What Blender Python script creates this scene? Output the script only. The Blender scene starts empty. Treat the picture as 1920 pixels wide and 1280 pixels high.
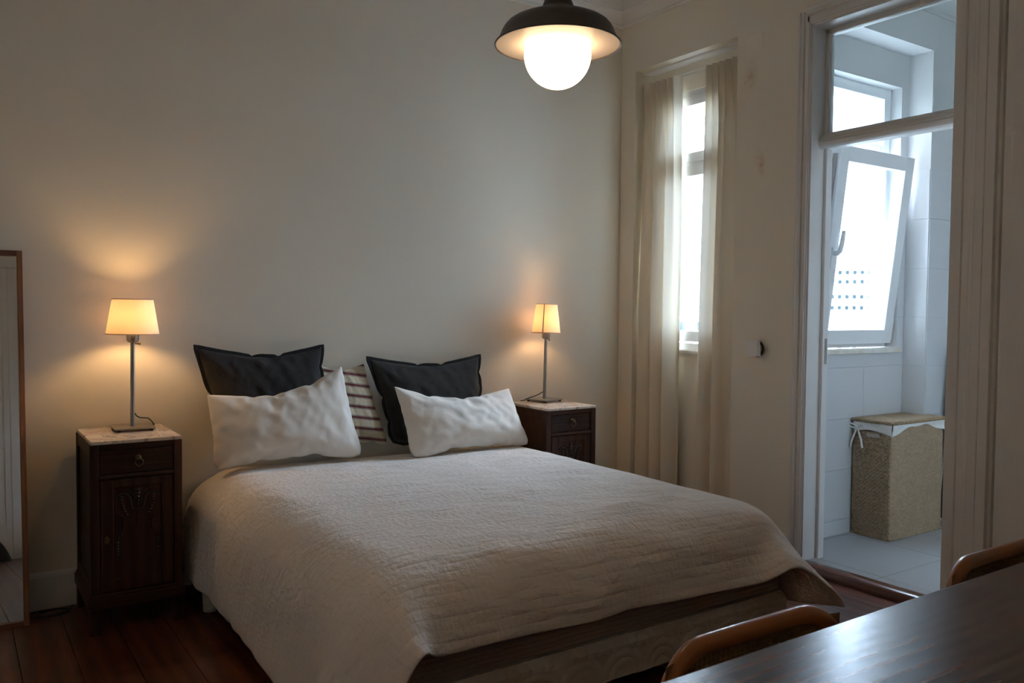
import bpy, bmesh, math, random
import numpy as np
from mathutils import Vector, Matrix, noise
R = math.radians
sc = bpy.context.scene
col = sc.collection
random.seed(7)

# ---------------------------------------------------------------- camera, world, exposure
cam = bpy.data.cameras.new('camera')
cam.sensor_width = 36.0
cam.lens = 1563.57 / 1920 * 36
cam.clip_end = 2000
cam.dof.use_dof = True
cam.dof.focus_distance = 4.4
cam.dof.aperture_fstop = 8.0
camo = bpy.data.objects.new('camera', cam)
col.objects.link(camo)
camo.matrix_world = (Matrix.Translation((0, 0, 1.4)) @ Matrix.Rotation(-R(34.064), 4, 'Z')
                     @ Matrix.Rotation(math.pi / 2 - R(2.150), 4, 'X') @ Matrix.Rotation(R(0.5145), 4, 'Z'))
sc.camera = camo

world = bpy.data.worlds.new('sky')
sc.world = world
world.use_nodes = True
bgn = world.node_tree.nodes['Background']
SKY = 44.0
bgn.inputs[0].default_value = (0.70, 0.87, 1.13, 1)
bgn.inputs[1].default_value = SKY

sc.view_settings.view_transform = 'Standard'
sc.view_settings.look = 'None'
sc.view_settings.exposure = 0.55
sc.view_settings.gamma = 1.0
sc.view_settings.use_curve_mapping = False
sc.cycles.max_bounces = 14
sc.cycles.diffuse_bounces = 8
sc.cycles.transparent_max_bounces = 12
sc.cycles.caustics_reflective = False
sc.cycles.caustics_refractive = False
sc.cycles.sample_clamp_indirect = 8.0
BULB_LEFT, BULB_RIGHT, GLOBE = 150.0, 84.0, 5.2

def portal(name, loc, size, rot):
    l = bpy.data.lights.new(name, 'AREA')
    l.shape = 'RECTANGLE'; l.size, l.size_y = size
    l.cycles.is_portal = True
    o = bpy.data.objects.new(name, l); col.objects.link(o)
    o.location = loc; o.rotation_euler = rot
portal('bedroom_window_portal', (4.12, 3.825, 1.98), (1.72, 0.66), (0, R(90), 0))
portal('bathroom_window_portal', (4.65, 3.26, 1.98), (0.84, 1.72), (R(-90), 0, 0))

# ---------------------------------------------------------------- materials
def mat(name, color, rough=0.6, var=0.0, scale=(8, 8, 8), bump=0.0, bscale=60.0, metal=0.0, spec=0.5,
        color2=None, coat=0.0, detail=4.0, sheen=0.0):
    m = bpy.data.materials.new(name); m.use_nodes = True
    nt = m.node_tree; b = nt.nodes['Principled BSDF']
    b.inputs['Base Color'].default_value = (*color, 1)
    b.inputs['Roughness'].default_value = rough
    b.inputs['Metallic'].default_value = metal
    b.inputs['Specular IOR Level'].default_value = spec
    b.inputs['Coat Weight'].default_value = coat
    if sheen: b.inputs['Sheen Weight'].default_value = sheen
    tc = nt.nodes.new('ShaderNodeTexCoord')
    mp = nt.nodes.new('ShaderNodeMapping'); mp.inputs['Scale'].default_value = scale
    nt.links.new(tc.outputs['Object'], mp.inputs[0])
    if var or color2:
        n = nt.nodes.new('ShaderNodeTexNoise'); n.inputs['Scale'].default_value = 1.0; n.inputs['Detail'].default_value = detail
        nt.links.new(mp.outputs[0], n.inputs['Vector'])
        r = nt.nodes.new('ShaderNodeValToRGB')
        c2 = color2 or tuple(max(0, c * (1 - var)) for c in color)
        r.color_ramp.elements[0].position = 0.32; r.color_ramp.elements[1].position = 0.68
        r.color_ramp.elements[0].color = (*c2, 1); r.color_ramp.elements[1].color = (*color, 1)
        nt.links.new(n.outputs['Fac'], r.inputs[0]); nt.links.new(r.outputs[0], b.inputs['Base Color'])
    if bump:
        n2 = nt.nodes.new('ShaderNodeTexNoise'); n2.inputs['Scale'].default_value = bscale; n2.inputs['Detail'].default_value = 5
        nt.links.new(tc.outputs['Object'], n2.inputs['Vector'])
        bp = nt.nodes.new('ShaderNodeBump'); bp.inputs['Strength'].default_value = bump; bp.inputs['Distance'].default_value = 0.01
        nt.links.new(n2.outputs['Fac'], bp.inputs['Height']); nt.links.new(bp.outputs[0], b.inputs['Normal'])
    return m

def wood(name, dark, light, axis='X', rough=0.35, stretch=14, ring=5.0, coat=0.0, bump=0.05, distort=6.0, soft=0.75):
    m = bpy.data.materials.new(name); m.use_nodes = True
    nt = m.node_tree; b = nt.nodes['Principled BSDF']
    tc = nt.nodes.new('ShaderNodeTexCoord'); mp = nt.nodes.new('ShaderNodeMapping')
    s = {'X': (1, stretch, stretch), 'Y': (stretch, 1, stretch), 'Z': (stretch, stretch, 1)}[axis]
    mp.inputs['Scale'].default_value = s
    oi = nt.nodes.new('ShaderNodeObjectInfo')
    add = nt.nodes.new('ShaderNodeVectorMath'); add.operation = 'ADD'
    nt.links.new(tc.outputs['Object'], mp.inputs[0]); nt.links.new(mp.outputs[0], add.inputs[0])
    mul = nt.nodes.new('ShaderNodeMath'); mul.operation = 'MULTIPLY'; mul.inputs[1].default_value = 37.0
    nt.links.new(oi.outputs['Random'], mul.inputs[0]); nt.links.new(mul.outputs[0], add.inputs[1])
    w = nt.nodes.new('ShaderNodeTexWave'); w.bands_direction = {'X': 'Y', 'Y': 'X', 'Z': 'X'}[axis]
    w.inputs['Scale'].default_value = ring / 10; w.inputs['Distortion'].default_value = distort
    w.inputs['Detail'].default_value = 4; w.inputs['Detail Scale'].default_value = 0.6
    nt.links.new(add.outputs[0], w.inputs['Vector'])
    n = nt.nodes.new('ShaderNodeTexNoise'); n.inputs['Scale'].default_value = 5; n.inputs['Detail'].default_value = 6
    nt.links.new(add.outputs[0], n.inputs['Vector'])
    mx = nt.nodes.new('ShaderNodeMix'); mx.data_type = 'FLOAT'; mx.inputs[0].default_value = soft
    nt.links.new(w.outputs['Fac'], mx.inputs[2]); nt.links.new(n.outputs['Fac'], mx.inputs[3])
    r = nt.nodes.new('ShaderNodeValToRGB'); r.color_ramp.elements[0].position = 0.25; r.color_ramp.elements[1].position = 0.8
    r.color_ramp.elements[0].color = (*dark, 1); r.color_ramp.elements[1].color = (*light, 1)
    nt.links.new(mx.outputs[0], r.inputs[0])
    hs = nt.nodes.new('ShaderNodeHueSaturation')
    vr = nt.nodes.new('ShaderNodeMapRange'); vr.inputs['To Min'].default_value = 0.8; vr.inputs['To Max'].default_value = 1.2
    nt.links.new(oi.outputs['Random'], vr.inputs['Value']); nt.links.new(vr.outputs[0], hs.inputs['Value'])
    nt.links.new(r.outputs[0], hs.inputs['Color']); nt.links.new(hs.outputs[0], b.inputs['Base Color'])
    b.inputs['Roughness'].default_value = rough; b.inputs['Coat Weight'].default_value = coat
    b.inputs['Coat Roughness'].default_value = 0.15
    if bump:
        bp = nt.nodes.new('ShaderNodeBump'); bp.inputs['Strength'].default_value = bump; bp.inputs['Distance'].default_value = 0.01
        nt.links.new(mx.outputs[0], bp.inputs['Height']); nt.links.new(bp.outputs[0], b.inputs['Normal'])
    return m

def sheer(name, color, trans, rough_bump=0.15, bscale=300):
    m = bpy.data.materials.new(name); m.use_nodes = True
    nt = m.node_tree; nt.nodes.remove(nt.nodes['Principled BSDF'])
    out = nt.nodes['Material Output']
    d = nt.nodes.new('ShaderNodeBsdfDiffuse'); t = nt.nodes.new('ShaderNodeBsdfTranslucent'); mx = nt.nodes.new('ShaderNodeMixShader')
    d.inputs[0].default_value = (*color, 1); t.inputs[0].default_value = (*color, 1); mx.inputs[0].default_value = trans
    tc = nt.nodes.new('ShaderNodeTexCoord'); n = nt.nodes.new('ShaderNodeTexNoise'); n.inputs['Scale'].default_value = bscale
    bp = nt.nodes.new('ShaderNodeBump'); bp.inputs['Strength'].default_value = rough_bump; bp.inputs['Distance'].default_value = 0.003
    nt.links.new(tc.outputs['Object'], n.inputs['Vector']); nt.links.new(n.outputs['Fac'], bp.inputs['Height'])
    nt.links.new(bp.outputs[0], d.inputs['Normal'])
    nt.links.new(d.outputs[0], mx.inputs[1]); nt.links.new(t.outputs[0], mx.inputs[2]); nt.links.new(mx.outputs[0], out.inputs[0])
    return m

def glow(name, color, strength):
    m = bpy.data.materials.new(name); m.use_nodes = True
    b = m.node_tree.nodes['Principled BSDF']
    b.inputs['Base Color'].default_value = (0.9, 0.88, 0.85, 1)
    b.inputs['Emission Color'].default_value = (*color, 1); b.inputs['Emission Strength'].default_value = strength
    return m

def glass(name):
    m = bpy.data.materials.new(name); m.use_nodes = True
    nt = m.node_tree; nt.nodes.remove(nt.nodes['Principled BSDF'])
    t = nt.nodes.new('ShaderNodeBsdfTransparent'); g = nt.nodes.new('ShaderNodeBsdfGlossy'); f = nt.nodes.new('ShaderNodeFresnel')
    g.inputs['Roughness'].default_value = 0.0; f.inputs[0].default_value = 1.45
    t.inputs[0].default_value = (0.95, 0.975, 0.97, 1)
    h = nt.nodes.new('ShaderNodeMath'); h.operation = 'MULTIPLY'; h.inputs[1].default_value = 0.8
    nt.links.new(f.outputs[0], h.inputs[0])
    mx = nt.nodes.new('ShaderNodeMixShader'); nt.links.new(h.outputs[0], mx.inputs[0])
    nt.links.new(t.outputs[0], mx.inputs[1]); nt.links.new(g.outputs[0], mx.inputs[2])
    nt.links.new(mx.outputs[0], nt.nodes['Material Output'].inputs[0])
    return m

M = {}
M['wall'] = mat('wall_paint', (0.86, 0.805, 0.69), 0.75, var=0.05, scale=(1.2, 1.2, 1.2), bump=0.06, bscale=14)
M['white_wall'] = mat('bathroom_paint', (0.61, 0.61, 0.61), 0.6, var=0.04, scale=(2, 2, 2), bump=0.05, bscale=20)
M['tile'] = mat('glazed_white_tile', (0.61, 0.62, 0.635), 0.28, var=0.03, scale=(3, 3, 3))
M['grey_tile'] = mat('grey_floor_tile', (0.42, 0.425, 0.435), 0.42, var=0.06, scale=(3, 3, 3))
M['grout'] = mat('grout', (0.14, 0.13, 0.12), 0.9)
M['trim'] = mat('white_gloss_paint', (0.80, 0.78, 0.75), 0.38, var=0.06, scale=(5, 5, 2), bump=0.03, bscale=25)
M['upvc'] = mat('white_window_plastic', (0.80, 0.81, 0.82), 0.3)
M['ceiling'] = mat('ceiling_paint', (0.82, 0.79, 0.75), 0.8)
M['marble_sill'] = mat('sill_marble', (0.78, 0.76, 0.72), 0.35, color2=(0.66, 0.58, 0.47), scale=(9, 9, 9))
M['floor'] = wood('floor_planks', (0.05, 0.011, 0.005), (0.19, 0.05, 0.018), 'Y', 0.36, 10, 4, 0.25)
M['subfloor'] = mat('floor_gap', (0.02, 0.012, 0.008), 0.8)
M['threshold'] = wood('threshold_wood', (0.07, 0.02, 0.01), (0.17, 0.055, 0.025), 'Y', 0.22, 16, 4, 0.4)
M['cabinet'] = wood('dark_walnut', (0.022, 0.0085, 0.0045), (0.078, 0.029, 0.014), 'Z', 0.55, 14, 4, 0.15)
M['cabinet_rail'] = wood('dark_walnut_rail', (0.022, 0.0085, 0.0045), (0.078, 0.029, 0.014), 'X', 0.55, 14, 4, 0.15)
for k_ in ('cabinet', 'cabinet_rail'): M[k_].node_tree.nodes['Principled BSDF'].inputs['Specular IOR Level'].default_value = 0.2
M['carving'] = wood('carved_walnut', (0.02, 0.008, 0.004), (0.06, 0.024, 0.012), 'Z', 0.35, 14, 4, 0.2)
M['brass'] = mat('aged_brass', (0.22, 0.15, 0.07), 0.45, metal=1.0, var=0.4, scale=(60, 60, 60))
M['steel'] = mat('brushed_steel', (0.42, 0.39, 0.35), 0.34, metal=1.0, var=0.15, scale=(200, 200, 8))
M['black'] = mat('black_plastic', (0.012, 0.012, 0.012), 0.5)
M['shade'] = sheer('lamp_shade_fabric', (0.94, 0.86, 0.75), 0.38, 0.1, 400)
M['shade_trim'] = sheer('lamp_shade_tape', (0.78, 0.68, 0.55), 0.3, 0.1, 400)
M['strip'] = mat('metal_strip', (0.42, 0.37, 0.33), 0.5, metal=0.6)
M['curtain'] = sheer('curtain_linen', (0.84, 0.77, 0.65), 0.042, 0.12, 260)
M['fill_blind'] = sheer('cream_fill_blind', (0.88, 0.71, 0.54), 0.175, 0.1, 200)  # blind of the added window, warms and dims its fill light
M['pend_out'] = mat('grey_brown_enamel', (0.085, 0.070, 0.058), 0.42, var=0.1, scale=(20, 20, 20))
M['pend_in'] = mat('cream_enamel', (0.74, 0.64, 0.54), 0.45)
M['mirror_frame'] = wood('mirror_frame_wood', (0.13, 0.05, 0.022), (0.30, 0.13, 0.06), 'Z', 0.45, 18, 5)
M['mirror_rail'] = wood('mirror_rail_wood', (0.13, 0.05, 0.022), (0.30, 0.13, 0.06), 'X', 0.45, 18, 5)
M['mirror'] = mat('silvered_glass', (0.86, 0.88, 0.87), 0.01, metal=1.0)
M['table'] = wood('dark_oak_table', (0.026, 0.009, 0.005), (0.115, 0.045, 0.021), 'X', 0.22, 11, 8, 0.0, 0.014, 12.0, 0.62)
M['chair'] = wood('bentwood', (0.16, 0.048, 0.011), (0.33, 0.11, 0.026), 'X', 0.28, 10, 3, 0.4, 0.0)
M['cane'] = mat('cane', (0.34, 0.22, 0.09), 0.6, var=0.3, scale=(40, 40, 40))
M['wicker'] = mat('seagrass_weave', (0.44, 0.33, 0.22), 0.7, color2=(0.34, 0.24, 0.15), scale=(60, 60, 60), bump=0.2, bscale=220)
M['wicker_rim'] = mat('seagrass_rim', (0.44, 0.33, 0.21), 0.7, color2=(0.26, 0.18, 0.10), scale=(40, 40, 140), bump=0.3, bscale=150)
M['liner'] = mat('cotton_liner', (0.78, 0.77, 0.74), 0.85, var=0.08, scale=(20, 20, 20), bump=0.1, bscale=60)
M['board'] = mat('dark_board_cover', (0.018, 0.02, 0.024), 0.7, var=0.3, scale=(30, 30, 30))
M['board_line'] = mat('pale_stripe', (0.34, 0.30, 0.26), 0.8)
M['sheet'] = mat('white_sheet', (0.80, 0.78, 0.74), 0.85, var=0.03, scale=(5, 5, 5), bump=0.25, bscale=9)
M['pillow'] = mat('white_cotton', (0.80, 0.75, 0.68), 0.85, var=0.03, scale=(5, 5, 5), bump=0.30, bscale=16, sheen=0.1)
M['charcoal'] = mat('charcoal_linen', (0.024, 0.020, 0.018), 0.9, color2=(0.016, 0.013, 0.012), scale=(220, 220, 40), bump=0.25, bscale=30, sheen=0.08)
M['fringe'] = mat('charcoal_edge', (0.012, 0.011, 0.011), 0.95, bump=0.5, bscale=200)
M['mattress'] = mat('brown_mattress_side', (0.32, 0.24, 0.20), 0.9, var=0.2, scale=(300, 300, 300))
M['quilt'] = mat('quilted_base_cover', (0.50, 0.45, 0.40), 0.9, var=0.06, scale=(30, 30, 30))
M['bed_leg'] = mat('white_bed_leg', (0.62, 0.60, 0.57), 0.5)
M['plate'] = mat('painted_plate', (0.86, 0.805, 0.69), 0.6)
M['box_white'] = mat('white_plastic', (0.82, 0.80, 0.79), 0.4)
M['bag'] = mat('dark_bag', (0.02, 0.024, 0.022), 0.7, bump=0.4, bscale=20)
M['glass'] = glass('window_glass')
M['facade'] = mat('pale_facade', (0.80, 0.80, 0.78), 0.9)
M['facade_window'] = mat('far_window', (0.022, 0.034, 0.038), 1.0, spec=0.0)
M['roof'] = mat('far_roof', (0.55, 0.50, 0.47), 0.9)
M['ground'] = mat('pale_ground', (0.62, 0.62, 0.58), 0.95, var=0.3, scale=(0.05, 0.05, 0.05))
M['tree'] = mat('far_foliage', (0.14, 0.18, 0.12), 0.9, var=0.5, scale=(2, 2, 2))

# brownish damp stains and a pencil mark on the right wall (a look of the wall itself)
def stained_wall():
    m = M['wall'].copy(); m.name = 'stained_wall_paint'
    nt = m.node_tree; b = nt.nodes['Principled BSDF']
    src = b.inputs['Base Color'].links[0].from_socket
    tc = nt.nodes.new('ShaderNodeTexCoord'); sp = nt.nodes.new('ShaderNodeSeparateXYZ')
    nt.links.new(tc.outputs['Object'], sp.inputs[0])
    nz = nt.nodes.new('ShaderNodeTexNoise'); nz.inputs['Scale'].default_value = 30; nz.inputs['Detail'].default_value = 5
    nt.links.new(tc.outputs['Object'], nz.inputs['Vector'])
    def mth(op, a, bb):
        n = nt.nodes.new('ShaderNodeMath'); n.operation = op
        for i, v in enumerate((a, bb)):
            if isinstance(v, (int, float)): n.inputs[i].default_value = v
            else: nt.links.new(v, n.inputs[i])
        return n.outputs[0]
    tot = None
    for (y, z, ry, rz, k) in STAINS:
        dy = mth('DIVIDE', mth('SUBTRACT', sp.outputs['Y'], y), ry)
        dz = mth('DIVIDE', mth('SUBTRACT', sp.outputs['Z'], z), rz)
        d2 = mth('ADD', mth('MULTIPLY', dy, dy), mth('MULTIPLY', dz, dz))
        g = mth('MULTIPLY', mth('POWER', 2.718, mth('MULTIPLY', d2, -1.0)), k)
        tot = g if tot is None else mth('ADD', tot, g)
    rr = nt.nodes.new('ShaderNodeMapRange'); rr.inputs['From Min'].default_value = 0.25; rr.inputs['From Max'].default_value = 0.85
    nt.links.new(nz.outputs['Fac'], rr.inputs['Value'])
    fac = mth('MULTIPLY', tot, rr.outputs[0])
    mx = nt.nodes.new('ShaderNodeMix'); mx.data_type = 'RGBA'
    nt.links.new(fac, mx.inputs[0]); nt.links.new(src, mx.inputs[6]); mx.inputs[7].default_value = (0.50, 0.31, 0.14, 1)
    nt.links.new(mx.outputs[2], b.inputs['Base Color'])
    return m
STAINS = [(3.27, 2.735, 0.035, 0.05, 0.75), (3.24, 2.78, 0.03, 0.08, 0.35), (3.325, 2.62, 0.05, 0.05, 0.15), (3.165, 2.235, 0.018, 0.05, 0.95), (3.19, 2.28, 0.02, 0.05, 0.4)]
M['stained'] = stained_wall()

# ---------------------------------------------------------------- geometry helpers
class MB:
    """collects vertices and faces, then links them as one mesh object"""
    def __init__(s): s.v = []; s.f = []; s.mi = []
    def add(s, v, f, mi=0):
        o = len(s.v); s.v += [tuple(p) for p in v]; s.f += [tuple(i + o for i in q) for q in f]; s.mi += [mi] * len(f); return s
    def box(s, x0, x1, y0, y1, z0, z1, bev=0.0, mi=0, mtx=None):
        bm = bmesh.new()
        bmesh.ops.create_cube(bm, size=1)
        bmesh.ops.scale(bm, vec=(x1 - x0, y1 - y0, z1 - z0), verts=bm.verts)
        bmesh.ops.translate(bm, vec=((x0 + x1) / 2, (y0 + y1) / 2, (z0 + z1) / 2), verts=bm.verts)
        if bev: bmesh.ops.bevel(bm, geom=list(bm.edges), offset=bev, segments=2, affect='EDGES', profile=0.6)
        if mtx: bmesh.ops.transform(bm, matrix=mtx, verts=bm.verts)
        bm.verts.ensure_lookup_table(); bm.verts.index_update()
        s.add([v.co[:] for v in bm.verts], [[v.index for v in f.verts] for f in bm.faces], mi); bm.free(); return s
    def lathe(s, prof, seg=32, c=(0, 0, 0), cap=True, mi=0, mtx=None):
        v = []; f = []
        for (r, z) in prof:
            for k in range(seg):
                a = 2 * math.pi * k / seg; p = Vector((r * math.cos(a), r * math.sin(a), z))
                if mtx: p = mtx @ p
                v.append((p.x + c[0], p.y + c[1], p.z + c[2]))
        for j in range(len(prof) - 1):
            for k in range(seg):
                a = j * seg + k; b = j * seg + (k + 1) % seg; f.append((a, b, b + seg, a + seg))
        if cap:
            f.append(tuple(range(seg - 1, -1, -1))); n = (len(prof) - 1) * seg; f.append(tuple(range(n, n + seg)))
        return s.add(v, f, mi)
    def tube(s, pts, r, seg=8, closed=False, mi=0, rb=None, up=None, cap=True):
        pts = [Vector(p) for p in pts]; n = len(pts); v = []; f = []
        rs = r if isinstance(r, (list, tuple)) else [r] * n
        prev = None
        for i, p in enumerate(pts):
            a = pts[(i - 1) % n] if (closed or i > 0) else p; b = pts[(i + 1) % n] if (closed or i < n - 1) else p
            t = (b - a).normalized()
            if up is not None: x = Vector(up)
            elif prev is None: x = Vector((0, 0, 1)) if abs(t.z) < 0.9 else Vector((1, 0, 0))
            else: x = prev
            x = (x - t * x.dot(t)).normalized(); prev = x; y = t.cross(x)
            for k in range(seg):
                q = 2 * math.pi * k / seg
                v.append(p + x * math.cos(q) * rs[i] + y * math.sin(q) * (rb if rb else rs[i]))
        m = n if closed else n - 1
        for i in range(m):
            for k in range(seg):
                a = i * seg + k; b = i * seg + (k + 1) % seg; c = ((i + 1) % n) * seg
                f.append((a, b, c + (k + 1) % seg, c + k))
        if not closed and cap:
            f.append(tuple(range(seg - 1, -1, -1))); f.append(tuple(range((n - 1) * seg, n * seg)))
        return s.add(v, f, mi)
    def grid(s, fn, nu, nv, mi=0, flip=False):
        v = [fn(i / nu, j / nv) for j in range(nv + 1) for i in range(nu + 1)]
        f = []
        for j in range(nv):
            for i in range(nu):
                a = j * (nu + 1) + i; q = (a, a + 1, a + nu + 2, a + nu + 1); f.append(q[::-1] if flip else q)
        return s.add(v, f, mi)
    def prism(s, poly, axis, a, b, mi=0):
        """extrude a 2-D outline along an axis: poly in the two other axes (cyclic order)"""
        n = len(poly)
        def P(p, t):
            return {'X': (t, p[0], p[1]), 'Y': (p[0], t, p[1]), 'Z': (p[0], p[1], t)}[axis]
        v = [P(p, a) for p in poly] + [P(p, b) for p in poly]
        f = [(i, (i + 1) % n, n + (i + 1) % n, n + i) for i in range(n)] + [tuple(range(n - 1, -1, -1)), tuple(range(n, 2 * n))]
        return s.add(v, f, mi)
    def build(s, name, m, parent=None, smooth=False, origin=None, fix=True):
        me = bpy.data.meshes.new(name)
        og = Vector(origin) if origin else Vector((0, 0, 0))
        if parent is not None and origin is None: og = WORLD.get(parent.name, Vector((0, 0, 0)))
        me.from_pydata([(p[0] - og.x, p[1] - og.y, p[2] - og.z) for p in s.v], [], s.f)
        ms = m if isinstance(m, (list, tuple)) else [m]
        for q in ms: me.materials.append(q)
        if len(ms) > 1: me.polygons.foreach_set('material_index', s.mi)
        if fix:
            bm = bmesh.new(); bm.from_mesh(me); bmesh.ops.recalc_face_normals(bm, faces=bm.faces); bm.to_mesh(me); bm.free()
        o = bpy.data.objects.new(name, me); col.objects.link(o)
        WORLD[o.name] = og
        if parent is not None:
            o.parent = parent; o.location = og - WORLD.get(parent.name, Vector((0, 0, 0)))
        else: o.location = og
        if smooth:
            me.polygons.foreach_set('use_smooth', [True] * len(me.polygons))
            if smooth != 'all': me.set_sharp_from_angle(angle=R(smooth if smooth is not True else 40))
        return o
WORLD = {}
def tag(o, label, cat, group=None):
    o['label'] = label; o['category'] = cat
    if group: o['group'] = group
    return o
def thing(name, loc, label, cat, group=None, rz=0):
    o = bpy.data.objects.new(name, None); col.objects.link(o); o.empty_display_size = 0.1
    o.location = loc; o.rotation_euler = (0, 0, rz); WORLD[o.name] = Vector(loc)
    return tag(o, label, cat, group)
def struct(name, mb, m, parent=None, smooth=False):
    o = mb.build(name, m, parent, smooth)
    if parent is None: o['kind'] = 'structure'
    return o
def struct_empty(name, loc=(0, 0, 0)):
    o = bpy.data.objects.new(name, None); col.objects.link(o); o.location = loc; o['kind'] = 'structure'; WORLD[o.name] = Vector(loc)
    return o
def mod_bevel(o, w, seg=2):
    b = o.modifiers.new('bevel', 'BEVEL'); b.width = w; b.segments = seg; b.limit_method = 'ANGLE'
def subsurf(o, n):
    m = o.modifiers.new('sub', 'SUBSURF'); m.levels = n; m.render_levels = n
# ---------------------------------------------------------------- room shell
W, BK, NEAR, LEFT, CEIL = 3.842, 4.368, -1.25, -1.9, 3.64
# floor: boards running away from the camera towards the bed wall
fl = struct('floor', MB().box(LEFT - 0.1, 4.07, NEAR - 0.1, BK + 0.1, -0.08, -0.012), M['subfloor'])
pw = 0.192; x = LEFT; k = 0
plank_meshes = {}
while x < W:
    w2 = min(pw, W + 0.02 - x)
    ys = [NEAR - 0.05, BK + 0.02]
    cut = NEAR + 0.6 + (k * 1.37) % 2.6
    for (a, b) in ((NEAR - 0.05, cut), (cut, BK + 0.02)):
        o = MB().box(x + 0.0012, x + w2 - 0.0012, a + 0.001, b - 0.001, -0.014, random.uniform(-0.0009, 0.0), 0.0012).build('plank', M['floor'], fl, origin=(x, a, 0))
    x += pw; k += 1

MB().box(3.852, 3.99, 3.36, 4.223, -0.014, -0.0005, 0.001).build('plank', M['floor'], fl)
ceil_mb = MB().box(LEFT - 0.2, W + 0.3, NEAR - 0.2, BK + 0.3, CEIL, CEIL + 0.1)
struct('ceiling', ceil_mb, M['ceiling'])
struct('wall_back', MB().box(LEFT - 0.2, W + 0.3, BK, BK + 0.25, -0.1, CEIL + 0.05), M['wall'])
VY0, VY1, VZ0, VZ1 = -0.35, 1.15, 0.95, 2.75     # opening for a made-up window, added unseen beside the camera to brighten the room
wl = MB().box(LEFT - 0.2, LEFT, NEAR - 0.2, VY0, -0.1, CEIL + 0.05).box(LEFT - 0.2, LEFT, VY1, BK + 0.2, -0.1, CEIL + 0.05)
wl.box(LEFT - 0.2, LEFT, VY0, VY1, -0.1, VZ0).box(LEFT - 0.2, LEFT, VY0, VY1, VZ1, CEIL + 0.05)
struct('wall_left', wl, M['wall'])
struct('wall_front', MB().box(LEFT - 0.2, W + 0.3, NEAR - 0.2, NEAR, -0.1, CEIL + 0.05), M['wall'])
AY0, AY1, AZ = 3.355, 4.228, 3.007          # window alcove
DY0, DY1, DZ = 2.061, 2.845, 2.937          # doorway
WX = 3.99
wr = MB()
wr.box(W, WX, NEAR - 0.1, DY0, -0.1, CEIL + 0.05)
wr.box(W, WX, DY0, DY1, DZ, CEIL + 0.05)
wr.box(W, WX, DY1, AY0, -0.1, CEIL + 0.05)
wr.box(W, WX, AY0, AY1, AZ, CEIL + 0.05)
wr.box(W, WX, AY1, BK + 0.2, -0.1, CEIL + 0.05)
BY0, BY1, BZ0, BZ1 = 3.50, 4.15, 1.129, 2.826   # window opening in the back of the alcove
wr.box(WX, WX + 0.09, AY0 - 0.1, BY0, -0.1, CEIL)
wr.box(WX, WX + 0.09, BY1, BK + 0.2, -0.1, CEIL)
wr.box(WX, WX + 0.09, BY0, BY1, -0.1, BZ0)
wr.box(WX, WX + 0.09, BY0, BY1, BZ1, CEIL)
struct('wall_right', wr, M['stained'])
# shallow step under the alcove head where the curtain wire sits
struct('trim_3', MB().box(3.908, WX, AY0, AY1, AZ - 0.012, AZ), M['trim'])

# cornice with a big cove above it
prof = [(0, 3.322), (0.016, 3.322), (0.022, 3.332), (0.018, 3.340), (0.030, 3.352), (0.052, 3.364), (0.070, 3.382), (0.074, 3.392), (0.090, 3.394), (0.090, 3.402)]
for i in range(1, 9):
    a = i / 8 * math.pi / 2
    prof.append((0.10 + 0.26 * (1 - math.cos(a)), 3.402 + 0.24 * math.sin(a)))
prof += [(0.36, 3.66), (0, 3.66)]
cn = MB()
n = len(prof)
path = [(LEFT, BK, 0), (W, BK, 0), (W, NEAR, 0)]
v = []; f = []
for (d, z) in prof: v.append((LEFT, BK - d, z))
for (d, z) in prof: v.append((W - d, BK - d, z))
for (d, z) in prof: v.append((W - d, NEAR, z))
for s_ in range(2):
    for i in range(n):
        j = (i + 1) % n; f.append((s_ * n + i, s_ * n + j, (s_ + 1) * n + j, (s_ + 1) * n + i))
cn.add(v, f)
struct('trim_1', cn, M['ceiling'], smooth=30)

# baseboards
bp = [(0, 0), (0.018, 0), (0.018, 0.150), (0.014, 0.163), (0.006, 0.170), (0, 0.170)]
struct('baseboard_back', MB().prism([(BK - p[0], p[1]) for p in bp], 'X', LEFT, W), M['trim'])
bbr = MB().prism([(W - p[0], p[1]) for p in bp], 'Y', DY1 + 0.07, AY0).prism([(W - p[0], p[1]) for p in bp], 'Y', AY1, BK)
struct('baseboard_right', bbr, M['trim'])

# ---------------------------------------------------------------- bedroom window (inside the alcove)
win = struct_empty('window_1', (WX, (BY0 + BY1) / 2, BZ0))
def rect_frame(mb, axis, p0, p1, a0, a1, z0, z1, w, bev=0.004, wb=None, wt=None):
    """four bars around a rectangle; axis is the thin direction (p0..p1)"""
    wb = wb or w; wt = wt or w
    for (u0, u1, q0, q1) in ((a0, a0 + w, z0, z1), (a1 - w, a1, z0, z1), (a0 + w, a1 - w, z0, z0 + wb), (a0 + w, a1 - w, z1 - wt, z1)):
        if axis == 'X': mb.box(p0, p1, u0, u1, q0, q1, bev)
        else: mb.box(u0, u1, p0, p1, q0, q1, bev)
    return mb
fr = MB()
rect_frame(fr, 'X', WX + 0.005, WX + 0.075, BY0, BY1, 1.15, BZ1, 0.045)
fr.box(WX + 0.006, WX + 0.074, BY0 + 0.04, BY1 - 0.04, 2.325, 2.372, 0.004)
fr.build('frame', M['upvc'], win)
rect_frame(MB(), 'X', WX - 0.004, WX + 0.05, BY0 + 0.035, BY1 - 0.035, 2.365, 2.79, 0.062).build('sash', M['upvc'], win)
rect_frame(MB(), 'X', WX - 0.006, WX + 0.05, BY0 + 0.035, BY1 - 0.035, 1.206, 2.345, 0.07).build('sash', M['upvc'], win)
MB().box(WX + 0.03, WX + 0.036, BY0 + 0.09, BY1 - 0.09, 2.42, 2.735).build('pane', M['glass'], win)
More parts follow.
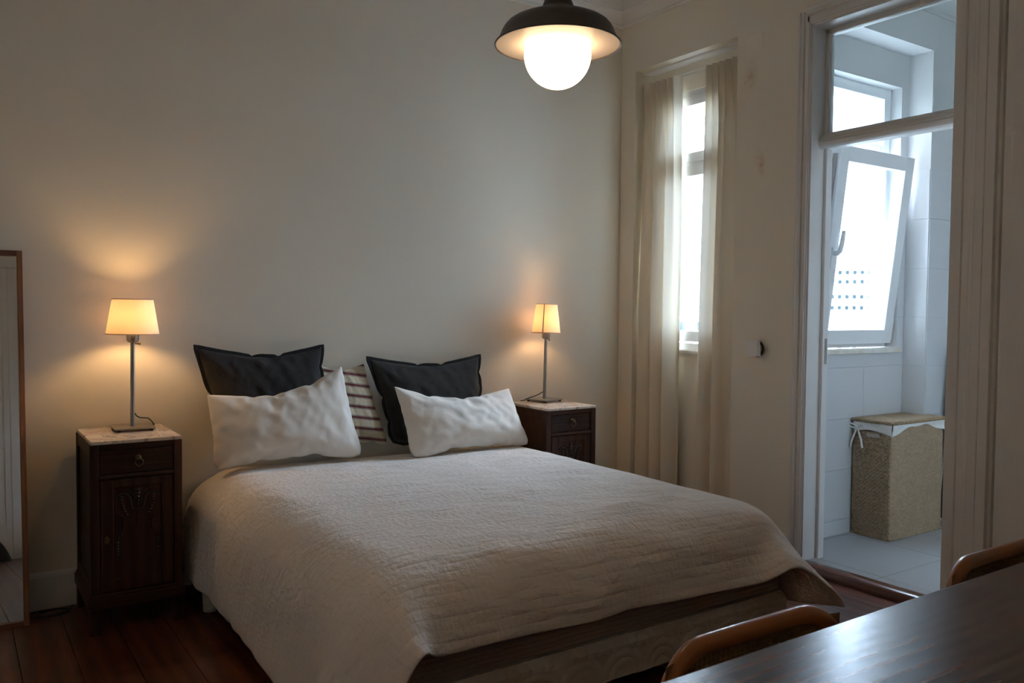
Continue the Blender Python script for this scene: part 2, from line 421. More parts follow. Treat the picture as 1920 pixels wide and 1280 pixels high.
MB().box(WX + 0.03, WX + 0.036, BY0 + 0.10, BY1 - 0.10, 1.27, 2.28).build('pane', M['glass'], win)
MB().box(WX - 0.035, WX + 0.03, BY0 - 0.03, BY1 + 0.03, 1.129, 1.150, 0.003).build('window_sill', M['marble_sill'], win)

w3 = struct_empty('added_fill_window', (LEFT - 0.1, (VY0 + VY1) / 2, VZ0))  # invented window, added out of view as fill light for the room
rect_frame(MB(), 'X', LEFT - 0.13, LEFT - 0.07, VY0, VY1, VZ0, VZ1, 0.06).box(LEFT - 0.128, LEFT - 0.072, (VY0 + VY1) / 2 - 0.04, (VY0 + VY1) / 2 + 0.04, VZ0, VZ1).build('frame', M['upvc'], w3)
for (a, b) in ((VY0 + 0.05, (VY0 + VY1) / 2 - 0.03), ((VY0 + VY1) / 2 + 0.03, VY1 - 0.05)):
    MB().box(LEFT - 0.103, LEFT - 0.098, a, b, VZ0 + 0.05, VZ1 - 0.05).build('pane', M['glass'], w3)
MB().box(LEFT - 0.032, LEFT - 0.03, VY0 + 0.005, VY1 - 0.005, VZ0 + 0.02, VZ1).build('fill_blind', M['fill_blind'], w3)

# ---------------------------------------------------------------- doorway to the bathroom
door = struct_empty('door_1', (W, (DY0 + DY1) / 2, 0))
def casing_poly(y_in, sgn, w):
    # stepped moulding across its width w (from the opening outwards); x is how far it stands off the wall
    st = [(0, 0.012), (0.10, 0.012), (0.12, 0.018), (0.42, 0.018), (0.46, 0.010), (0.52, 0.010), (0.56, 0.022), (0.78, 0.024), (0.86, 0.030), (1.0, 0.030)]
    return [(W - h, y_in + sgn * t * w) for (t, h) in st] + [(W + 0.001, y_in + sgn * w), (W + 0.001, y_in)]
MB().prism(casing_poly(DY1, 1, 0.068), 'Z', 0.0, DZ + 0.07).build('casing', M['trim'], door)
MB().prism(casing_poly(DY0, -1, 0.105), 'Z', 0.0, DZ + 0.07).build('casing', M['trim'], door)
hd = [(p[0], DZ + (DY1 - p[1]) * -1 * 1.4) for p in casing_poly(DY1, 1, 0.068)]
MB().prism(hd, 'Y', DY0 - 0.02, DY1 + 0.02).build('head_casing', M['trim'], door)
# jamb lining and stop beads
jl = MB().box(W - 0.006, WX + 0.01, DY1 - 0.012, DY1 + 0.01, 0, DZ, 0.002)
jl.box(3.945, WX + 0.005, DY1 - 0.032, DY1 - 0.010, 0, DZ, 0.006)
jl.build('jamb', M['trim'], door)
jr = MB().box(W - 0.006, WX + 0.01, DY0 - 0.01, DY0 + 0.012, 0, DZ, 0.002); jr.box(3.945, WX + 0.005, DY0 + 0.01, DY0 + 0.030, 0, DZ, 0.006)
jr.build('jamb', M['trim'], door)
MB().box(W - 0.006, WX + 0.01, DY0, DY1, DZ - 0.012, DZ + 0.01, 0.002).box(3.945, WX + 0.005, DY0 + 0.01, DY1 - 0.01, DZ - 0.040, DZ - 0.01, 0.005).build('head_jamb', M['trim'], door)
tb = [(3.90, 2.300), (3.896, 2.315), (3.905, 2.325), (3.905, 2.334), (3.918, 2.340), (3.918, 2.350), (3.935, 2.358), (3.95, 2.372), (3.985, 2.372), (3.985, 2.285), (3.92, 2.285), (3.905, 2.292)]
MB().prism(tb, 'Y', DY0 + 0.005, DY1 - 0.005).build('transom_bar', M['trim'], door)
MB().box(3.966, 3.971, DY0 + 0.028, DY1 - 0.03, 2.37, DZ - 0.038).build('transom_pane', M['glass'], door)
sp = MB().box(3.962, 3.982, DY1 - 0.034, DY1 - 0.0315, 1.12, 1.26, 0.0005).box(3.966, 3.978, DY1 - 0.0365, DY1 - 0.033, 1.205, 1.245, 0.001)
sp.build('strike_plate', M['steel'], door)
th = [(3.795, 0.0), (3.797, 0.02), (3.805, 0.036), (3.822, 0.047), (3.85, 0.051), (3.88, 0.050), (3.88, 0.0)]
MB().prism(th, 'Y', DY0 - 0.10, DY1 + 0.06).build('threshold', M['threshold'], door, smooth=50)

# tall stepped panelling right of the doorway
tp = MB().prism([(W - 0.03, 1.955), (W - 0.034, 1.953), (W - 0.034, 1.915), (W - 0.028, 1.912), (W - 0.028, 1.908), (W - 0.044, 1.904), (W - 0.046, 1.862), (W - 0.028, 1.858), (W - 0.026, 1.845), (W, 1.845), (W, 1.955)], 'Z', 0, 3.32)
struct('trim_2', tp, M['trim'])
tq = MB().box(W - 0.05, W + 0.001, 0.95, 1.823, 0.0, 3.32, 0.004).box(W - 0.054, W - 0.048, 0.99, 1.79, 0.04, 3.28, 0.002)
struct('trim_4', tq, M['trim'])

# ---------------------------------------------------------------- bathroom shell
YB, YF, ZF = 3.06, 2.905, 0.05
NX0, NX1, NZ = 4.105, 5.129, 3.045
RX0, RX1, RZ0, RZ1 = 4.27, 5.05, 1.153, 2.834
BX1, BYN, BC = 6.1, 0.7, 3.38
wb = MB()
wb.box(WX, RX0, YB, YB + 0.19, -0.1, BC + 0.1); wb.box(RX1, BX1, YB, YB + 0.19, -0.1, BC + 0.1)
wb.box(RX0, RX1, YB, YB + 0.19, -0.1, RZ0); wb.box(RX0, RX1, YB, YB + 0.19, RZ1, BC + 0.1)
wb.box(WX, NX0, YF, YB, 0, BC); wb.box(NX1, BX1, YF, YB, 0, BC); wb.box(NX0, NX1, YF, YB, NZ, BC)
wb.box(BX1, BX1 + 0.1, BYN - 0.1, YB + 0.19, -0.1, BC + 0.1); wb.box(WX, BX1, BYN - 0.1, BYN, -0.1, BC + 0.1)
wbo = struct('wall_bathroom', wb, M['white_wall'])
struct('ceiling_bathroom', MB().box(WX - 0.02, BX1 + 0.1, BYN - 0.1, YB + 0.19, BC, BC + 0.1), M['white_wall'])
cr = [(YF, 3.262), (YF - 0.012, 3.262), (YF - 0.014, 3.275), (YF - 0.03, 3.282), (YF - 0.034, 3.30), (YF - 0.07, 3.335), (YF - 0.085, 3.352), (YF - 0.10, 3.354), (YF - 0.10, BC), (YF, BC)]
struct('trim_5', MB().prism(cr, 'X', WX, BX1), M['white_wall'])
# glazed wall tiles, rows 31 cm high up to 2.31 m
rows = [(2.31 - 0.31 * (i + 1), 2.31 - 0.31 * i) for i in range(8)]
for (z0, z1) in rows:
    z0 = max(z0, ZF)
    if z1 <= ZF + 0.01: continue
    g = 0.0007
    def tl(x0, x1, y0, y1, zz0=None):
        MB().box(x0, x1, y0, y1, (z0 if zz0 is None else zz0) + g, z1 - g, 0.0008).build('tile', M['tile'], wbo)
    tl(NX1 + g, 5.72 - g, YF - 0.006, YF + 0.002); tl(5.72 + g, BX1, YF - 0.006, YF + 0.002)
    tl(NX1 - 0.006, NX1 + 0.002, YF + g, YB - g)
    tl(WX, NX0 - g, YF - 0.006, YF + 0.002)
    if z1 <= RZ0 + 0.02:
        tl(NX0 + g, 4.70 - g, YB - 0.006, YB + 0.002); tl(4.70 + g, NX1 - 0.008, YB - 0.006, YB + 0.002)
    elif z0 < RZ0:
        MB().box(NX0 + g, NX1 - 0.008, YB - 0.006, YB + 0.002, z0 + g, RZ0 - 0.001, 0.0008).build('tile', M['tile'], wbo)
        tl(RX1 + g, NX1 - 0.008, YB - 0.006, YB + 0.002, RZ0); tl(NX0 + g, RX0 - g, YB - 0.006, YB + 0.002, RZ0)
    else:
        tl(RX1 + g, NX1 - 0.008, YB - 0.006, YB + 0.002); tl(NX0 + g, RX0 - g, YB - 0.006, YB + 0.002)
# floor tiles 60 x 60
fb = struct('floor_bathroom', MB().box(3.87, BX1, BYN, YB + 0.05, -0.1, ZF - 0.004), M['grout'])
for i in range(-2, 4):
    for j in range(-3, 2):
        x0, x1, y0, y1 = 4.55 + 0.6 * i, 5.15 + 0.6 * i, 2.43 + 0.6 * j, 3.03 + 0.6 * j
        x0, x1, y0, y1 = max(x0, 3.878), min(x1, BX1), max(y0, BYN), min(y1, YB)
        if x1 - x0 < 0.02 or y1 - y0 < 0.01: continue
        MB().box(x0 + 0.0015, x1 - 0.0015, y0 + 0.0015, y1 - 0.0015, ZF - 0.012, ZF, 0.0004).build('tile', M['grey_tile'], fb)

# bathroom window: fixed light above, tilted sash below
w2 = struct_empty('window_2', ((RX0 + RX1) / 2, 3.16, RZ0))
FY = 3.135
fr = MB(); rect_frame(fr, 'Y', FY, FY + 0.07, RX0, RX1, 1.185, RZ1, 0.035)
fr.box(RX0 + 0.03, RX1 - 0.03, FY + 0.002, FY + 0.068, 2.375, 2.42, 0.004)
fr.build('frame', M['upvc'], w2)
rect_frame(MB(), 'Y', FY - 0.006, FY + 0.05, RX0 + 0.02, RX1 - 0.02, 2.412, 2.822, 0.058).build('sash', M['upvc'], w2)
MB().box(RX0 + 0.06, RX1 - 0.06, FY + 0.03, FY + 0.036, 2.45, 2.785).build('pane', M['glass'], w2)
ts = rect_frame(MB(), 'Y', -0.02, 0.045, -0.378, 0.378, 0.0, 1.17, 0.088, 0.005)
sash = ts.build('sash', M['upvc'], w2, origin=(0, 0, 0))
sash['label'] = 'lower sash tilted into the room'
sash.location = Vector((4.655, 3.105, 1.212)) - WORLD[w2.name]
sash.rotation_euler = (R(6.6), 0, 0)
def sub(mb, name, m, par, **k):
    WORLD[par.name] = Vector((0, 0, 0)); o = mb.build(name, m, par, origin=(0, 0, 0), **k); return o
sub(MB().box(-0.30, 0.30, 0.012, 0.018, 0.08, 1.09), 'pane', M['glass'], sash)
hd_ = MB().box(-0.357, -0.329, -0.03, -0.018, 0.45, 0.58, 0.004)
hd_.tube([(-0.343, -0.03, 0.545), (-0.343, -0.055, 0.545), (-0.335, -0.062, 0.56), (-0.322, -0.06, 0.60), (-0.315, -0.058, 0.64), (-0.313, -0.058, 0.68)], [0.015, 0.015, 0.015, 0.014, 0.013, 0.011], 10)
sub(hd_, 'handle', M['upvc'], sash, smooth=True)
hg = MB().box(0.379, 0.388, -0.016, 0.012, 0.02, 0.16, 0.002)
sub(hg, 'hinge', M['upvc'], sash)
hq = MB().box(-0.384, -0.379, 0.0, 0.03, 0.75, 1.12, 0.001).box(0.31, 0.33, 0.03, 0.05, 0.9, 1.09, 0.001)
sub(hq, 'lock_strip', M['steel'], sash)
MB().box(RX0 - 0.12, RX1 + 0.022, YB - 0.03, FY + 0.02, 1.153, 1.180, 0.003).build('window_sill', M['marble_sill'], w2)

# ---------------------------------------------------------------- outside
struct('ground', MB().box(-50, 700, -200, 700, -16.2, -16), M['ground'])
def building(name, loc, rz, w, d, z0, z1, rows_, label, wz, ww, wh, nw):
    t = thing(name, loc, label, 'building', None, rz)
    L = Vector(loc); WORLD[t.name] = Vector((0, 0, 0))
    MB().box(-w / 2, w / 2, 0, d, z0, z1).build('wall', M['facade'], t, origin=(0, 0, 0))
    MB().box(-w / 2 - 0.4, w / 2 + 0.4, -0.4, d + 0.4, z1, z1 + 0.5).build('roof', M['roof'], t, origin=(0, 0, 0))
    base = None
    for r_ in range(rows_):
        for i in range(nw):
            if base is None:
                base = MB().box(-ww / 2, ww / 2, -0.12, 0.1, 0, wh).build('window', M['facade_window'], t, origin=(0, 0, 0)); o = base
            else:
                o = base.copy(); col.objects.link(o); o.parent = t
            o.location = (-w / 2 + (i + 0.7) * w / (nw + 0.4), 0, wz[r_])
    return t
def polar(px_az, dist): return (dist * math.sin(px_az), dist * math.cos(px_az), 0)
building('apartment_block', polar(R(57.2), 260), -R(57.2), 62, 14, -16, 15.5, 4, 'long pale apartment block with rows of small windows, far beyond the tilted sash', [12.6, 9.9, 5.6, 2.4], 0.95, 1.1, 31)
building('flat_roofed_house', polar(R(56.4), 120), -R(50), 17, 9, -16, -1.2, 2, 'low pale flat-roofed house below the long block, seen through the tilted sash', [-3.6, -6.6], 0.5, 0.8, 9)
building('white_house', polar(R(45.6), 140), -R(45.6), 22, 10, -16, 2.0, 2, 'pale house beyond the gap between the bedroom curtains', [-1.8, -6], 0.8, 1.6, 9)

# ---------------------------------------------------------------- curtains
def curtain(name, ytop, ybot, nfold, seed, label, nbig, shift):
    rnd = random.Random(seed)
    ztop, zbot = 2.918, 0.02
    ph = [rnd.uniform(-0.5, 0.5) for _ in range(nfold + 2)]
    am = [rnd.uniform(0.75, 1.2) for _ in range(nfold + 2)]
    def fn(u, vv):
        z = ztop + (zbot - ztop) * vv
        k = min(1, vv / 0.05)
        y0 = ytop[0] + (ybot[0] - ytop[0]) * vv ** 0.8; y1 = ytop[1] + (ybot[1] - ytop[1]) * vv ** 0.8
        ph_u = u * nfold
        i = int(min(ph_u, nfold - 1e-6))
        # sharp pinched pleats at the heading, wide rolling folds further down
        t = ph_u - i
        pin = (1 - abs(2 * t - 1)) ** 1.6
        w = u + 0.05 * math.sin(5 * u + 1.5 * vv + seed)
        soft = 0.5 - 0.5 * math.cos(2 * math.pi * (w * nbig + 0.12 * math.sin(2.2 * vv + seed)) + shift)
        soft = soft ** (0.8 + 0.5 * math.sin(seed + 3 * u))
        small = 0.5 - 0.5 * math.cos(2 * math.pi * ph_u + ph[i] * 0.4)
        blend = min(1, max(0, (vv - 0.03) / 0.12)); blend = blend * blend * (3 - 2 * blend)
        b2 = min(1, max(0, (vv - 0.06) / 0.45))
        fold = pin * 0.065 * (1 - blend) + blend * (0.088 * soft * (0.45 + 0.55 * b2) + 0.026 * small * (1 - b2))
        x = 3.962 - fold - 0.006
        y = y0 + (y1 - y0) * u + 0.010 * math.sin(6.28 * ph_u) * blend * (1 - 0.5 * b2)
        y += 0.006 * noise.noise(Vector((u * 4, vv * 3, seed)))
        y = min(max(y, 3.362), 4.222)
        return (min(max(x, 3.850), 3.966), y, z + 0.004 * math.sin(ph_u * 6.28) * (1 - k))
    mb = MB().grid(fn, nfold * 14, 70)
    o = mb.build(name, M['curtain'], None, 'all', origin=(3.93, sum(ytop) / 2, 2.918))
    tag(o, label, 'curtain', 'curtains of the bedroom window')
    def head(u, vv):
        p = fn(u, vv * 0.033); return (p[0] - 0.003, p[1], p[2] + 0.002)
    h = MB().grid(head, nfold * 14, 4).build('heading_tape', M['curtain'], o, 'all')
    return o
curtain('curtain', (3.905, 4.222), (3.875, 4.224), 6, 3, 'cream linen curtain left of the window gap, nearest the room corner', 2.6, 0.6)
curtain('curtain', (3.365, 3.672), (3.362, 3.685), 6, 8, 'cream linen curtain right of the window gap, nearest the bathroom doorway', 2.3, 2.6)
wire = MB().tube([(3.976, AY0, 2.946), (3.976, 3.8, 2.941), (3.976, AY1, 2.946)], 0.0032, 6).tube([(3.981, AY0, 2.932), (3.981, 3.8, 2.927), (3.981, AY1, 2.932)], 0.0024, 6)
tag(wire.build('curtain_wire', M['upvc'], None, True), 'thin white curtain wire stretched across the window alcove', 'curtain wire')

# ---------------------------------------------------------------- small wall fittings
pl = MB().box(W - 0.004, W + 0.002, 3.174, 3.279, 2.885, 2.985, 0.0015)
tag(pl.build('blank_plate', M['plate'], None), 'wall-coloured square blank cover plate high up between curtain and doorway', 'cover plate')
bx = thing('sensor_box', (W, 3.152, 1.19), 'small white square box fixed on the wall beside the bathroom doorway', 'sensor')
WORLD[bx.name] = Vector((0, 0, 0))
rt = Matrix.Rotation(R(-5), 4, 'X')
MB().box(-0.062, -0.034, -0.034, 0.042, -0.042, 0.050, 0.003, mtx=rt).build('housing', M['box_white'], bx, origin=(0, 0, 0))
MB().tube([(-0.018, 0.005 + 0.042 * math.cos(a), 0.002 + 0.042 * math.sin(a)) for a in [2 * math.pi * i / 28 for i in range(28)]], 0.006, 8, True).build('ring', M['black'], bx, True, origin=(0, 0, 0))
MB().lathe([(0.030, 0), (0.030, 0.034)], 24, mtx=Matrix.Rotation(R(-90), 4, 'Y'), c=(0, 0.004, 0)).build('socket', M['box_white'], bx, origin=(0, 0, 0))

# ---------------------------------------------------------------- bed
bed = thing('bed', (1.9, 3.2, 0), 'wide double bed with brown mattress side and pale quilted base under the duvet', 'bed')
X0, X1, Y0, Y1 = 0.965, 2.835, 2.205, 4.335
def bed_top(x, y, zt=0.560):
    z = zt
    for d, r in ((x - X0, 0.24), (X1 - x, 0.11), (y - Y0, 0.17)):
        if d < r: z -= 0.9 * r * (1 - math.sqrt(max(0, 1 - (1 - max(d, 0) / r) ** 2)))
    return z + 0.012 * math.sin(x * 2.1 + 0.5) * math.sin(y * 1.7)
xs = [X0 + 0.02 * i for i in range(14)] + [X0 + 0.3 + 0.1 * i for i in range(14)] + [X1 - 0.015 * i for i in range(9, -1, -1)]
ys = [Y0 + 0.02 * i for i in range(11)] + [Y0 + 0.28 + 0.15 * i for i in range(12)] + [Y1]
v = [(x, y, bed_top(x, y)) for y in ys for x in xs]; nX = len(xs); nY = len(ys)
f = [(j * nX + i, j * nX + i + 1, (j + 1) * nX + i + 1, (j + 1) * nX + i) for j in range(nY - 1) for i in range(nX - 1)]
MB().add(v, f).build('fitted_sheet', M['sheet'], bed, 'all')
ms = MB()
ring = list(range(nX)) + [j * nX + nX - 1 for j in range(1, nY)] + [(nY - 1) * nX + i for i in range(nX - 2, -1, -1)] + [j * nX for j in range(nY - 2, 0, -1)]
rv = [v[q] for q in ring] + [(v[q][0], v[q][1], 0.26) for q in ring]; L = len(ring)
ms.add(rv, [((k + 1) % L, k, L + k, L + (k + 1) % L) for k in range(L)] + [tuple(range(L, 2 * L))])
# ribbed border on the foot side
for i in range(9):
    z = 0.275 + i * 0.016; ms.tube([(X0 + 0.01, Y0 - 0.001, z), (X1 - 0.01, Y0 - 0.001, z)], 0.004, 5)
ms.build('mattress', M['mattress'], bed)
# quilted base: clamshell stitching as real relief on the front and sides
def shell(u, z):
    pit = 0.185; rowh = 0.095; best = -1.0
    hgt = 0.0
    for rr in range(3):
        cz = 0.115 + rr * rowh - rowh; off = (rr % 2) * pit / 2
        cx = round((u - off) / pit) * pit + off
        d = math.hypot(u - cx, (z - cz) * 1.0)
        if d < pit * 0.56 and z >= cz:
            hgt = d; best = 0; break
    if best < 0: hgt = 0.0
    t = (hgt / (pit * 0.56)) * 3.0
    return 0.006 * abs(math.sin(math.pi * t)) ** 0.6
bx0, bx1, by0, by1, bz0, bz1 = 0.935, 2.842, 2.170, 4.33, 0.115, 0.252
bs = MB()
bs.grid(lambda a, b: (bx0 + (bx1 - bx0) * a, by0 - shell((bx1 - bx0) * a, bz0 + (bz1 - bz0) * b) * min(1, 8 * a, 8 * (1 - a)) + 0.03 * max(0, b - 0.85) / 0.15, bz0 + (bz1 - bz0) * b), 420, 44)
for (xx, sg) in ((bx0, -1), (bx1, 1)):
    bs.grid(lambda a, b: (xx + sg * shell((by1 - by0) * a, bz0 + (bz1 - bz0) * b) * min(1, 8 * a, 8 * (1 - a)) - sg * 0.03 * max(0, b - 0.85) / 0.15, by0 + (by1 - by0) * a, bz0 + (bz1 - bz0) * b), 240, 22)
bs.add([(bx0, by0, bz0), (bx1, by0, bz0), (bx1, by1, bz0), (bx0, by1, bz0), (bx0 + 0.03, by0 + 0.03, bz1), (bx1 - 0.03, by0 + 0.03, bz1), (bx1 - 0.03, by1, bz1), (bx0 + 0.03, by1, bz1)],
       [(3, 2, 1, 0), (4, 5, 6, 7), (3, 2, 6, 7)])
bs.build('quilted_base', M['quilt'], bed, 40, fix=False)
lp = []
for i in range(23):
    z = 0.118 * i / 22; lp.append((0.028 + 0.006 * z / 0.118 + (0.003 if i % 2 else 0), z))
for (x, y) in ((0.985, 3.93), (2.81, 3.93), (1.02, 2.30), (2.78, 2.30), (1.9, 2.30)):
    MB().lathe(lp, 20, (x, y, 0)).build('leg', M['bed_leg'], bed, 30)

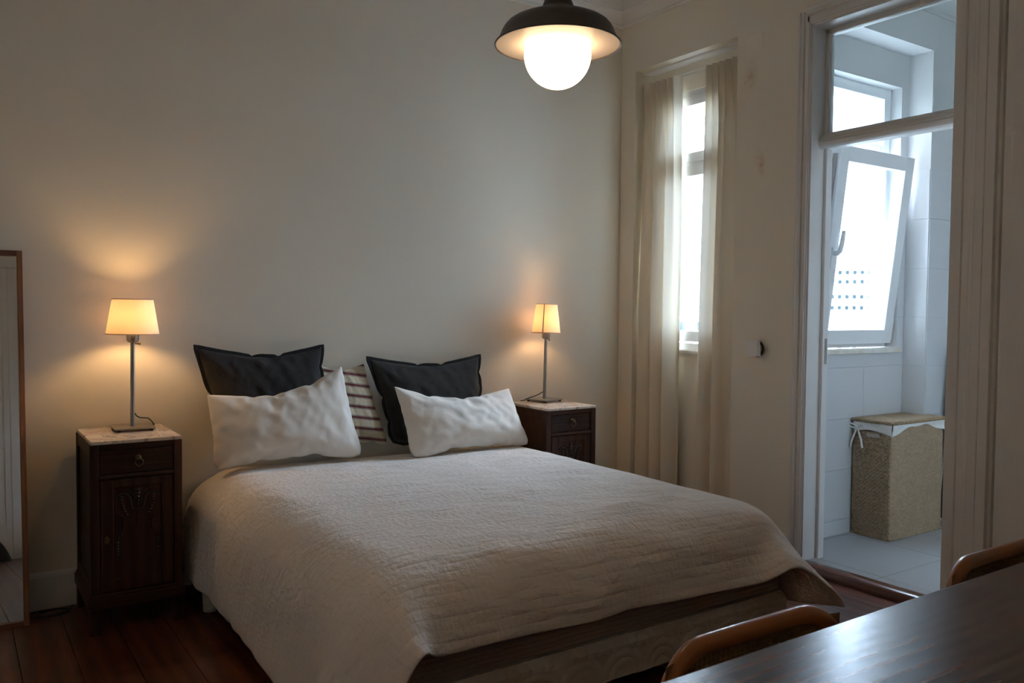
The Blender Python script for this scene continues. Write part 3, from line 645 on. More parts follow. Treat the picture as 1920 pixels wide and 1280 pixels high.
# ---------------------------------------------------------------- duvet (draped cloth, stored as a height map of cloth points)
# each row: x, y, z in millimetres of its first point, then the steps to the next points
DUVET = [
    [893,2131,45,22,-7,36,19,-10,36,19,-10,37,18,-10,37,17,-12,37,15,-12,38,14,-13,38,10,-14,39,11,-14,38,11,-14,39,25,-6,29,31,20,-8,24,28,-21,26,27,-21,27,24,-18,38,16,-10,41,9,-5,42,6,-3,42,4,-1,42,3,-2,42,1,-1,43,1,-2,42,3,-1,43,1,-1,42,-2,-2,43,-3,0,42,-3,-1,43,-3,-1,42,-4,0,42,0,-1,43,4,0,42,6,-1,41,9,0,42,6,-1,42,-2,0,41,-6,-1,42,-4,0,41,-7,0,43,-5,1,42,-1,-1,43,1,-3,43,0,-1,43,1,-2,42,-1,-1,43,-2,-1,42,-3,-1,42,-5,1,42,-7,1,40,-13,6,35,-19,14,25,-25,23,23,-25,25,20,-26,27,31,-20,13,28,6,-29,10,14,-37,1,16,-39,5,16,-39,4,16,-39,4,17,-39,10,14,-38,13,12,-39,14,11,-38,22,-1,-36,25,-7,-33,32,-10,-25],
    [871,2159,66,26,-5,34,23,-6,34,20,-9,37,17,-11,37,17,-11,37,13,-14,38,13,-13,38,14,-12,38,13,-13,38,13,-13,38,22,-9,34,33,15,-2,26,27,-20,27,27,-19,31,23,-16,40,12,-7,42,4,-2,42,1,-1,42,3,-1,42,3,-1,43,0,-1,42,1,-1,42,1,-1,42,-2,0,43,-1,-1,42,0,-1,43,-5,0,42,-5,-1,43,-2,-1,42,-2,0,42,4,-1,42,5,-1,42,8,-1,42,2,0,42,0,-1,43,-2,-1,42,-2,-1,42,-3,-1,42,-1,0,43,0,-2,42,-4,-1,43,-1,-1,43,0,-1,42,0,-2,43,1,-2,42,-2,0,42,-4,0,42,-2,-1,41,-8,3,38,-14,8,26,-24,22,21,-25,26,24,-25,24,34,-19,9,21,10,-33,11,14,-38,5,15,-39,6,15,-38,7,15,-39,8,14,-38,16,9,-39,16,10,-38,18,7,-37,21,1,-37,23,-2,-36,22,-1,-35],
    [845,2181,88,26,-2,33,26,-4,33,23,-5,35,18,-11,37,14,-13,37,13,-14,38,11,-14,39,17,-10,38,16,-10,37,18,-10,37,25,-7,33,38,4,14,30,24,-17,23,29,-21,36,18,-12,40,3,-4,43,-2,0,42,1,-2,42,0,-1,42,2,-1,42,4,-2,43,0,0,42,-2,-1,42,1,-1,42,-3,0,42,-3,0,42,-3,-1,43,-4,-1,42,-5,0,43,0,-1,43,2,-1,42,7,-1,42,9,-1,42,-4,-1,42,1,-1,43,0,0,42,2,-1,42,-1,-1,43,0,-1,42,1,-2,43,-7,0,43,3,-3,43,1,-1,42,-3,-1,42,3,-2,42,1,0,42,-3,0,42,-1,-1,42,2,0,41,-7,2,35,-20,13,22,-25,25,24,-25,25,33,-18,7,16,12,-36,4,15,-39,11,14,-39,10,12,-38,13,12,-39,13,12,-38,23,1,-37,20,6,-37,20,5,-38,20,4,-37,19,5,-37,20,5,-38],
    [818,2202,110,28,0,32,26,-1,33,24,-5,35,25,-5,34,18,-11,36,15,-12,37,17,-12,36,24,-9,34,16,-10,37,16,-9,38,21,-9,36,32,-3,25,31,20,-12,33,19,-14,37,17,-10,40,2,-4,42,-6,1,42,-2,-1,42,3,-2,42,2,-1,42,1,-1,42,0,-1,42,0,0,42,-1,-1,42,-1,-1,42,-5,1,43,-4,0,42,-1,-1,42,-3,0,42,5,-3,42,0,0,43,1,-1,43,1,-1,42,2,-1,42,1,-1,43,2,-1,42,0,0,42,-1,-1,43,-3,0,42,3,-1,43,-5,-1,43,-1,-2,43,4,-3,42,1,-1,43,2,-1,42,-1,-1,42,-4,1,42,0,-1,42,3,-1,42,1,-1,40,-7,4,31,-22,17,20,-25,27,34,-15,1,11,13,-37,11,13,-38,12,12,-38,11,12,-39,17,10,-38,17,8,-38,23,2,-37,20,5,-37,16,8,-38,20,6,-38,21,3,-37,21,4,-37],
    [791,2223,133,26,-1,33,26,-3,33,26,-2,34,25,-3,33,23,-4,35,23,-7,34,20,-13,34,23,-8,35,23,-6,33,21,-8,36,18,-10,36,26,-6,32,37,10,2,36,16,-13,38,11,-9,40,-3,0,41,-4,1,42,4,-4,42,0,0,42,0,-1,42,0,1,42,-1,-1,43,-1,-1,42,1,-1,42,-1,-1,43,-2,0,42,0,-1,41,-4,2,41,1,-3,42,0,2,41,3,-1,43,-1,0,43,1,-2,43,-1,-1,43,0,-1,42,-1,-1,43,0,-1,42,-1,-1,42,-8,2,41,-1,1,43,-3,0,43,1,-2,43,4,-2,43,3,-3,43,1,-1,42,1,-2,42,-2,0,43,0,-1,41,3,-2,42,-2,0,42,3,-1,40,-7,4,24,-26,25,33,-12,-4,15,10,-37,13,12,-38,12,13,-38,19,7,-38,17,9,-38,20,4,-37,21,5,-37,18,6,-38,15,10,-38,19,6,-38,20,4,-37,20,6,-38],
    [769,2252,152,23,-5,35,23,-5,36,24,-3,34,23,-5,36,23,-6,35,25,-4,33,25,-4,34,22,-9,34,30,0,29,29,-3,31,23,-8,34,25,-7,33,40,1,12,36,14,-8,40,7,-7,42,-5,3,41,3,-6,42,-2,2,42,-1,1,42,2,-2,42,-1,0,42,0,-1,43,-1,0,42,-2,0,43,-1,-1,42,-1,-1,42,-2,1,41,-4,1,41,4,-4,42,0,0,42,-2,3,42,3,-2,43,0,-1,43,-1,-1,43,-2,0,43,-2,-1,42,-1,-1,43,-1,-1,41,-9,3,42,-1,0,42,0,-1,43,2,-2,43,3,-3,43,0,0,42,4,-3,43,-1,0,42,-1,-1,42,2,-2,42,-3,1,42,3,-3,42,-6,3,42,-1,-1,36,-11,10,28,-8,-9,21,6,-35,20,8,-37,18,8,-38,16,10,-38,19,8,-38,23,3,-36,20,7,-38,19,5,-38,17,8,-38,15,10,-38,18,5,-38,18,6,-38],
    [767,2290,159,19,-6,38,20,-7,38,19,-6,38,19,-7,37,21,-7,37,22,-6,36,22,-6,35,26,-4,34,28,-2,31,30,-1,30,32,1,28,33,-3,25,40,1,14,41,3,10,41,4,-3,40,1,-5,41,1,-2,43,-2,1,42,0,-1,42,0,0,43,-1,0,42,0,1,42,-1,0,43,-2,2,42,-1,0,42,-1,0,43,-2,0,42,-1,0,42,1,-4,42,-1,1,42,-1,-2,42,0,-2,43,0,-2,42,-1,0,43,-2,0,42,-2,0,42,-2,-1,43,-1,0,42,-1,-2,43,-1,-1,42,1,-2,43,-1,1,42,1,-2,43,0,-1,43,-1,0,42,0,-1,42,-1,-1,42,0,-1,42,-1,-1,42,-1,1,42,-1,-2,41,-1,-1,40,-9,6,29,-1,-21,25,5,-34,23,6,-35,26,3,-34,21,7,-38,21,5,-37,21,7,-38,19,7,-39,17,9,-38,15,9,-39,15,8,-39,13,9,-40,12,8,-39],
    [788,2326,155,21,-9,35,22,-9,36,17,-5,38,19,-7,37,21,-8,37,19,-6,38,13,-1,40,15,1,40,21,-3,37,31,-1,28,36,0,21,34,1,26,40,0,14,39,1,15,43,1,5,41,3,-5,42,-1,2,42,-1,0,42,0,-2,43,-2,4,42,-2,1,42,-2,2,43,0,-1,42,-1,2,42,-1,1,43,-1,1,42,0,-1,42,0,-1,43,1,-2,42,-1,-1,42,-1,-3,43,-1,-1,42,-2,-1,42,-2,0,43,-2,-1,42,-1,-1,43,-1,0,42,-1,-1,43,-1,0,42,-1,-1,42,0,-1,43,-1,-1,42,-2,2,43,0,-1,42,-1,0,43,-1,0,42,2,-5,42,-2,3,42,-1,-2,42,0,-3,42,0,0,41,-5,2,41,-2,-7,31,2,-28,31,2,-29,27,3,-32,25,5,-34,17,7,-39,13,7,-41,12,5,-41,13,6,-41,15,9,-40,13,7,-40,11,6,-41,10,6,-41,14,12,-37],
    [819,2351,141,19,-3,37,20,-5,37,19,-6,37,19,-6,37,18,-5,38,12,-2,40,12,-2,40,12,0,41,16,1,39,19,1,37,35,-1,24,37,0,20,39,1,18,40,0,12,42,1,7,43,0,2,42,-1,0,42,0,1,42,-2,1,43,0,0,42,-1,2,42,-2,4,42,-1,1,42,1,-2,42,-2,1,43,-1,-1,42,0,-2,43,-1,1,42,-1,0,43,-1,-1,42,-1,0,43,-2,0,42,-1,0,43,-2,0,42,-2,0,42,-2,1,43,-1,-1,42,-2,0,42,-1,-1,43,-1,-1,42,0,0,43,-1,-1,42,-1,-1,42,0,-1,43,-1,-1,42,-1,0,43,-1,0,42,0,-1,42,0,-2,43,-2,-1,42,-1,-1,42,-2,-3,41,-1,-12,35,0,-23,31,1,-28,18,3,-37,8,3,-41,8,3,-42,8,4,-40,12,6,-41,12,5,-42,11,4,-41,12,5,-41,14,8,-40,12,8,-40,13,8,-40],
    [843,2383,130,21,-3,37,19,-3,38,22,-5,36,16,-2,39,8,-2,41,-2,1,42,10,-1,42,11,0,41,17,0,39,25,0,34,30,-1,29,36,0,23,39,-1,17,41,0,13,42,0,6,42,0,2,43,-1,2,42,-1,2,43,0,-1,43,-2,1,42,-1,2,42,-1,3,42,-1,1,41,1,-3,43,-1,1,42,-1,2,42,0,-2,43,-1,1,43,-1,0,42,-2,0,43,-2,0,43,-1,0,42,-1,0,43,-2,3,42,-1,0,42,-1,0,43,-1,0,42,-1,2,42,-2,0,42,-1,-4,43,-1,2,42,-1,-4,43,-1,-1,42,-2,-1,43,-1,0,42,-1,0,42,-1,1,43,0,-1,42,-1,-3,43,-1,0,43,-1,-3,43,-1,-3,41,-1,-13,36,-1,-23,26,0,-33,15,1,-39,2,2,-42,-2,2,-42,2,1,-42,7,2,-42,9,2,-42,11,4,-41,11,4,-42,11,4,-41,14,9,-40,14,8,-40],
    [861,2420,125,25,-6,34,19,-2,38,14,-2,40,9,0,41,1,0,42,0,0,43,5,0,42,12,-1,41,18,0,39,25,0,34,32,-1,28,36,0,24,38,-1,18,41,0,12,42,0,7,43,0,2,42,0,3,42,0,1,42,-1,4,43,-2,3,42,0,-1,43,-1,-2,42,-1,1,42,-1,4,43,-1,0,42,-1,1,42,-1,-3,43,0,-2,42,-1,1,43,-2,0,42,-1,-1,43,-2,2,42,-1,1,43,-1,0,43,-2,3,43,-1,3,42,0,0,42,0,-3,42,-2,-1,42,-1,3,42,-2,-4,43,-2,0,42,-1,-3,43,-3,1,43,-1,-1,42,-1,-3,42,0,-2,43,-1,0,42,0,-1,43,-1,-1,42,0,-2,43,-1,-3,41,-1,-13,36,-1,-23,26,-1,-33,15,1,-40,2,2,-42,3,1,-42,-2,2,-42,4,1,-42,2,2,-43,8,3,-42,9,3,-41,5,2,-42,8,3,-42,9,4,-42],
    [879,2457,119,18,-3,37,16,-2,39,5,0,42,2,-1,43,1,0,42,5,0,42,7,0,43,13,-1,40,19,0,38,25,0,34,32,-1,29,35,0,23,39,-1,19,40,0,13,43,0,5,42,1,2,43,0,2,42,0,0,42,-1,1,41,-1,9,42,-1,1,43,-1,-1,43,-1,-1,42,-1,0,43,-1,0,42,-1,-2,42,-1,0,43,-1,-1,42,-2,2,43,-1,1,42,-1,-1,42,-1,4,43,-2,2,43,-2,4,43,-2,5,43,-2,5,43,-2,2,42,-1,0,42,-1,-1,42,1,-3,42,-1,-3,42,-1,-3,43,-1,-6,42,-1,-5,42,0,-4,43,-1,-1,42,0,0,43,-1,-1,42,-1,0,42,0,0,43,0,-2,42,-1,-4,41,0,-13,36,-1,-23,26,0,-33,14,0,-40,4,0,-42,2,1,-42,0,1,-42,1,1,-43,0,1,-42,6,2,-42,6,2,-42,0,1,-42,5,2,-43,5,2,-42],
    [885,2498,117,15,-2,39,12,-1,41,0,-1,42,5,-1,42,4,0,43,7,-1,41,11,0,41,9,0,42,19,0,38,25,0,34,30,-1,29,36,0,23,39,-1,17,41,0,12,42,0,7,42,0,3,42,0,1,42,0,5,42,0,-4,41,-1,7,43,-1,0,42,-1,2,43,-1,-1,42,-1,-1,43,-2,-1,42,-1,2,43,-1,-3,43,-2,2,42,-1,0,43,-1,1,42,0,1,42,-2,-2,43,-2,0,43,-3,1,43,-4,4,43,-3,5,43,-1,7,41,0,10,43,0,3,42,-1,-1,42,0,-3,42,1,-7,42,0,-3,42,1,-4,42,-1,1,43,-1,-2,42,1,-4,42,0,-6,42,-2,-3,43,-1,-2,42,0,-2,42,-1,-5,41,1,-12,36,0,-23,26,0,-33,13,0,-40,8,-1,-42,0,0,-42,-1,0,-43,2,0,-42,2,1,-42,4,2,-42,-1,1,-42,3,2,-43,7,1,-42,7,1,-43],
    [886,2542,117,12,-2,41,10,-2,41,6,-2,42,7,-1,41,5,-1,42,3,-1,42,6,0,43,13,0,41,18,0,37,26,0,34,31,-1,29,36,0,22,39,-1,18,40,0,12,42,-1,6,42,1,1,43,0,3,42,0,1,42,0,2,42,-1,0,43,-1,-1,42,-1,2,42,-1,2,43,-1,0,42,-1,0,43,-2,1,42,-1,0,43,-1,1,43,-1,1,42,0,3,42,0,-3,42,-1,3,42,-1,-2,43,-3,0,42,-2,2,43,-3,0,42,-1,3,43,-2,4,42,-1,3,42,-1,2,42,0,2,42,-1,0,43,-1,-1,42,-2,-1,43,0,1,42,0,-3,42,0,-5,42,-1,-6,42,0,-5,43,0,-3,42,0,-2,42,-1,-4,41,0,-12,35,1,-23,27,0,-33,13,0,-40,9,0,-41,2,0,-43,4,0,-42,2,0,-41,3,0,-43,4,1,-42,4,2,-42,6,1,-43,6,0,-42,7,0,-42],
    [875,2588,121,15,-3,40,15,-3,40,10,-3,41,8,-2,42,4,-1,42,3,-1,41,10,-1,42,7,0,41,21,0,37,24,0,35,32,0,28,36,-1,22,38,0,18,40,-1,14,43,0,5,42,0,1,42,0,1,42,0,1,43,0,2,43,0,0,42,-1,0,43,0,1,42,-2,1,43,-1,2,42,-1,0,42,-2,0,43,-2,2,42,-1,-1,43,-1,4,42,0,0,42,0,1,42,0,0,42,0,1,42,0,-3,42,-1,0,42,-1,3,42,-1,-2,42,-1,-2,42,0,3,42,-2,-3,43,-2,1,42,-1,4,43,-3,-2,42,-2,1,43,-2,-4,42,-2,-3,42,-1,-2,43,-1,0,42,0,-2,43,-1,0,42,0,-1,43,0,-4,40,0,-11,35,1,-24,26,0,-33,15,0,-40,5,0,-42,8,0,-41,9,0,-42,6,0,-42,5,0,-42,5,1,-42,6,0,-42,5,0,-42,5,1,-42,3,0,-43],
    [875,2630,122,11,-2,41,10,-2,41,11,-2,41,8,-2,41,7,-2,42,6,-1,42,3,-2,42,17,0,39,20,0,37,25,0,35,32,-1,28,36,0,22,38,-1,19,40,-1,14,42,0,4,42,-1,1,42,0,1,43,0,1,43,0,0,42,0,1,43,-1,1,43,-1,2,42,-1,1,42,-1,0,42,-2,0,43,-1,2,42,0,1,42,-1,5,42,-1,-1,43,0,-1,42,0,0,42,-1,0,43,-1,-2,42,0,2,41,-1,3,42,0,-5,42,-1,1,42,-1,2,42,1,-4,42,-2,0,43,-2,0,43,-2,-1,42,-3,2,43,-2,-4,42,-2,0,43,-2,-1,42,-2,-1,42,-1,-1,43,0,0,42,-1,-1,42,0,-1,42,0,-3,41,0,-12,35,0,-24,26,0,-33,14,0,-40,8,0,-41,5,1,-42,5,-1,-42,5,0,-42,3,0,-42,5,1,-42,5,1,-42,0,-1,-43,1,0,-42,1,0,-42],
    [889,2668,121,3,0,42,3,-1,42,7,-1,42,6,-2,42,7,-1,42,9,-1,42,5,-1,42,16,-1,39,23,-1,35,26,-1,34,31,0,28,37,-1,22,38,0,19,40,-1,14,42,0,4,42,-1,2,43,0,1,42,0,0,43,0,-1,42,-1,2,43,-1,2,42,-1,1,42,-1,1,43,-1,0,42,-1,1,42,-1,3,42,-1,1,42,0,6,42,0,-2,42,0,3,42,0,-7,42,-1,3,43,-1,0,42,-1,-2,43,-1,3,42,-1,-2,42,-1,0,42,-1,-3,42,0,2,42,-1,-3,43,-2,0,43,-2,0,42,-3,-2,43,-2,-1,42,-2,3,43,-3,3,42,-2,0,42,-1,-2,42,0,-5,43,0,0,42,0,-3,42,0,-4,40,0,-12,35,0,-24,26,0,-33,14,0,-40,6,0,-42,3,0,-42,2,0,-42,5,0,-42,1,0,-42,2,0,-43,-1,-1,-42,3,1,-42,-2,-1,-42,-1,0,-42],
    [892,2709,121,7,0,42,5,-1,42,7,-2,41,5,-1,43,5,-1,42,4,-1,42,13,-1,40,10,-1,41,21,-1,37,26,0,33,32,-1,27,35,0,24,39,0,16,41,0,12,42,0,5,42,-1,3,42,0,0,43,-1,1,42,-1,1,42,-1,1,43,-1,1,42,-1,1,42,-1,1,42,-1,3,42,-1,-1,42,0,-1,43,-1,3,42,0,4,42,-1,-3,42,0,2,42,0,3,42,-1,-2,42,-1,-1,42,-1,4,43,0,0,42,-1,0,43,-2,-1,42,-1,-2,42,-1,-2,43,-1,0,42,-1,-2,42,-2,-1,42,-2,1,43,-2,4,42,-2,3,43,-2,1,42,-1,0,42,-1,0,42,-1,-5,43,-1,-4,42,-1,-3,42,0,-8,40,0,-11,36,0,-23,25,0,-34,16,0,-40,2,0,-42,1,0,-42,-1,0,-42,1,0,-43,0,0,-42,1,0,-43,2,0,-42,3,-1,-42,4,0,-42,8,-1,-42],
    [894,2751,121,6,0,42,4,0,42,4,-1,42,8,-1,42,4,-2,42,10,-1,41,11,-2,41,9,-1,41,19,-1,37,26,-1,33,33,-1,27,35,0,23,39,0,17,40,-1,12,42,0,5,43,0,2,42,0,1,42,-1,1,42,-1,1,43,-1,1,42,-1,1,43,-1,1,42,-1,2,42,-1,2,42,-1,0,42,0,-2,42,0,2,42,0,1,43,-1,0,42,-1,2,42,0,0,42,-1,0,42,-1,2,42,-1,-1,43,-1,0,42,-1,-1,43,0,-1,42,-1,1,42,-1,-2,43,-2,1,42,-1,-1,42,-2,-1,42,-1,-1,43,-1,1,42,-1,0,42,-1,-2,41,0,-2,41,1,4,42,-3,-6,43,-1,1,42,-3,0,43,-1,-6,41,-1,-11,36,-1,-24,25,0,-33,15,0,-40,5,0,-42,0,0,-42,-2,0,-43,2,0,-42,-1,1,-43,0,0,-42,3,-1,-42,5,0,-42,7,-1,-42,5,-1,-42],
    [899,2795,121,-2,-1,42,1,-1,43,4,-1,42,7,-1,42,6,-2,42,6,-2,42,9,-3,42,16,0,39,25,-1,35,24,-1,34,33,-1,28,36,0,22,38,-1,18,40,0,13,43,0,3,42,0,1,42,-1,3,42,0,1,43,-1,-1,42,-1,3,42,-1,2,43,-1,-2,42,-1,4,43,-1,2,42,0,3,42,-2,3,42,1,-5,42,0,-1,43,-1,1,42,-1,0,42,-1,0,42,0,1,42,-1,-1,42,-1,1,43,-1,-1,42,0,0,42,0,1,42,-1,0,43,-1,-1,42,-1,-2,42,-2,2,43,-2,-2,42,-1,-1,43,-1,3,41,-1,-5,41,-1,3,42,0,-2,42,0,-2,41,-2,3,43,-1,-1,42,-2,-2,42,-2,-7,42,-2,-11,36,-1,-24,26,0,-33,14,-1,-40,3,0,-42,2,0,-42,5,0,-43,-1,1,-42,4,-1,-42,1,0,-43,2,0,-42,4,0,-42,2,-1,-42,-2,0,-42],
    [898,2836,122,4,-1,42,3,0,42,10,-2,41,7,-2,41,7,-1,42,3,-1,42,0,-1,43,17,-1,39,21,-1,37,26,-2,33,32,-1,27,36,-1,23,39,-1,17,41,0,12,41,0,5,43,-1,2,42,0,1,42,0,2,42,-1,0,43,-1,2,42,-2,1,42,0,3,43,-1,3,42,-1,5,42,-1,3,42,-1,2,42,0,-3,43,0,-1,42,-1,-2,42,0,-3,43,-1,0,42,-1,0,43,-1,1,42,0,1,41,-1,-2,43,0,0,42,0,1,42,0,0,42,-1,-1,42,0,-2,42,-1,3,42,-2,-1,42,-2,5,43,-1,2,42,-1,-1,43,-1,0,41,-1,-4,42,-1,-4,43,-1,-1,42,-2,-2,42,-3,-2,42,-1,-6,41,-2,-12,36,-1,-24,25,0,-34,15,-1,-39,5,0,-42,3,0,-42,4,0,-43,0,0,-42,3,0,-42,3,0,-43,0,0,-42,1,-1,-42,1,0,-42,0,-1,-43],
    [899,2877,123,4,-1,42,12,-1,40,7,-2,42,4,-1,42,0,-1,41,4,-1,42,7,-1,42,13,-2,40,19,-1,38,28,-1,32,32,-1,27,35,-1,24,40,-1,16,40,0,11,42,-1,7,42,0,2,43,0,0,42,0,1,42,-1,1,43,-1,2,42,-1,2,43,-1,2,42,-1,1,43,0,3,42,-1,-1,41,1,4,42,-2,-5,42,0,0,43,-1,2,42,-1,1,42,-1,3,43,-1,2,43,-1,2,42,0,0,43,0,0,42,1,-3,41,0,-4,42,-1,-2,42,-1,1,42,0,-2,42,-2,2,42,-2,2,42,-1,3,42,-1,2,43,-2,0,42,-1,0,43,-2,-1,42,-1,-8,42,-2,-3,42,-1,-2,42,-2,-3,42,-1,-2,40,-1,-13,35,-1,-24,26,0,-34,14,-1,-40,5,0,-42,2,0,-42,2,-1,-42,2,0,-43,-1,-1,-42,5,0,-42,3,0,-42,2,-1,-42,1,0,-43,2,0,-42],
    [899,2918,124,3,-1,42,9,-2,42,9,-1,40,3,-1,42,0,-2,43,2,0,42,11,-2,41,13,-1,40,22,-1,37,26,-1,33,32,-1,28,36,-1,22,39,-1,17,40,0,12,42,-1,3,43,0,2,42,0,2,43,-1,1,42,0,-1,43,-1,3,42,-1,1,43,-1,2,43,0,3,42,-1,0,42,-1,-1,42,0,-1,41,0,2,42,-1,-1,42,-1,3,43,-1,1,42,-2,2,43,0,6,43,-1,5,42,-1,5,43,0,2,42,2,-5,42,-1,-5,41,0,-5,41,0,-6,43,-1,-2,42,-2,1,43,-2,0,42,-3,-4,42,-2,0,42,-2,-2,43,-1,1,42,-1,1,42,0,0,42,-1,0,42,-1,0,42,-1,-5,42,-2,-2,40,-1,-13,35,-1,-24,25,0,-34,14,0,-40,4,-1,-42,1,0,-43,1,-1,-42,1,-1,-42,-1,0,-42,3,0,-43,2,0,-42,-1,-2,-42,1,0,-42,6,0,-42],
    [899,2959,125,5,-2,42,9,-1,41,5,-1,42,7,-1,41,3,-2,43,-1,-1,42,15,-1,40,8,-1,41,22,-1,37,26,-1,34,31,-1,28,37,-1,21,38,-1,16,41,0,10,41,-1,8,43,0,0,42,0,2,43,-1,0,43,0,-1,42,-1,3,43,-1,1,42,0,0,42,-1,2,43,0,1,42,-1,1,42,-1,-1,42,0,3,42,-1,0,42,-1,1,42,-1,1,43,-1,-1,41,-1,5,43,-1,-1,43,0,4,42,1,7,43,0,3,42,-1,-5,42,0,-4,41,-1,-8,43,-1,-3,42,-1,1,42,-2,-1,43,-2,-1,42,-2,-1,42,-2,1,42,-1,-2,42,0,0,43,-1,-2,42,-1,1,42,-1,-1,42,-1,-3,43,-2,-3,40,-1,-13,34,0,-24,26,0,-33,13,0,-40,4,-1,-43,1,0,-42,1,-2,-42,4,-1,-42,-1,-2,-43,-4,0,-42,-1,0,-42,-2,-1,-43,3,0,-42,2,0,-42],
    [902,2999,126,6,-1,42,7,-1,41,3,-1,42,4,-1,42,0,-2,42,10,-1,42,10,0,42,7,-2,41,20,-1,38,29,-1,31,30,-1,30,35,-1,24,40,-1,15,41,0,9,43,0,4,42,0,2,42,-1,-3,43,0,2,42,-1,1,43,0,1,42,-1,0,43,0,2,42,0,4,42,0,-1,43,0,1,42,-2,-2,43,-1,2,42,-2,0,42,-1,3,42,-1,-1,42,-1,1,42,0,2,41,0,-4,42,0,3,43,-1,-1,42,0,2,43,0,3,43,0,-1,42,-1,-3,43,-2,-3,42,-1,-1,42,-1,0,42,-1,3,42,-1,-1,42,-2,-1,42,-1,-1,42,-2,-4,43,-1,0,43,-2,-1,42,-1,-1,42,-1,-1,43,-2,-1,39,0,-15,37,-1,-22,23,0,-35,14,0,-40,5,0,-43,3,0,-42,-2,-1,-42,5,-1,-42,5,-1,-42,-7,0,-42,-5,-1,-42,1,-1,-43,0,-1,-43,-1,-1,-42],
    [908,3040,127,2,-1,42,1,0,42,3,-1,43,2,-1,42,4,-1,42,8,-2,42,11,-1,41,10,-2,41,22,-1,36,28,-1,31,31,-1,28,36,0,22,39,-1,16,41,0,10,42,0,5,42,-1,1,42,0,0,42,-1,1,43,0,1,42,-1,1,43,-1,3,42,0,5,42,0,2,42,0,1,42,-1,1,43,0,0,42,0,1,43,-1,1,42,-1,1,42,-1,-1,43,-1,0,42,-1,2,42,-1,-3,41,0,-6,43,-1,1,42,-1,0,43,-1,1,42,0,0,43,-1,-1,42,-1,-1,43,-1,0,41,-1,6,42,-1,4,42,-1,1,43,-2,-1,41,-2,-6,43,-1,-4,42,-1,-5,43,-2,-2,43,-1,0,42,-1,-1,43,0,-3,40,-1,-10,36,0,-21,20,-1,-37,13,0,-42,7,-1,-42,3,0,-43,-1,0,-43,7,0,-41,10,-1,-41,0,0,-42,-8,1,-42,-1,-1,-43,-3,-1,-42,-5,-1,-43],
    [909,3081,127,1,0,43,0,-1,42,7,-1,42,3,-1,43,3,-1,42,7,-1,41,7,-1,42,16,-1,39,17,-1,39,31,0,28,30,-1,28,35,-1,23,40,-1,14,41,-1,11,42,0,7,42,-1,1,42,-1,-2,42,0,3,42,-1,2,43,-1,-1,42,-1,6,42,0,3,42,-1,3,43,-1,1,42,0,1,42,0,-1,42,0,5,43,0,1,42,0,1,43,0,0,42,-1,0,42,-1,0,43,-1,-1,42,-1,-2,43,-2,-2,42,-1,-2,42,-1,-5,42,0,1,42,-1,-2,43,-1,-2,42,-1,2,42,-1,2,42,-1,5,42,-1,0,42,-3,-6,42,-1,-2,42,-2,-5,43,-1,1,42,-1,0,43,-1,-2,42,-1,2,43,-1,-1,37,-1,-19,35,0,-24,27,0,-30,11,0,-41,6,-1,-43,2,0,-43,2,0,-42,6,0,-42,8,0,-41,1,0,-43,0,0,-42,-3,0,-42,-5,-1,-42,-8,0,-42],
    [906,3122,128,5,-1,43,3,0,42,3,-1,42,3,0,42,4,-1,43,7,0,42,10,0,40,9,-1,41,20,-2,36,26,-1,33,34,-1,25,37,-2,22,39,-1,16,41,-1,13,42,-1,3,42,0,1,42,-1,-1,43,0,2,42,0,1,43,0,1,42,0,1,42,-1,-1,42,-1,1,43,0,1,42,-1,1,42,0,3,42,-2,-1,43,-2,0,42,-2,1,42,-1,-1,43,0,-1,42,-1,1,42,-1,0,43,0,0,42,-1,0,42,0,0,43,0,1,42,-1,0,42,0,-1,43,0,-1,42,-1,1,42,-1,3,42,-2,-4,42,-1,0,42,-2,-2,43,-1,-2,42,-2,0,42,-2,0,42,-1,-1,43,-1,-1,42,-1,0,42,-1,-2,40,-1,-13,34,0,-24,27,-1,-33,10,0,-41,5,0,-42,3,0,-42,2,0,-43,3,0,-42,5,0,-42,3,0,-42,-4,-1,-42,-2,0,-42,-3,-1,-42,-2,1,-42],
    [907,3163,129,2,-1,42,7,-1,42,3,0,43,4,0,42,4,0,42,5,0,42,6,0,41,12,-1,40,21,0,35,25,-2,34,34,-1,25,37,-2,21,39,-1,18,42,-2,8,41,-1,7,43,0,-1,42,-1,2,43,-1,1,42,0,1,42,0,2,42,0,-2,43,0,1,42,-1,1,42,0,1,43,-1,1,42,-1,0,43,-2,1,42,-2,1,43,-2,3,42,-1,-2,42,-1,2,42,0,-1,42,-1,4,42,-1,-1,42,0,-2,43,0,-2,42,0,-2,43,-1,1,42,0,0,42,0,-1,43,-1,-1,42,-1,0,42,-2,0,42,-1,-1,43,-2,-2,42,-1,0,42,-2,0,42,-2,2,42,-1,-2,43,-1,-1,42,-1,-2,42,-1,-3,41,-2,-11,35,0,-22,20,0,-37,16,0,-39,4,0,-42,3,0,-42,3,0,-43,3,0,-42,3,0,-42,2,0,-42,0,0,-43,-3,-1,-42,1,0,-42,-3,0,-42],
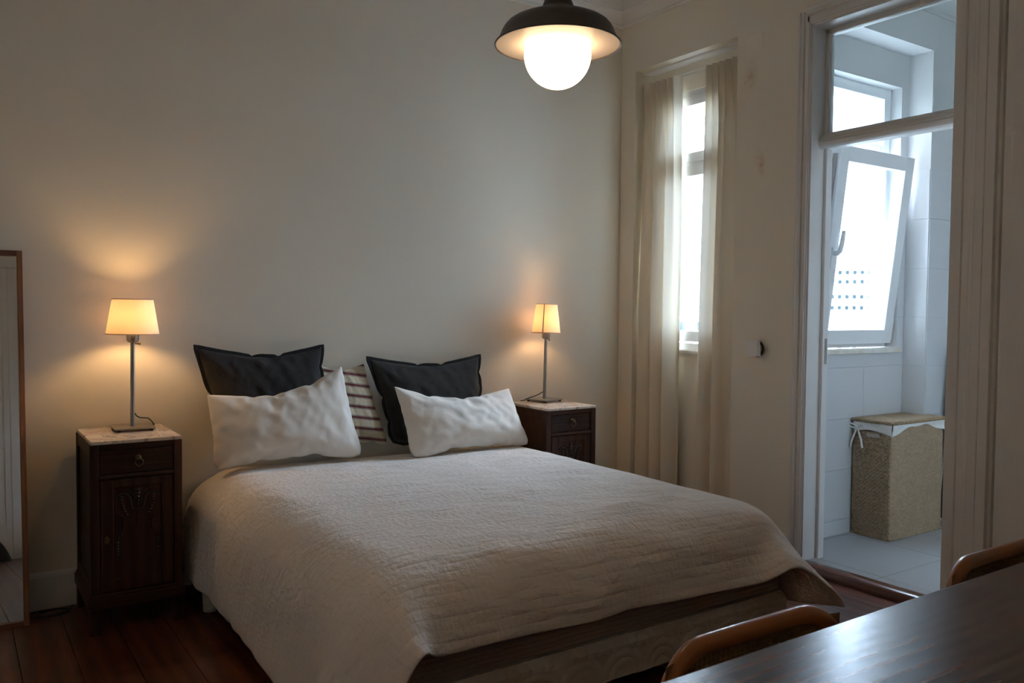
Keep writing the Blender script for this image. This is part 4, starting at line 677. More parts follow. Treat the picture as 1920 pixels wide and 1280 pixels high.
    [913,3203,129,-3,0,43,5,-1,42,4,0,42,0,0,42,6,0,42,6,0,42,4,0,42,15,-1,39,19,0,37,29,-2,30,34,-1,26,35,-2,23,40,-1,15,41,-1,11,42,-1,5,43,-1,1,42,-1,0,42,-1,1,43,0,2,42,0,1,42,-1,4,42,-1,5,42,0,0,43,-1,2,42,-1,-1,42,0,0,43,-2,1,42,-1,1,43,-2,1,43,-1,-1,41,-1,-6,42,0,6,42,-1,1,43,-1,1,42,-1,-1,42,0,-1,43,-1,-2,42,0,-2,43,1,-2,42,0,-3,42,-1,1,43,-1,0,42,0,0,43,-1,1,41,-3,5,42,-1,1,43,-2,1,42,0,-1,42,-2,-4,42,0,-6,42,-1,-4,43,-2,-1,39,-1,-14,36,0,-23,22,0,-35,15,-1,-40,4,0,-42,4,-1,-42,2,0,-42,4,0,-43,3,0,-42,1,0,-42,1,-1,-43,-1,-1,-41,5,-1,-42,1,-1,-42],
    [912,3244,130,-1,-1,42,2,0,42,4,0,42,0,0,42,1,0,42,8,1,42,9,-1,42,16,-1,39,22,0,35,27,-2,33,32,-1,27,37,-1,21,39,-1,17,41,-2,13,43,0,4,42,-1,3,42,-1,-1,41,0,-3,43,-1,0,42,-1,3,43,-1,3,43,-1,6,42,0,-5,42,0,1,42,-1,-2,42,0,0,42,-1,-1,42,0,3,42,-1,3,43,0,0,42,-1,-1,42,-1,0,42,-2,0,43,-1,-1,42,-2,-2,42,0,1,43,-1,-1,42,0,1,43,0,0,42,-1,-2,42,0,1,43,-1,1,42,-1,3,43,-1,4,42,-2,-1,42,-2,-1,42,0,2,42,-2,-4,42,-1,-3,43,0,-1,42,0,-3,42,0,-7,39,-1,-14,36,0,-23,24,0,-34,11,-1,-41,8,-2,-41,5,-1,-42,2,-1,-42,3,-1,-42,-2,-1,-42,-1,0,-43,0,0,-42,1,0,-42,2,0,-42,-1,-1,-43],
    [907,3284,130,3,0,42,6,0,42,0,0,42,-1,0,42,5,0,42,12,-1,41,11,0,41,10,0,40,22,-1,37,25,-1,33,33,-1,27,37,-2,20,39,-1,18,40,0,13,43,-1,6,43,-1,4,42,0,-2,40,0,-6,42,-1,3,43,0,0,43,-2,1,42,-1,7,42,0,0,43,-1,-6,42,0,-1,42,-1,1,43,0,1,42,0,0,42,-1,3,42,0,0,42,-1,0,42,-1,1,43,-1,-2,42,0,0,42,-2,5,42,0,-4,43,-1,-1,42,-1,-2,42,-1,1,43,0,-1,42,-1,-1,43,-1,0,42,-1,-1,43,-1,1,42,-1,-2,42,0,0,42,-1,1,42,-1,1,42,-1,-1,43,-2,-3,42,-1,1,42,-1,-5,40,-1,-13,35,0,-24,23,-1,-36,13,-1,-40,5,-1,-42,7,-1,-41,6,-1,-42,1,-1,-42,-1,-1,-42,-7,0,-42,-2,0,-42,-1,1,-43,0,0,-42,-5,0,-42],
    [912,3325,130,1,-1,42,1,1,42,3,0,42,1,0,42,8,0,42,6,0,42,8,-1,41,12,0,40,22,-1,37,28,-1,32,33,-1,26,34,-1,25,38,-1,17,42,-1,9,42,-1,3,43,-1,1,42,0,5,42,0,-6,42,-1,3,42,0,-1,42,0,1,42,0,3,42,-1,6,43,-1,5,42,-1,1,43,0,1,42,0,-1,43,0,-2,42,-1,-3,42,-1,-2,43,-2,-1,42,-1,0,42,-1,0,43,-2,0,42,0,3,42,0,-2,42,0,0,42,-1,-4,42,-1,0,43,0,-1,42,-1,-1,43,0,0,42,-1,-1,43,-1,1,42,-1,0,42,0,-2,42,0,-1,42,-1,-1,42,-2,1,42,-1,0,43,-2,-2,42,-2,-3,41,-1,-13,34,-1,-25,22,-2,-35,14,-1,-40,10,-1,-41,11,-1,-41,4,0,-42,2,0,-42,-3,0,-43,-8,0,-41,-2,-1,-43,-5,0,-42,-3,0,-43,-7,-1,-42],
    [923,3365,130,-7,0,42,-1,0,42,-1,1,42,6,0,42,1,1,43,7,0,41,13,-1,41,11,-1,41,20,-1,37,30,-2,31,32,-1,29,37,0,20,37,-1,19,39,0,14,42,1,-1,42,-1,-3,43,-1,1,43,-1,2,43,-1,-1,42,-1,2,42,0,0,43,0,2,42,0,5,42,0,-2,42,-1,1,43,0,0,42,0,3,42,-1,-2,43,-1,-2,43,-1,0,42,-2,2,43,-2,-1,42,-2,-3,43,-2,0,42,0,-1,42,0,3,42,-1,-1,42,1,6,42,-1,-5,42,0,-3,43,-1,2,42,-1,0,43,0,-1,42,-1,4,42,-1,0,42,-1,0,43,0,1,42,-1,-1,43,-1,-1,42,-2,-2,43,-1,-1,41,-2,-8,41,-1,-14,33,-2,-25,26,-2,-33,16,-1,-40,10,0,-41,7,-1,-42,5,0,-42,-2,0,-42,-5,0,-42,-5,0,-42,-3,-1,-43,-3,0,-42,-5,0,-42,-6,-1,-42],
    [921,3406,130,-5,0,42,-2,1,42,2,0,42,4,0,42,3,1,42,9,0,42,8,-1,42,12,-1,40,23,-1,36,25,-2,35,34,-1,25,34,-1,26,41,0,11,38,0,18,42,1,-1,42,0,-4,43,-1,1,43,-1,1,42,-1,2,43,-1,-1,42,0,0,43,-1,2,42,0,-1,42,0,2,43,-1,1,42,0,1,42,0,1,43,-1,0,42,-1,0,43,0,0,42,-2,-1,43,-1,1,42,-1,1,43,-2,-3,42,-1,0,42,-1,-2,42,-1,1,43,0,3,42,-1,0,42,0,-4,42,-1,1,43,-1,1,42,0,-1,42,-1,2,43,0,0,42,-2,-2,42,-1,-1,42,0,-3,43,-1,1,42,-1,-1,43,0,0,42,-1,0,39,-2,-16,35,-1,-25,26,-1,-33,11,-1,-41,8,-1,-42,5,-1,-42,7,-1,-42,-3,-1,-42,0,0,-42,-2,-1,-42,-2,-1,-42,-5,0,-42,-5,0,-42,-6,0,-42],
    [915,3451,130,-2,0,43,0,-1,42,1,0,42,3,-1,42,8,1,41,8,0,42,9,0,41,10,-1,41,18,-1,39,28,-1,32,34,-1,26,37,-1,20,39,-1,18,40,0,14,42,-1,1,43,0,1,42,-1,-2,43,-1,-2,42,-1,4,42,-1,-2,43,0,0,42,0,0,42,-1,0,43,0,2,42,0,2,42,-1,-2,43,-1,1,42,0,1,42,-1,-1,43,0,0,42,0,3,42,0,4,42,-1,3,43,-1,0,42,0,1,43,-2,-2,43,-1,-1,42,-2,-3,42,-1,-3,42,-1,-4,43,-2,3,42,-1,-1,43,0,-1,42,-1,0,42,0,-1,42,-1,-1,43,0,-1,42,-1,2,42,0,-2,42,0,3,42,0,-5,42,-1,0,40,-1,-14,36,-1,-21,19,-1,-37,15,-2,-40,9,-2,-42,6,-2,-42,6,-1,-43,-1,-2,-43,-5,-1,-42,7,0,-41,0,0,-43,-5,-1,-42,-7,1,-41,-11,0,-41],
    [910,3495,131,-1,0,42,-2,-1,43,0,0,42,3,0,42,4,-1,42,9,0,42,10,0,41,15,0,39,22,0,36,29,-1,31,32,-1,29,37,-2,22,40,-1,15,41,-2,8,42,-1,6,43,-2,4,42,-1,-3,42,0,1,42,-1,1,43,0,-1,42,-1,-1,42,0,1,42,-1,0,43,0,-1,42,0,1,43,-1,1,42,-1,0,42,0,0,43,-1,1,42,0,0,43,0,0,42,-1,2,42,0,3,42,1,5,42,-1,0,43,-1,-4,42,-1,-2,43,-1,1,42,-1,-3,43,-2,-2,42,-1,2,43,-2,3,42,-1,1,42,0,-4,42,0,1,42,0,-3,43,0,1,42,-1,-4,43,-1,0,42,-1,0,42,-1,2,42,-1,-5,40,-1,-12,34,-1,-24,26,0,-33,7,-2,-41,5,-1,-43,3,-2,-42,7,0,-42,3,-2,-43,-1,-1,-42,6,-2,-42,-1,0,-42,-6,-1,-42,-7,0,-42,-8,1,-41],
    [913,3536,131,-1,0,43,-1,-1,42,0,0,42,0,0,42,2,0,43,9,0,41,10,0,41,16,0,39,24,-1,35,27,0,33,33,-1,26,36,-1,22,40,-2,17,41,-2,10,43,-2,4,42,-1,0,42,-1,1,42,-1,-1,43,-1,2,42,0,-1,42,-1,0,42,0,1,43,0,0,42,-1,-1,43,0,1,42,-1,2,42,-1,-1,43,0,1,42,-1,-1,42,0,0,43,0,0,42,0,1,42,-1,1,43,0,1,42,-1,0,43,-1,-1,42,0,1,43,-1,-1,42,-1,-2,43,-1,1,42,-1,1,42,0,7,42,0,5,42,0,1,42,0,1,43,0,-2,42,0,-1,42,-1,-1,43,-1,-3,43,-2,-3,42,-2,-4,42,-2,-6,40,-2,-13,33,-1,-25,25,-1,-34,11,-1,-39,0,0,-42,-2,-1,-42,7,0,-42,8,0,-42,1,-2,-42,3,-1,-43,-2,-1,-43,-7,-2,-41,-5,0,-42,-5,0,-42],
    [917,3578,131,0,-1,42,-4,1,43,0,-1,42,8,0,42,-1,1,41,12,-1,41,10,-1,41,10,0,41,19,-1,37,30,0,30,32,-1,28,35,-1,23,40,-1,15,41,0,9,42,-1,6,43,-2,1,42,-1,-1,42,-1,1,43,-1,-1,42,0,0,42,-2,1,43,-1,-1,42,0,2,42,-1,1,43,-1,2,42,-1,1,43,-1,0,42,0,-1,43,-1,-2,42,0,-2,42,0,2,43,0,-1,42,-1,1,42,0,-1,43,-1,2,42,0,0,43,-1,-2,42,-1,2,43,-1,-1,42,-1,-2,43,-1,1,42,0,3,43,0,6,41,1,8,42,0,7,42,0,-6,42,-1,-4,43,-1,-1,42,-1,-5,42,-2,-1,44,-1,-2,42,-3,-6,39,-2,-15,35,-2,-25,24,-2,-35,13,1,-40,5,-2,-42,-5,0,-42,-1,1,-43,10,0,-40,4,-1,-43,-1,-2,-43,-4,-1,-42,-1,-2,-42,0,-1,-42,-2,-1,-42],
    [915,3618,131,2,0,42,-2,0,43,1,0,42,3,0,42,4,0,42,9,0,41,9,0,41,10,-1,41,21,-1,36,29,-1,31,32,-1,27,36,0,22,40,-1,16,40,0,10,43,-1,4,42,-1,1,42,-1,0,43,-1,-1,42,-1,1,43,-1,-1,42,-1,1,42,-1,0,43,-1,0,42,-2,-1,43,-1,0,42,-1,1,42,0,-1,43,-1,0,42,0,2,42,0,0,43,0,1,42,-1,0,42,0,0,43,-1,-1,42,0,0,43,-1,2,42,0,-1,43,-1,2,42,-1,-1,43,-1,-2,43,-1,0,43,0,2,42,0,6,41,1,8,42,1,7,42,-1,-2,42,0,-3,42,-2,-6,43,-1,-4,42,-2,-7,43,-2,-3,43,-2,0,39,-2,-15,33,-1,-25,25,-1,-33,8,-1,-41,6,-1,-42,2,1,-42,2,-1,-42,2,0,-42,4,-2,-42,-1,-1,-43,-5,-1,-42,-2,-1,-42,1,-1,-42,1,-1,-42],
    [917,3660,131,-3,0,42,2,0,43,0,0,42,1,0,42,2,0,42,7,-1,42,10,0,42,15,0,39,23,-1,36,26,0,33,33,-1,26,37,-1,21,39,0,16,41,-1,9,42,-1,4,43,-1,0,42,-1,1,42,-2,0,43,-1,-1,42,-1,3,42,-1,-2,43,0,0,42,0,1,43,-1,0,42,-1,-1,42,-1,1,43,0,1,42,-2,4,42,0,-2,43,-1,0,42,-1,-3,42,0,2,43,-1,0,43,-1,1,42,0,-4,42,0,4,43,0,-1,42,-1,-1,42,0,0,42,-1,0,43,-1,-2,43,0,4,43,-2,-5,42,-1,2,42,1,8,42,1,6,42,-2,-5,42,-1,-1,42,0,3,43,-1,-1,42,-1,-8,42,0,-5,40,-2,-10,30,-1,-28,25,0,-35,11,-1,-39,4,-1,-42,4,-1,-42,-1,-2,-43,6,-2,-42,1,-2,-42,-1,-1,-42,-6,-1,-42,-5,0,-42,-1,-1,-43,-1,-1,-42],
    [926,3707,131,-3,-1,42,-2,0,42,0,-1,43,2,-1,42,4,-1,42,4,0,42,8,0,41,13,-1,40,21,0,37,28,-1,32,32,-1,27,36,-1,22,41,-1,14,41,-1,9,42,-1,5,42,-2,0,43,-1,-1,42,-2,1,42,-1,1,43,-1,-1,42,-1,6,42,-1,1,43,0,4,42,0,0,42,-1,0,42,0,-2,43,-1,-1,42,0,2,42,-1,-4,42,-1,-5,43,-2,3,42,-1,-1,43,-1,2,43,0,-4,43,0,2,43,0,-2,41,1,0,42,0,-1,41,0,2,41,0,0,43,0,-1,43,-1,0,43,-1,0,43,-2,-1,43,-1,3,42,-1,0,43,-1,3,42,-1,-1,42,0,5,42,-1,1,42,0,-2,41,0,-8,39,-1,-16,36,-1,-23,21,0,-36,13,-1,-40,4,-2,-43,1,-1,-42,3,-2,-42,4,-2,-42,3,-2,-42,-3,-2,-43,0,-1,-42,-3,-1,-42,0,-1,-43,2,-2,-42],
    [923,3750,132,4,-1,42,1,-1,42,-1,-1,42,0,-1,42,1,0,42,1,-1,43,9,-1,41,13,0,40,23,-1,36,27,-1,33,33,-1,27,36,-1,22,40,-1,15,42,-1,8,42,-2,4,42,-1,1,42,-1,-2,42,-2,1,43,-1,-2,42,-1,2,42,-1,1,43,-1,0,42,-1,2,42,0,3,42,0,-1,43,-1,-3,42,-1,-2,42,-1,0,42,1,0,43,-1,0,42,-2,3,42,-1,5,42,0,-6,43,0,-2,43,0,3,43,0,-3,42,0,2,42,0,-3,41,1,3,42,-1,-2,43,0,1,43,-1,1,42,-1,1,43,-1,-1,43,-1,-2,43,-2,-1,42,-1,4,43,-1,-3,42,-1,4,41,0,7,42,0,-2,42,-1,-7,38,-1,-17,33,0,-26,24,-1,-34,10,-1,-41,4,-1,-42,4,-1,-42,2,-2,-43,8,-2,-41,5,-2,-42,-1,-1,-42,3,-1,-42,6,-3,-41,3,0,-43,5,-2,-42],
    [912,3792,134,5,-1,42,3,-1,41,0,-1,42,6,-1,42,3,-1,43,1,-1,42,10,-1,41,12,0,40,23,-1,36,27,-1,33,33,-1,27,36,-1,21,40,-1,15,41,-2,10,42,-1,1,42,-1,1,43,-2,0,42,-1,0,43,-1,0,42,-1,2,42,-1,-1,43,-1,0,42,-1,5,42,0,-2,42,-1,-4,42,-1,-2,42,-1,0,42,0,5,42,1,-3,42,-1,4,41,-2,7,42,0,1,43,1,-5,42,-1,2,43,1,-5,43,0,-2,42,0,-2,43,-1,1,42,0,0,43,-1,-2,42,0,1,43,0,2,42,-1,2,43,0,2,42,-1,-2,43,-1,-1,42,-1,-4,43,-1,3,43,-2,-1,41,0,5,42,-2,-4,42,-1,-5,40,-1,-11,33,0,-26,21,-1,-37,11,-1,-40,4,-1,-42,4,-1,-42,6,-2,-42,6,-1,-42,7,-1,-42,11,-2,-40,4,0,-43,9,-2,-41,9,-2,-41,8,-2,-42],
    [899,3837,136,8,0,42,3,-2,41,4,-1,43,4,-2,42,8,-2,41,6,-1,42,6,-2,42,15,-1,40,22,-1,36,27,-1,32,33,-1,27,37,-1,20,40,0,15,41,-2,10,42,-1,2,42,-2,0,42,-1,1,43,-1,0,42,-2,-2,43,-1,2,43,-1,3,42,-2,1,43,0,6,42,-2,3,42,0,-5,41,0,-10,42,-1,3,41,0,5,42,0,0,42,-1,1,41,-1,-4,42,1,6,42,0,1,43,0,0,43,-1,1,42,0,-3,43,1,-5,43,-1,-3,43,0,-2,42,0,-2,43,0,2,42,0,-1,43,1,-1,41,0,2,42,0,-1,42,-1,1,43,-1,0,43,-2,1,43,-2,1,42,-2,0,43,-2,0,42,-2,-1,39,-1,-17,34,-1,-24,21,0,-36,11,-1,-41,4,-1,-42,5,-1,-42,6,-1,-42,6,-2,-42,10,-1,-41,11,-2,-41,5,-2,-42,11,-1,-41,10,-1,-41,9,-2,-42],
    [897,3880,137,4,-1,42,6,-2,43,11,-2,40,3,-2,43,4,-1,42,4,-2,42,12,-1,41,12,-2,40,22,-1,36,28,-1,32,33,0,26,37,-1,22,40,-1,14,41,-1,8,42,-2,4,42,-1,0,42,-2,-1,42,-1,2,42,0,-1,43,-2,-2,43,-1,-1,42,-1,2,43,-2,1,43,-1,5,41,0,6,42,-1,-4,42,0,-7,40,1,5,42,-1,-6,43,0,-3,42,0,-1,42,0,2,43,-2,-3,42,0,3,42,1,6,42,-2,-4,43,0,-2,42,0,1,43,0,1,43,-1,-2,42,0,2,43,1,3,42,1,-3,42,0,-1,42,-1,6,42,0,-1,43,-1,-3,42,-1,-2,43,-1,0,42,-1,2,43,-2,-2,42,-1,0,39,-2,-16,35,-1,-24,22,-1,-36,10,-1,-41,4,-1,-42,5,-1,-43,2,0,-42,8,-1,-41,9,-1,-42,4,-1,-42,8,-1,-41,10,-2,-42,8,-2,-41,10,-2,-42],
    [905,3920,138,2,-1,42,3,-2,43,7,-1,41,7,-2,42,6,-1,42,2,-2,42,7,-1,42,13,-1,40,24,-1,35,27,-1,32,34,-1,26,37,-1,20,39,-2,16,41,-1,10,43,-1,2,42,-1,0,42,-2,-2,42,-1,2,42,0,2,42,0,-2,42,-1,1,43,0,-3,42,-1,0,42,-1,1,42,-1,2,43,-1,-3,42,0,-1,42,0,1,42,0,-3,42,0,-1,43,0,0,42,0,2,42,-1,-1,43,0,-2,42,-1,2,42,-1,0,42,-1,0,42,-1,1,43,-1,1,42,-1,-1,42,0,1,43,1,0,42,0,1,43,0,1,42,0,1,43,-1,-1,42,-1,-1,42,0,0,43,-1,0,42,0,0,42,-1,0,43,-1,-3,39,-1,-14,33,-1,-25,22,-1,-35,10,-1,-42,5,-1,-42,3,-1,-42,3,-1,-42,6,-1,-42,8,-1,-42,7,-1,-41,9,-1,-42,8,-1,-42,8,-2,-41,10,-1,-41],
    [899,3963,139,2,0,43,2,-2,42,1,-2,42,12,0,41,9,-2,42,7,-2,42,4,-2,42,18,-1,38,21,-2,37,29,-1,31,33,-1,27,38,-2,19,39,-1,16,41,-2,8,43,-1,3,42,-1,0,42,-2,-2,43,-1,0,42,-1,2,41,0,8,41,1,-8,42,-1,-2,43,0,0,42,0,-3,42,-1,1,43,0,0,42,0,-1,43,-1,1,42,0,-1,43,0,-1,42,0,2,42,-1,-2,43,0,-1,42,-1,2,42,-1,-2,42,-1,2,42,-1,1,42,-1,-2,42,-2,2,42,0,1,42,-1,-1,43,0,2,42,0,1,43,0,1,43,0,-1,42,0,0,43,-1,-3,42,0,2,42,-1,1,43,0,-1,42,-1,1,42,0,-2,40,-2,-16,32,-1,-26,22,0,-34,11,-1,-42,4,-2,-42,5,-1,-42,2,-1,-42,4,-2,-42,9,0,-42,5,-1,-42,4,-3,-42,8,0,-41,5,0,-42,5,-2,-42],
    [888,4005,141,-1,0,42,2,0,42,6,-1,42,10,-2,42,10,-2,41,11,-1,41,11,-2,42,17,-2,39,21,-1,36,28,-2,32,35,-1,25,36,-2,22,40,-1,14,41,-2,9,43,-1,2,42,-2,-1,43,-2,-2,42,-2,2,42,-1,-1,41,1,6,42,0,-2,42,0,-6,42,0,1,43,-1,0,42,0,-1,42,-1,2,43,0,-1,42,-1,-1,42,0,-1,43,0,1,42,0,0,43,-1,0,42,-1,5,42,0,-5,43,-1,-1,42,-1,0,42,-1,1,42,-1,-2,42,-2,1,42,0,-1,42,-1,1,42,0,0,42,0,1,43,-1,-1,42,0,0,43,0,1,43,0,0,43,0,0,42,0,1,43,1,1,42,0,1,42,0,-4,39,-1,-14,34,-1,-25,20,-1,-37,10,-2,-41,7,-2,-42,3,-2,-42,1,-2,-42,1,-2,-43,1,-2,-43,-1,-2,-42,2,-2,-43,-1,-4,-42,2,-1,-43,2,-4,-42],
    [904,4046,141,-6,1,42,2,-1,43,8,-2,41,8,-1,41,7,-2,42,9,-1,41,11,-2,41,11,-1,41,22,-2,36,27,-1,32,34,-1,26,38,-1,19,38,-1,17,42,0,9,42,-1,3,43,-1,-3,42,-2,2,42,-1,-4,42,-1,1,43,-1,-1,42,0,-2,42,-1,1,42,-1,3,42,-1,-1,43,-1,-3,42,-1,2,42,-1,0,42,-1,-2,43,0,1,42,-1,-1,43,1,5,42,-1,-2,42,-1,0,43,-1,-2,42,-1,0,42,0,0,42,-1,-2,42,-1,-1,42,-2,-1,42,0,3,42,-1,-2,43,-1,0,41,0,2,43,0,-1,42,0,0,43,0,1,42,0,1,43,0,-1,43,0,0,43,1,2,42,1,1,43,1,-4,40,0,-14,31,0,-27,22,-2,-36,11,-1,-41,4,-3,-42,5,-2,-41,3,-3,-43,-1,-3,-43,-3,-4,-43,-4,-2,-43,-2,-4,-44,-4,-2,-43,3,-3,-42,-2,-2,-43],
    [920,4093,141,-1,-1,42,1,-2,43,0,-2,42,3,-2,42,5,-3,41,3,-2,42,10,-2,41,12,-2,41,24,-1,35,26,-1,33,34,-1,26,36,-1,21,41,0,12,41,0,8,42,0,5,42,0,1,43,0,2,42,0,2,42,-1,0,43,-1,0,42,-2,0,43,-2,-2,42,-2,-6,42,-3,-4,42,-1,-1,43,-1,-3,43,-1,1,42,-1,2,42,0,-3,43,-1,1,42,0,2,42,-1,-3,42,-1,0,42,-1,1,42,0,3,42,-1,-4,42,0,1,43,-1,0,42,-1,0,42,-1,1,42,0,0,42,-1,1,42,-1,0,42,0,0,42,0,-1,43,0,1,42,0,0,43,-1,3,43,1,0,43,1,0,43,1,1,43,1,-2,38,0,-18,34,0,-25,21,0,-36,9,-1,-42,11,-2,-40,3,-2,-42,6,-3,-42,-4,-2,-43,-1,-3,-43,-2,-4,-44,-8,-3,-43,-1,-4,-44,-2,-3,-43,-1,-3,-43],
    [923,4138,142,2,-2,42,2,-2,42,2,-3,42,0,-3,43,0,-3,42,0,-3,43,10,-2,40,15,-2,40,21,-1,36,30,-1,30,33,0,25,35,0,25,40,0,13,41,-1,6,43,0,2,42,0,0,42,-1,1,43,0,1,43,0,1,42,0,-1,42,-2,-1,43,-1,-2,42,-3,-5,42,-3,2,42,-2,-2,43,-1,-2,43,-1,1,42,-1,-2,43,-1,1,42,-1,0,42,0,-2,42,-1,2,42,0,-2,42,-1,1,43,0,0,42,0,0,42,0,0,42,-1,0,42,-1,2,42,0,3,42,-1,-4,43,-1,1,42,-1,2,42,-1,1,42,0,0,43,-1,0,42,0,1,43,-1,0,41,1,0,43,0,0,43,2,1,42,1,-4,39,1,-16,34,0,-25,21,-1,-38,11,-1,-40,9,-2,-42,2,-2,-42,5,-2,-41,0,-3,-43,-1,-2,-42,-2,-2,-43,-5,-3,-44,-8,-4,-43,2,-3,-43,2,-4,-44],
    [911,4178,145,5,-2,42,3,-2,42,1,-3,43,1,-3,42,0,-3,42,4,-3,42,12,-1,40,18,-2,39,20,0,37,28,-1,31,36,1,23,34,0,25,39,1,16,42,0,1,41,-1,5,42,0,-5,43,-1,-1,43,-2,-1,43,-2,-1,43,-1,0,43,-1,-1,42,0,-1,42,-1,0,42,-2,1,40,-1,2,42,-1,-4,43,-1,1,43,-1,0,43,0,-2,43,-1,-1,42,-1,1,43,-1,0,42,-1,-1,43,-1,0,42,-1,0,43,0,0,42,-1,-1,42,0,1,42,-2,4,41,-1,-3,43,0,-1,42,-1,1,43,-2,1,42,-1,1,42,-1,0,43,0,0,42,-1,1,42,0,4,40,1,0,42,1,-2,42,3,1,42,2,-3,40,1,-15,35,1,-25,20,-1,-38,10,-2,-41,1,-4,-43,1,-3,-42,1,-4,-42,0,-2,-43,1,-3,-42,-1,-2,-43,0,-2,-43,-2,-3,-42,4,-2,-43,7,-3,-42]]
D = np.array([np.cumsum(np.array(r).reshape(-1, 3), axis=0) for r in DUVET]) * 0.001
ny, nx = D.shape[0] - 1, D.shape[1] - 1
for j in range(ny + 1):
    for i in range(nx + 1):
        p = D[j, i]
        if p[1] > 3.45:                       # beside the nightstands the sides hang straight down
            k = min(1, (p[1] - 3.45) / 0.38); k = k * k * (3 - 2 * k)
            if p[0] < 0.875: p[0] += (0.875 - p[0]) * k
            if p[0] > 2.862: p[0] += (2.862 - p[0]) * k
i0 = int(nx * 0.79)                           # the right side flares outwards to a pointed corner at the foot
for j in range(int(ny * 0.45) + 1):
    b = 1 - j / (ny * 0.45); b = b * b * (3 - 2 * b)
    E_ = D[j, i0].copy(); d_ = D[j, i0] - D[j, i0 - 3]; d_ /= np.linalg.norm(d_)
    H_ = np.array([2.90 + 0.165 * b, max(2.05, D[j, i0, 1] - 0.06 * b - 0.02), 0.10 + 0.085 * b])
    for i in range(i0 + 1, nx + 1):
        t = (i - i0) / (nx - i0)
        c1 = E_ + d_ * (0.16 - 0.07 * b ** 3); c2 = H_ + np.array([-0.02, 0.0, 0.13 - 0.10 * b ** 3])
        q = E_ * (1 - t) ** 3 + c1 * 3 * t * (1 - t) ** 2 + c2 * 3 * t * t * (1 - t) + H_ * t ** 3
        q[1] += 0.012 * math.sin(9 * t + 5 * b) * t; q[0] += 0.012 * math.sin(7 * t - 11 * b) * t
        k = min(1, b * 2.2)
        D[j, i] = D[j, i] * (1 - k) + q * k
for it in range(7):                           # soften the gathered fold at the front left corner
    S = D.copy()
    for j in range(1, int(ny * 0.24)):
        for i in range(int(nx * 0.07), int(nx * 0.36)):
            S[j, i] = D[j, i] * 0.5 + (D[j - 1, i] + D[j + 1, i] + D[j, i - 1] + D[j, i + 1]) * 0.125
    D = S

me = bpy.data.meshes.new('duvet')
me.from_pydata([tuple(p) for p in D.reshape(-1, 3)], [], [(j * (nx + 1) + i, j * (nx + 1) + i + 1, (j + 1) * (nx + 1) + i + 1, (j + 1) * (nx + 1) + i) for j in range(ny) for i in range(nx)])
uv = me.uv_layers.new(name='UVMap')
li = np.empty(len(me.loops), np.int32); me.loops.foreach_get('vertex_index', li)
uvs = np.stack([(li % (nx + 1)) / nx * 2.795, (li // (nx + 1)) / ny * 2.12], 1)
uv.data.foreach_set('uv', uvs.ravel().astype(np.float32))
duvet = bpy.data.objects.new('duvet', me); col.objects.link(duvet)
me.polygons.foreach_set('use_smooth', [True] * len(me.polygons))
sd = duvet.modifiers.new('thick', 'SOLIDIFY'); sd.thickness = 0.012; sd.offset = -1
subsurf(duvet, 1)
tag(duvet, 'cream crinkled duvet spread over the bed, hanging down its sides', 'duvet')
def duvet_mat():
    m = mat('crinkled_cotton', (0.81, 0.75, 0.70), 0.85, sheen=0.1)
    nt = m.node_tree; b = nt.nodes['Principled BSDF']
    uvn = nt.nodes.new('ShaderNodeUVMap'); uvn.uv_map = 'UVMap'
    sp_ = nt.nodes.new('ShaderNodeSeparateXYZ'); nt.links.new(uvn.outputs[0], sp_.inputs[0])
    def mth(op, a, bb):
        n = nt.nodes.new('ShaderNodeMath'); n.operation = op
        for i, v_ in enumerate((a, bb)):
            if isinstance(v_, (int, float)): n.inputs[i].default_value = v_
            else: nt.links.new(v_, n.inputs[i])
        return n.outputs[0]
    # stitched lines across the bed every 36 mm, cloth puckered between them
    ph = mth('MULTIPLY', sp_.outputs['Y'], 2 * math.pi / 0.036)
    ln = mth('POWER', mth('ABSOLUTE', mth('SINE', mth('MULTIPLY', ph, 0.5), 0), 0), 0.5)
    mp = nt.nodes.new('ShaderNodeMapping'); mp.inputs['Scale'].default_value = (55, 30, 1); nt.links.new(uvn.outputs[0], mp.inputs[0])
    n1 = nt.nodes.new('ShaderNodeTexNoise'); n1.inputs['Scale'].default_value = 1; n1.inputs['Detail'].default_value = 3; nt.links.new(mp.outputs[0], n1.inputs['Vector'])
    mp2 = nt.nodes.new('ShaderNodeMapping'); mp2.inputs['Scale'].default_value = (6, 15, 1); mp2.inputs['Rotation'].default_value = (0, 0, R(12)); nt.links.new(uvn.outputs[0], mp2.inputs[0])
    n2 = nt.nodes.new('ShaderNodeTexNoise'); n2.inputs['Scale'].default_value = 1; n2.inputs['Detail'].default_value = 4; n2.inputs['Distortion'].default_value = 0.25; nt.links.new(mp2.outputs[0], n2.inputs['Vector'])
    h = mth('ADD', mth('MULTIPLY', ln, 0.0022), mth('ADD', mth('MULTIPLY', n1.outputs['Fac'], 0.0065), mth('MULTIPLY', n2.outputs['Fac'], 0.022)))
    bp_ = nt.nodes.new('ShaderNodeBump'); bp_.inputs['Strength'].default_value = 0.8; bp_.inputs['Distance'].default_value = 1.0
    nt.links.new(h, bp_.inputs['Height']); nt.links.new(bp_.outputs[0], b.inputs['Normal'])
    return m
me.materials.append(duvet_mat())

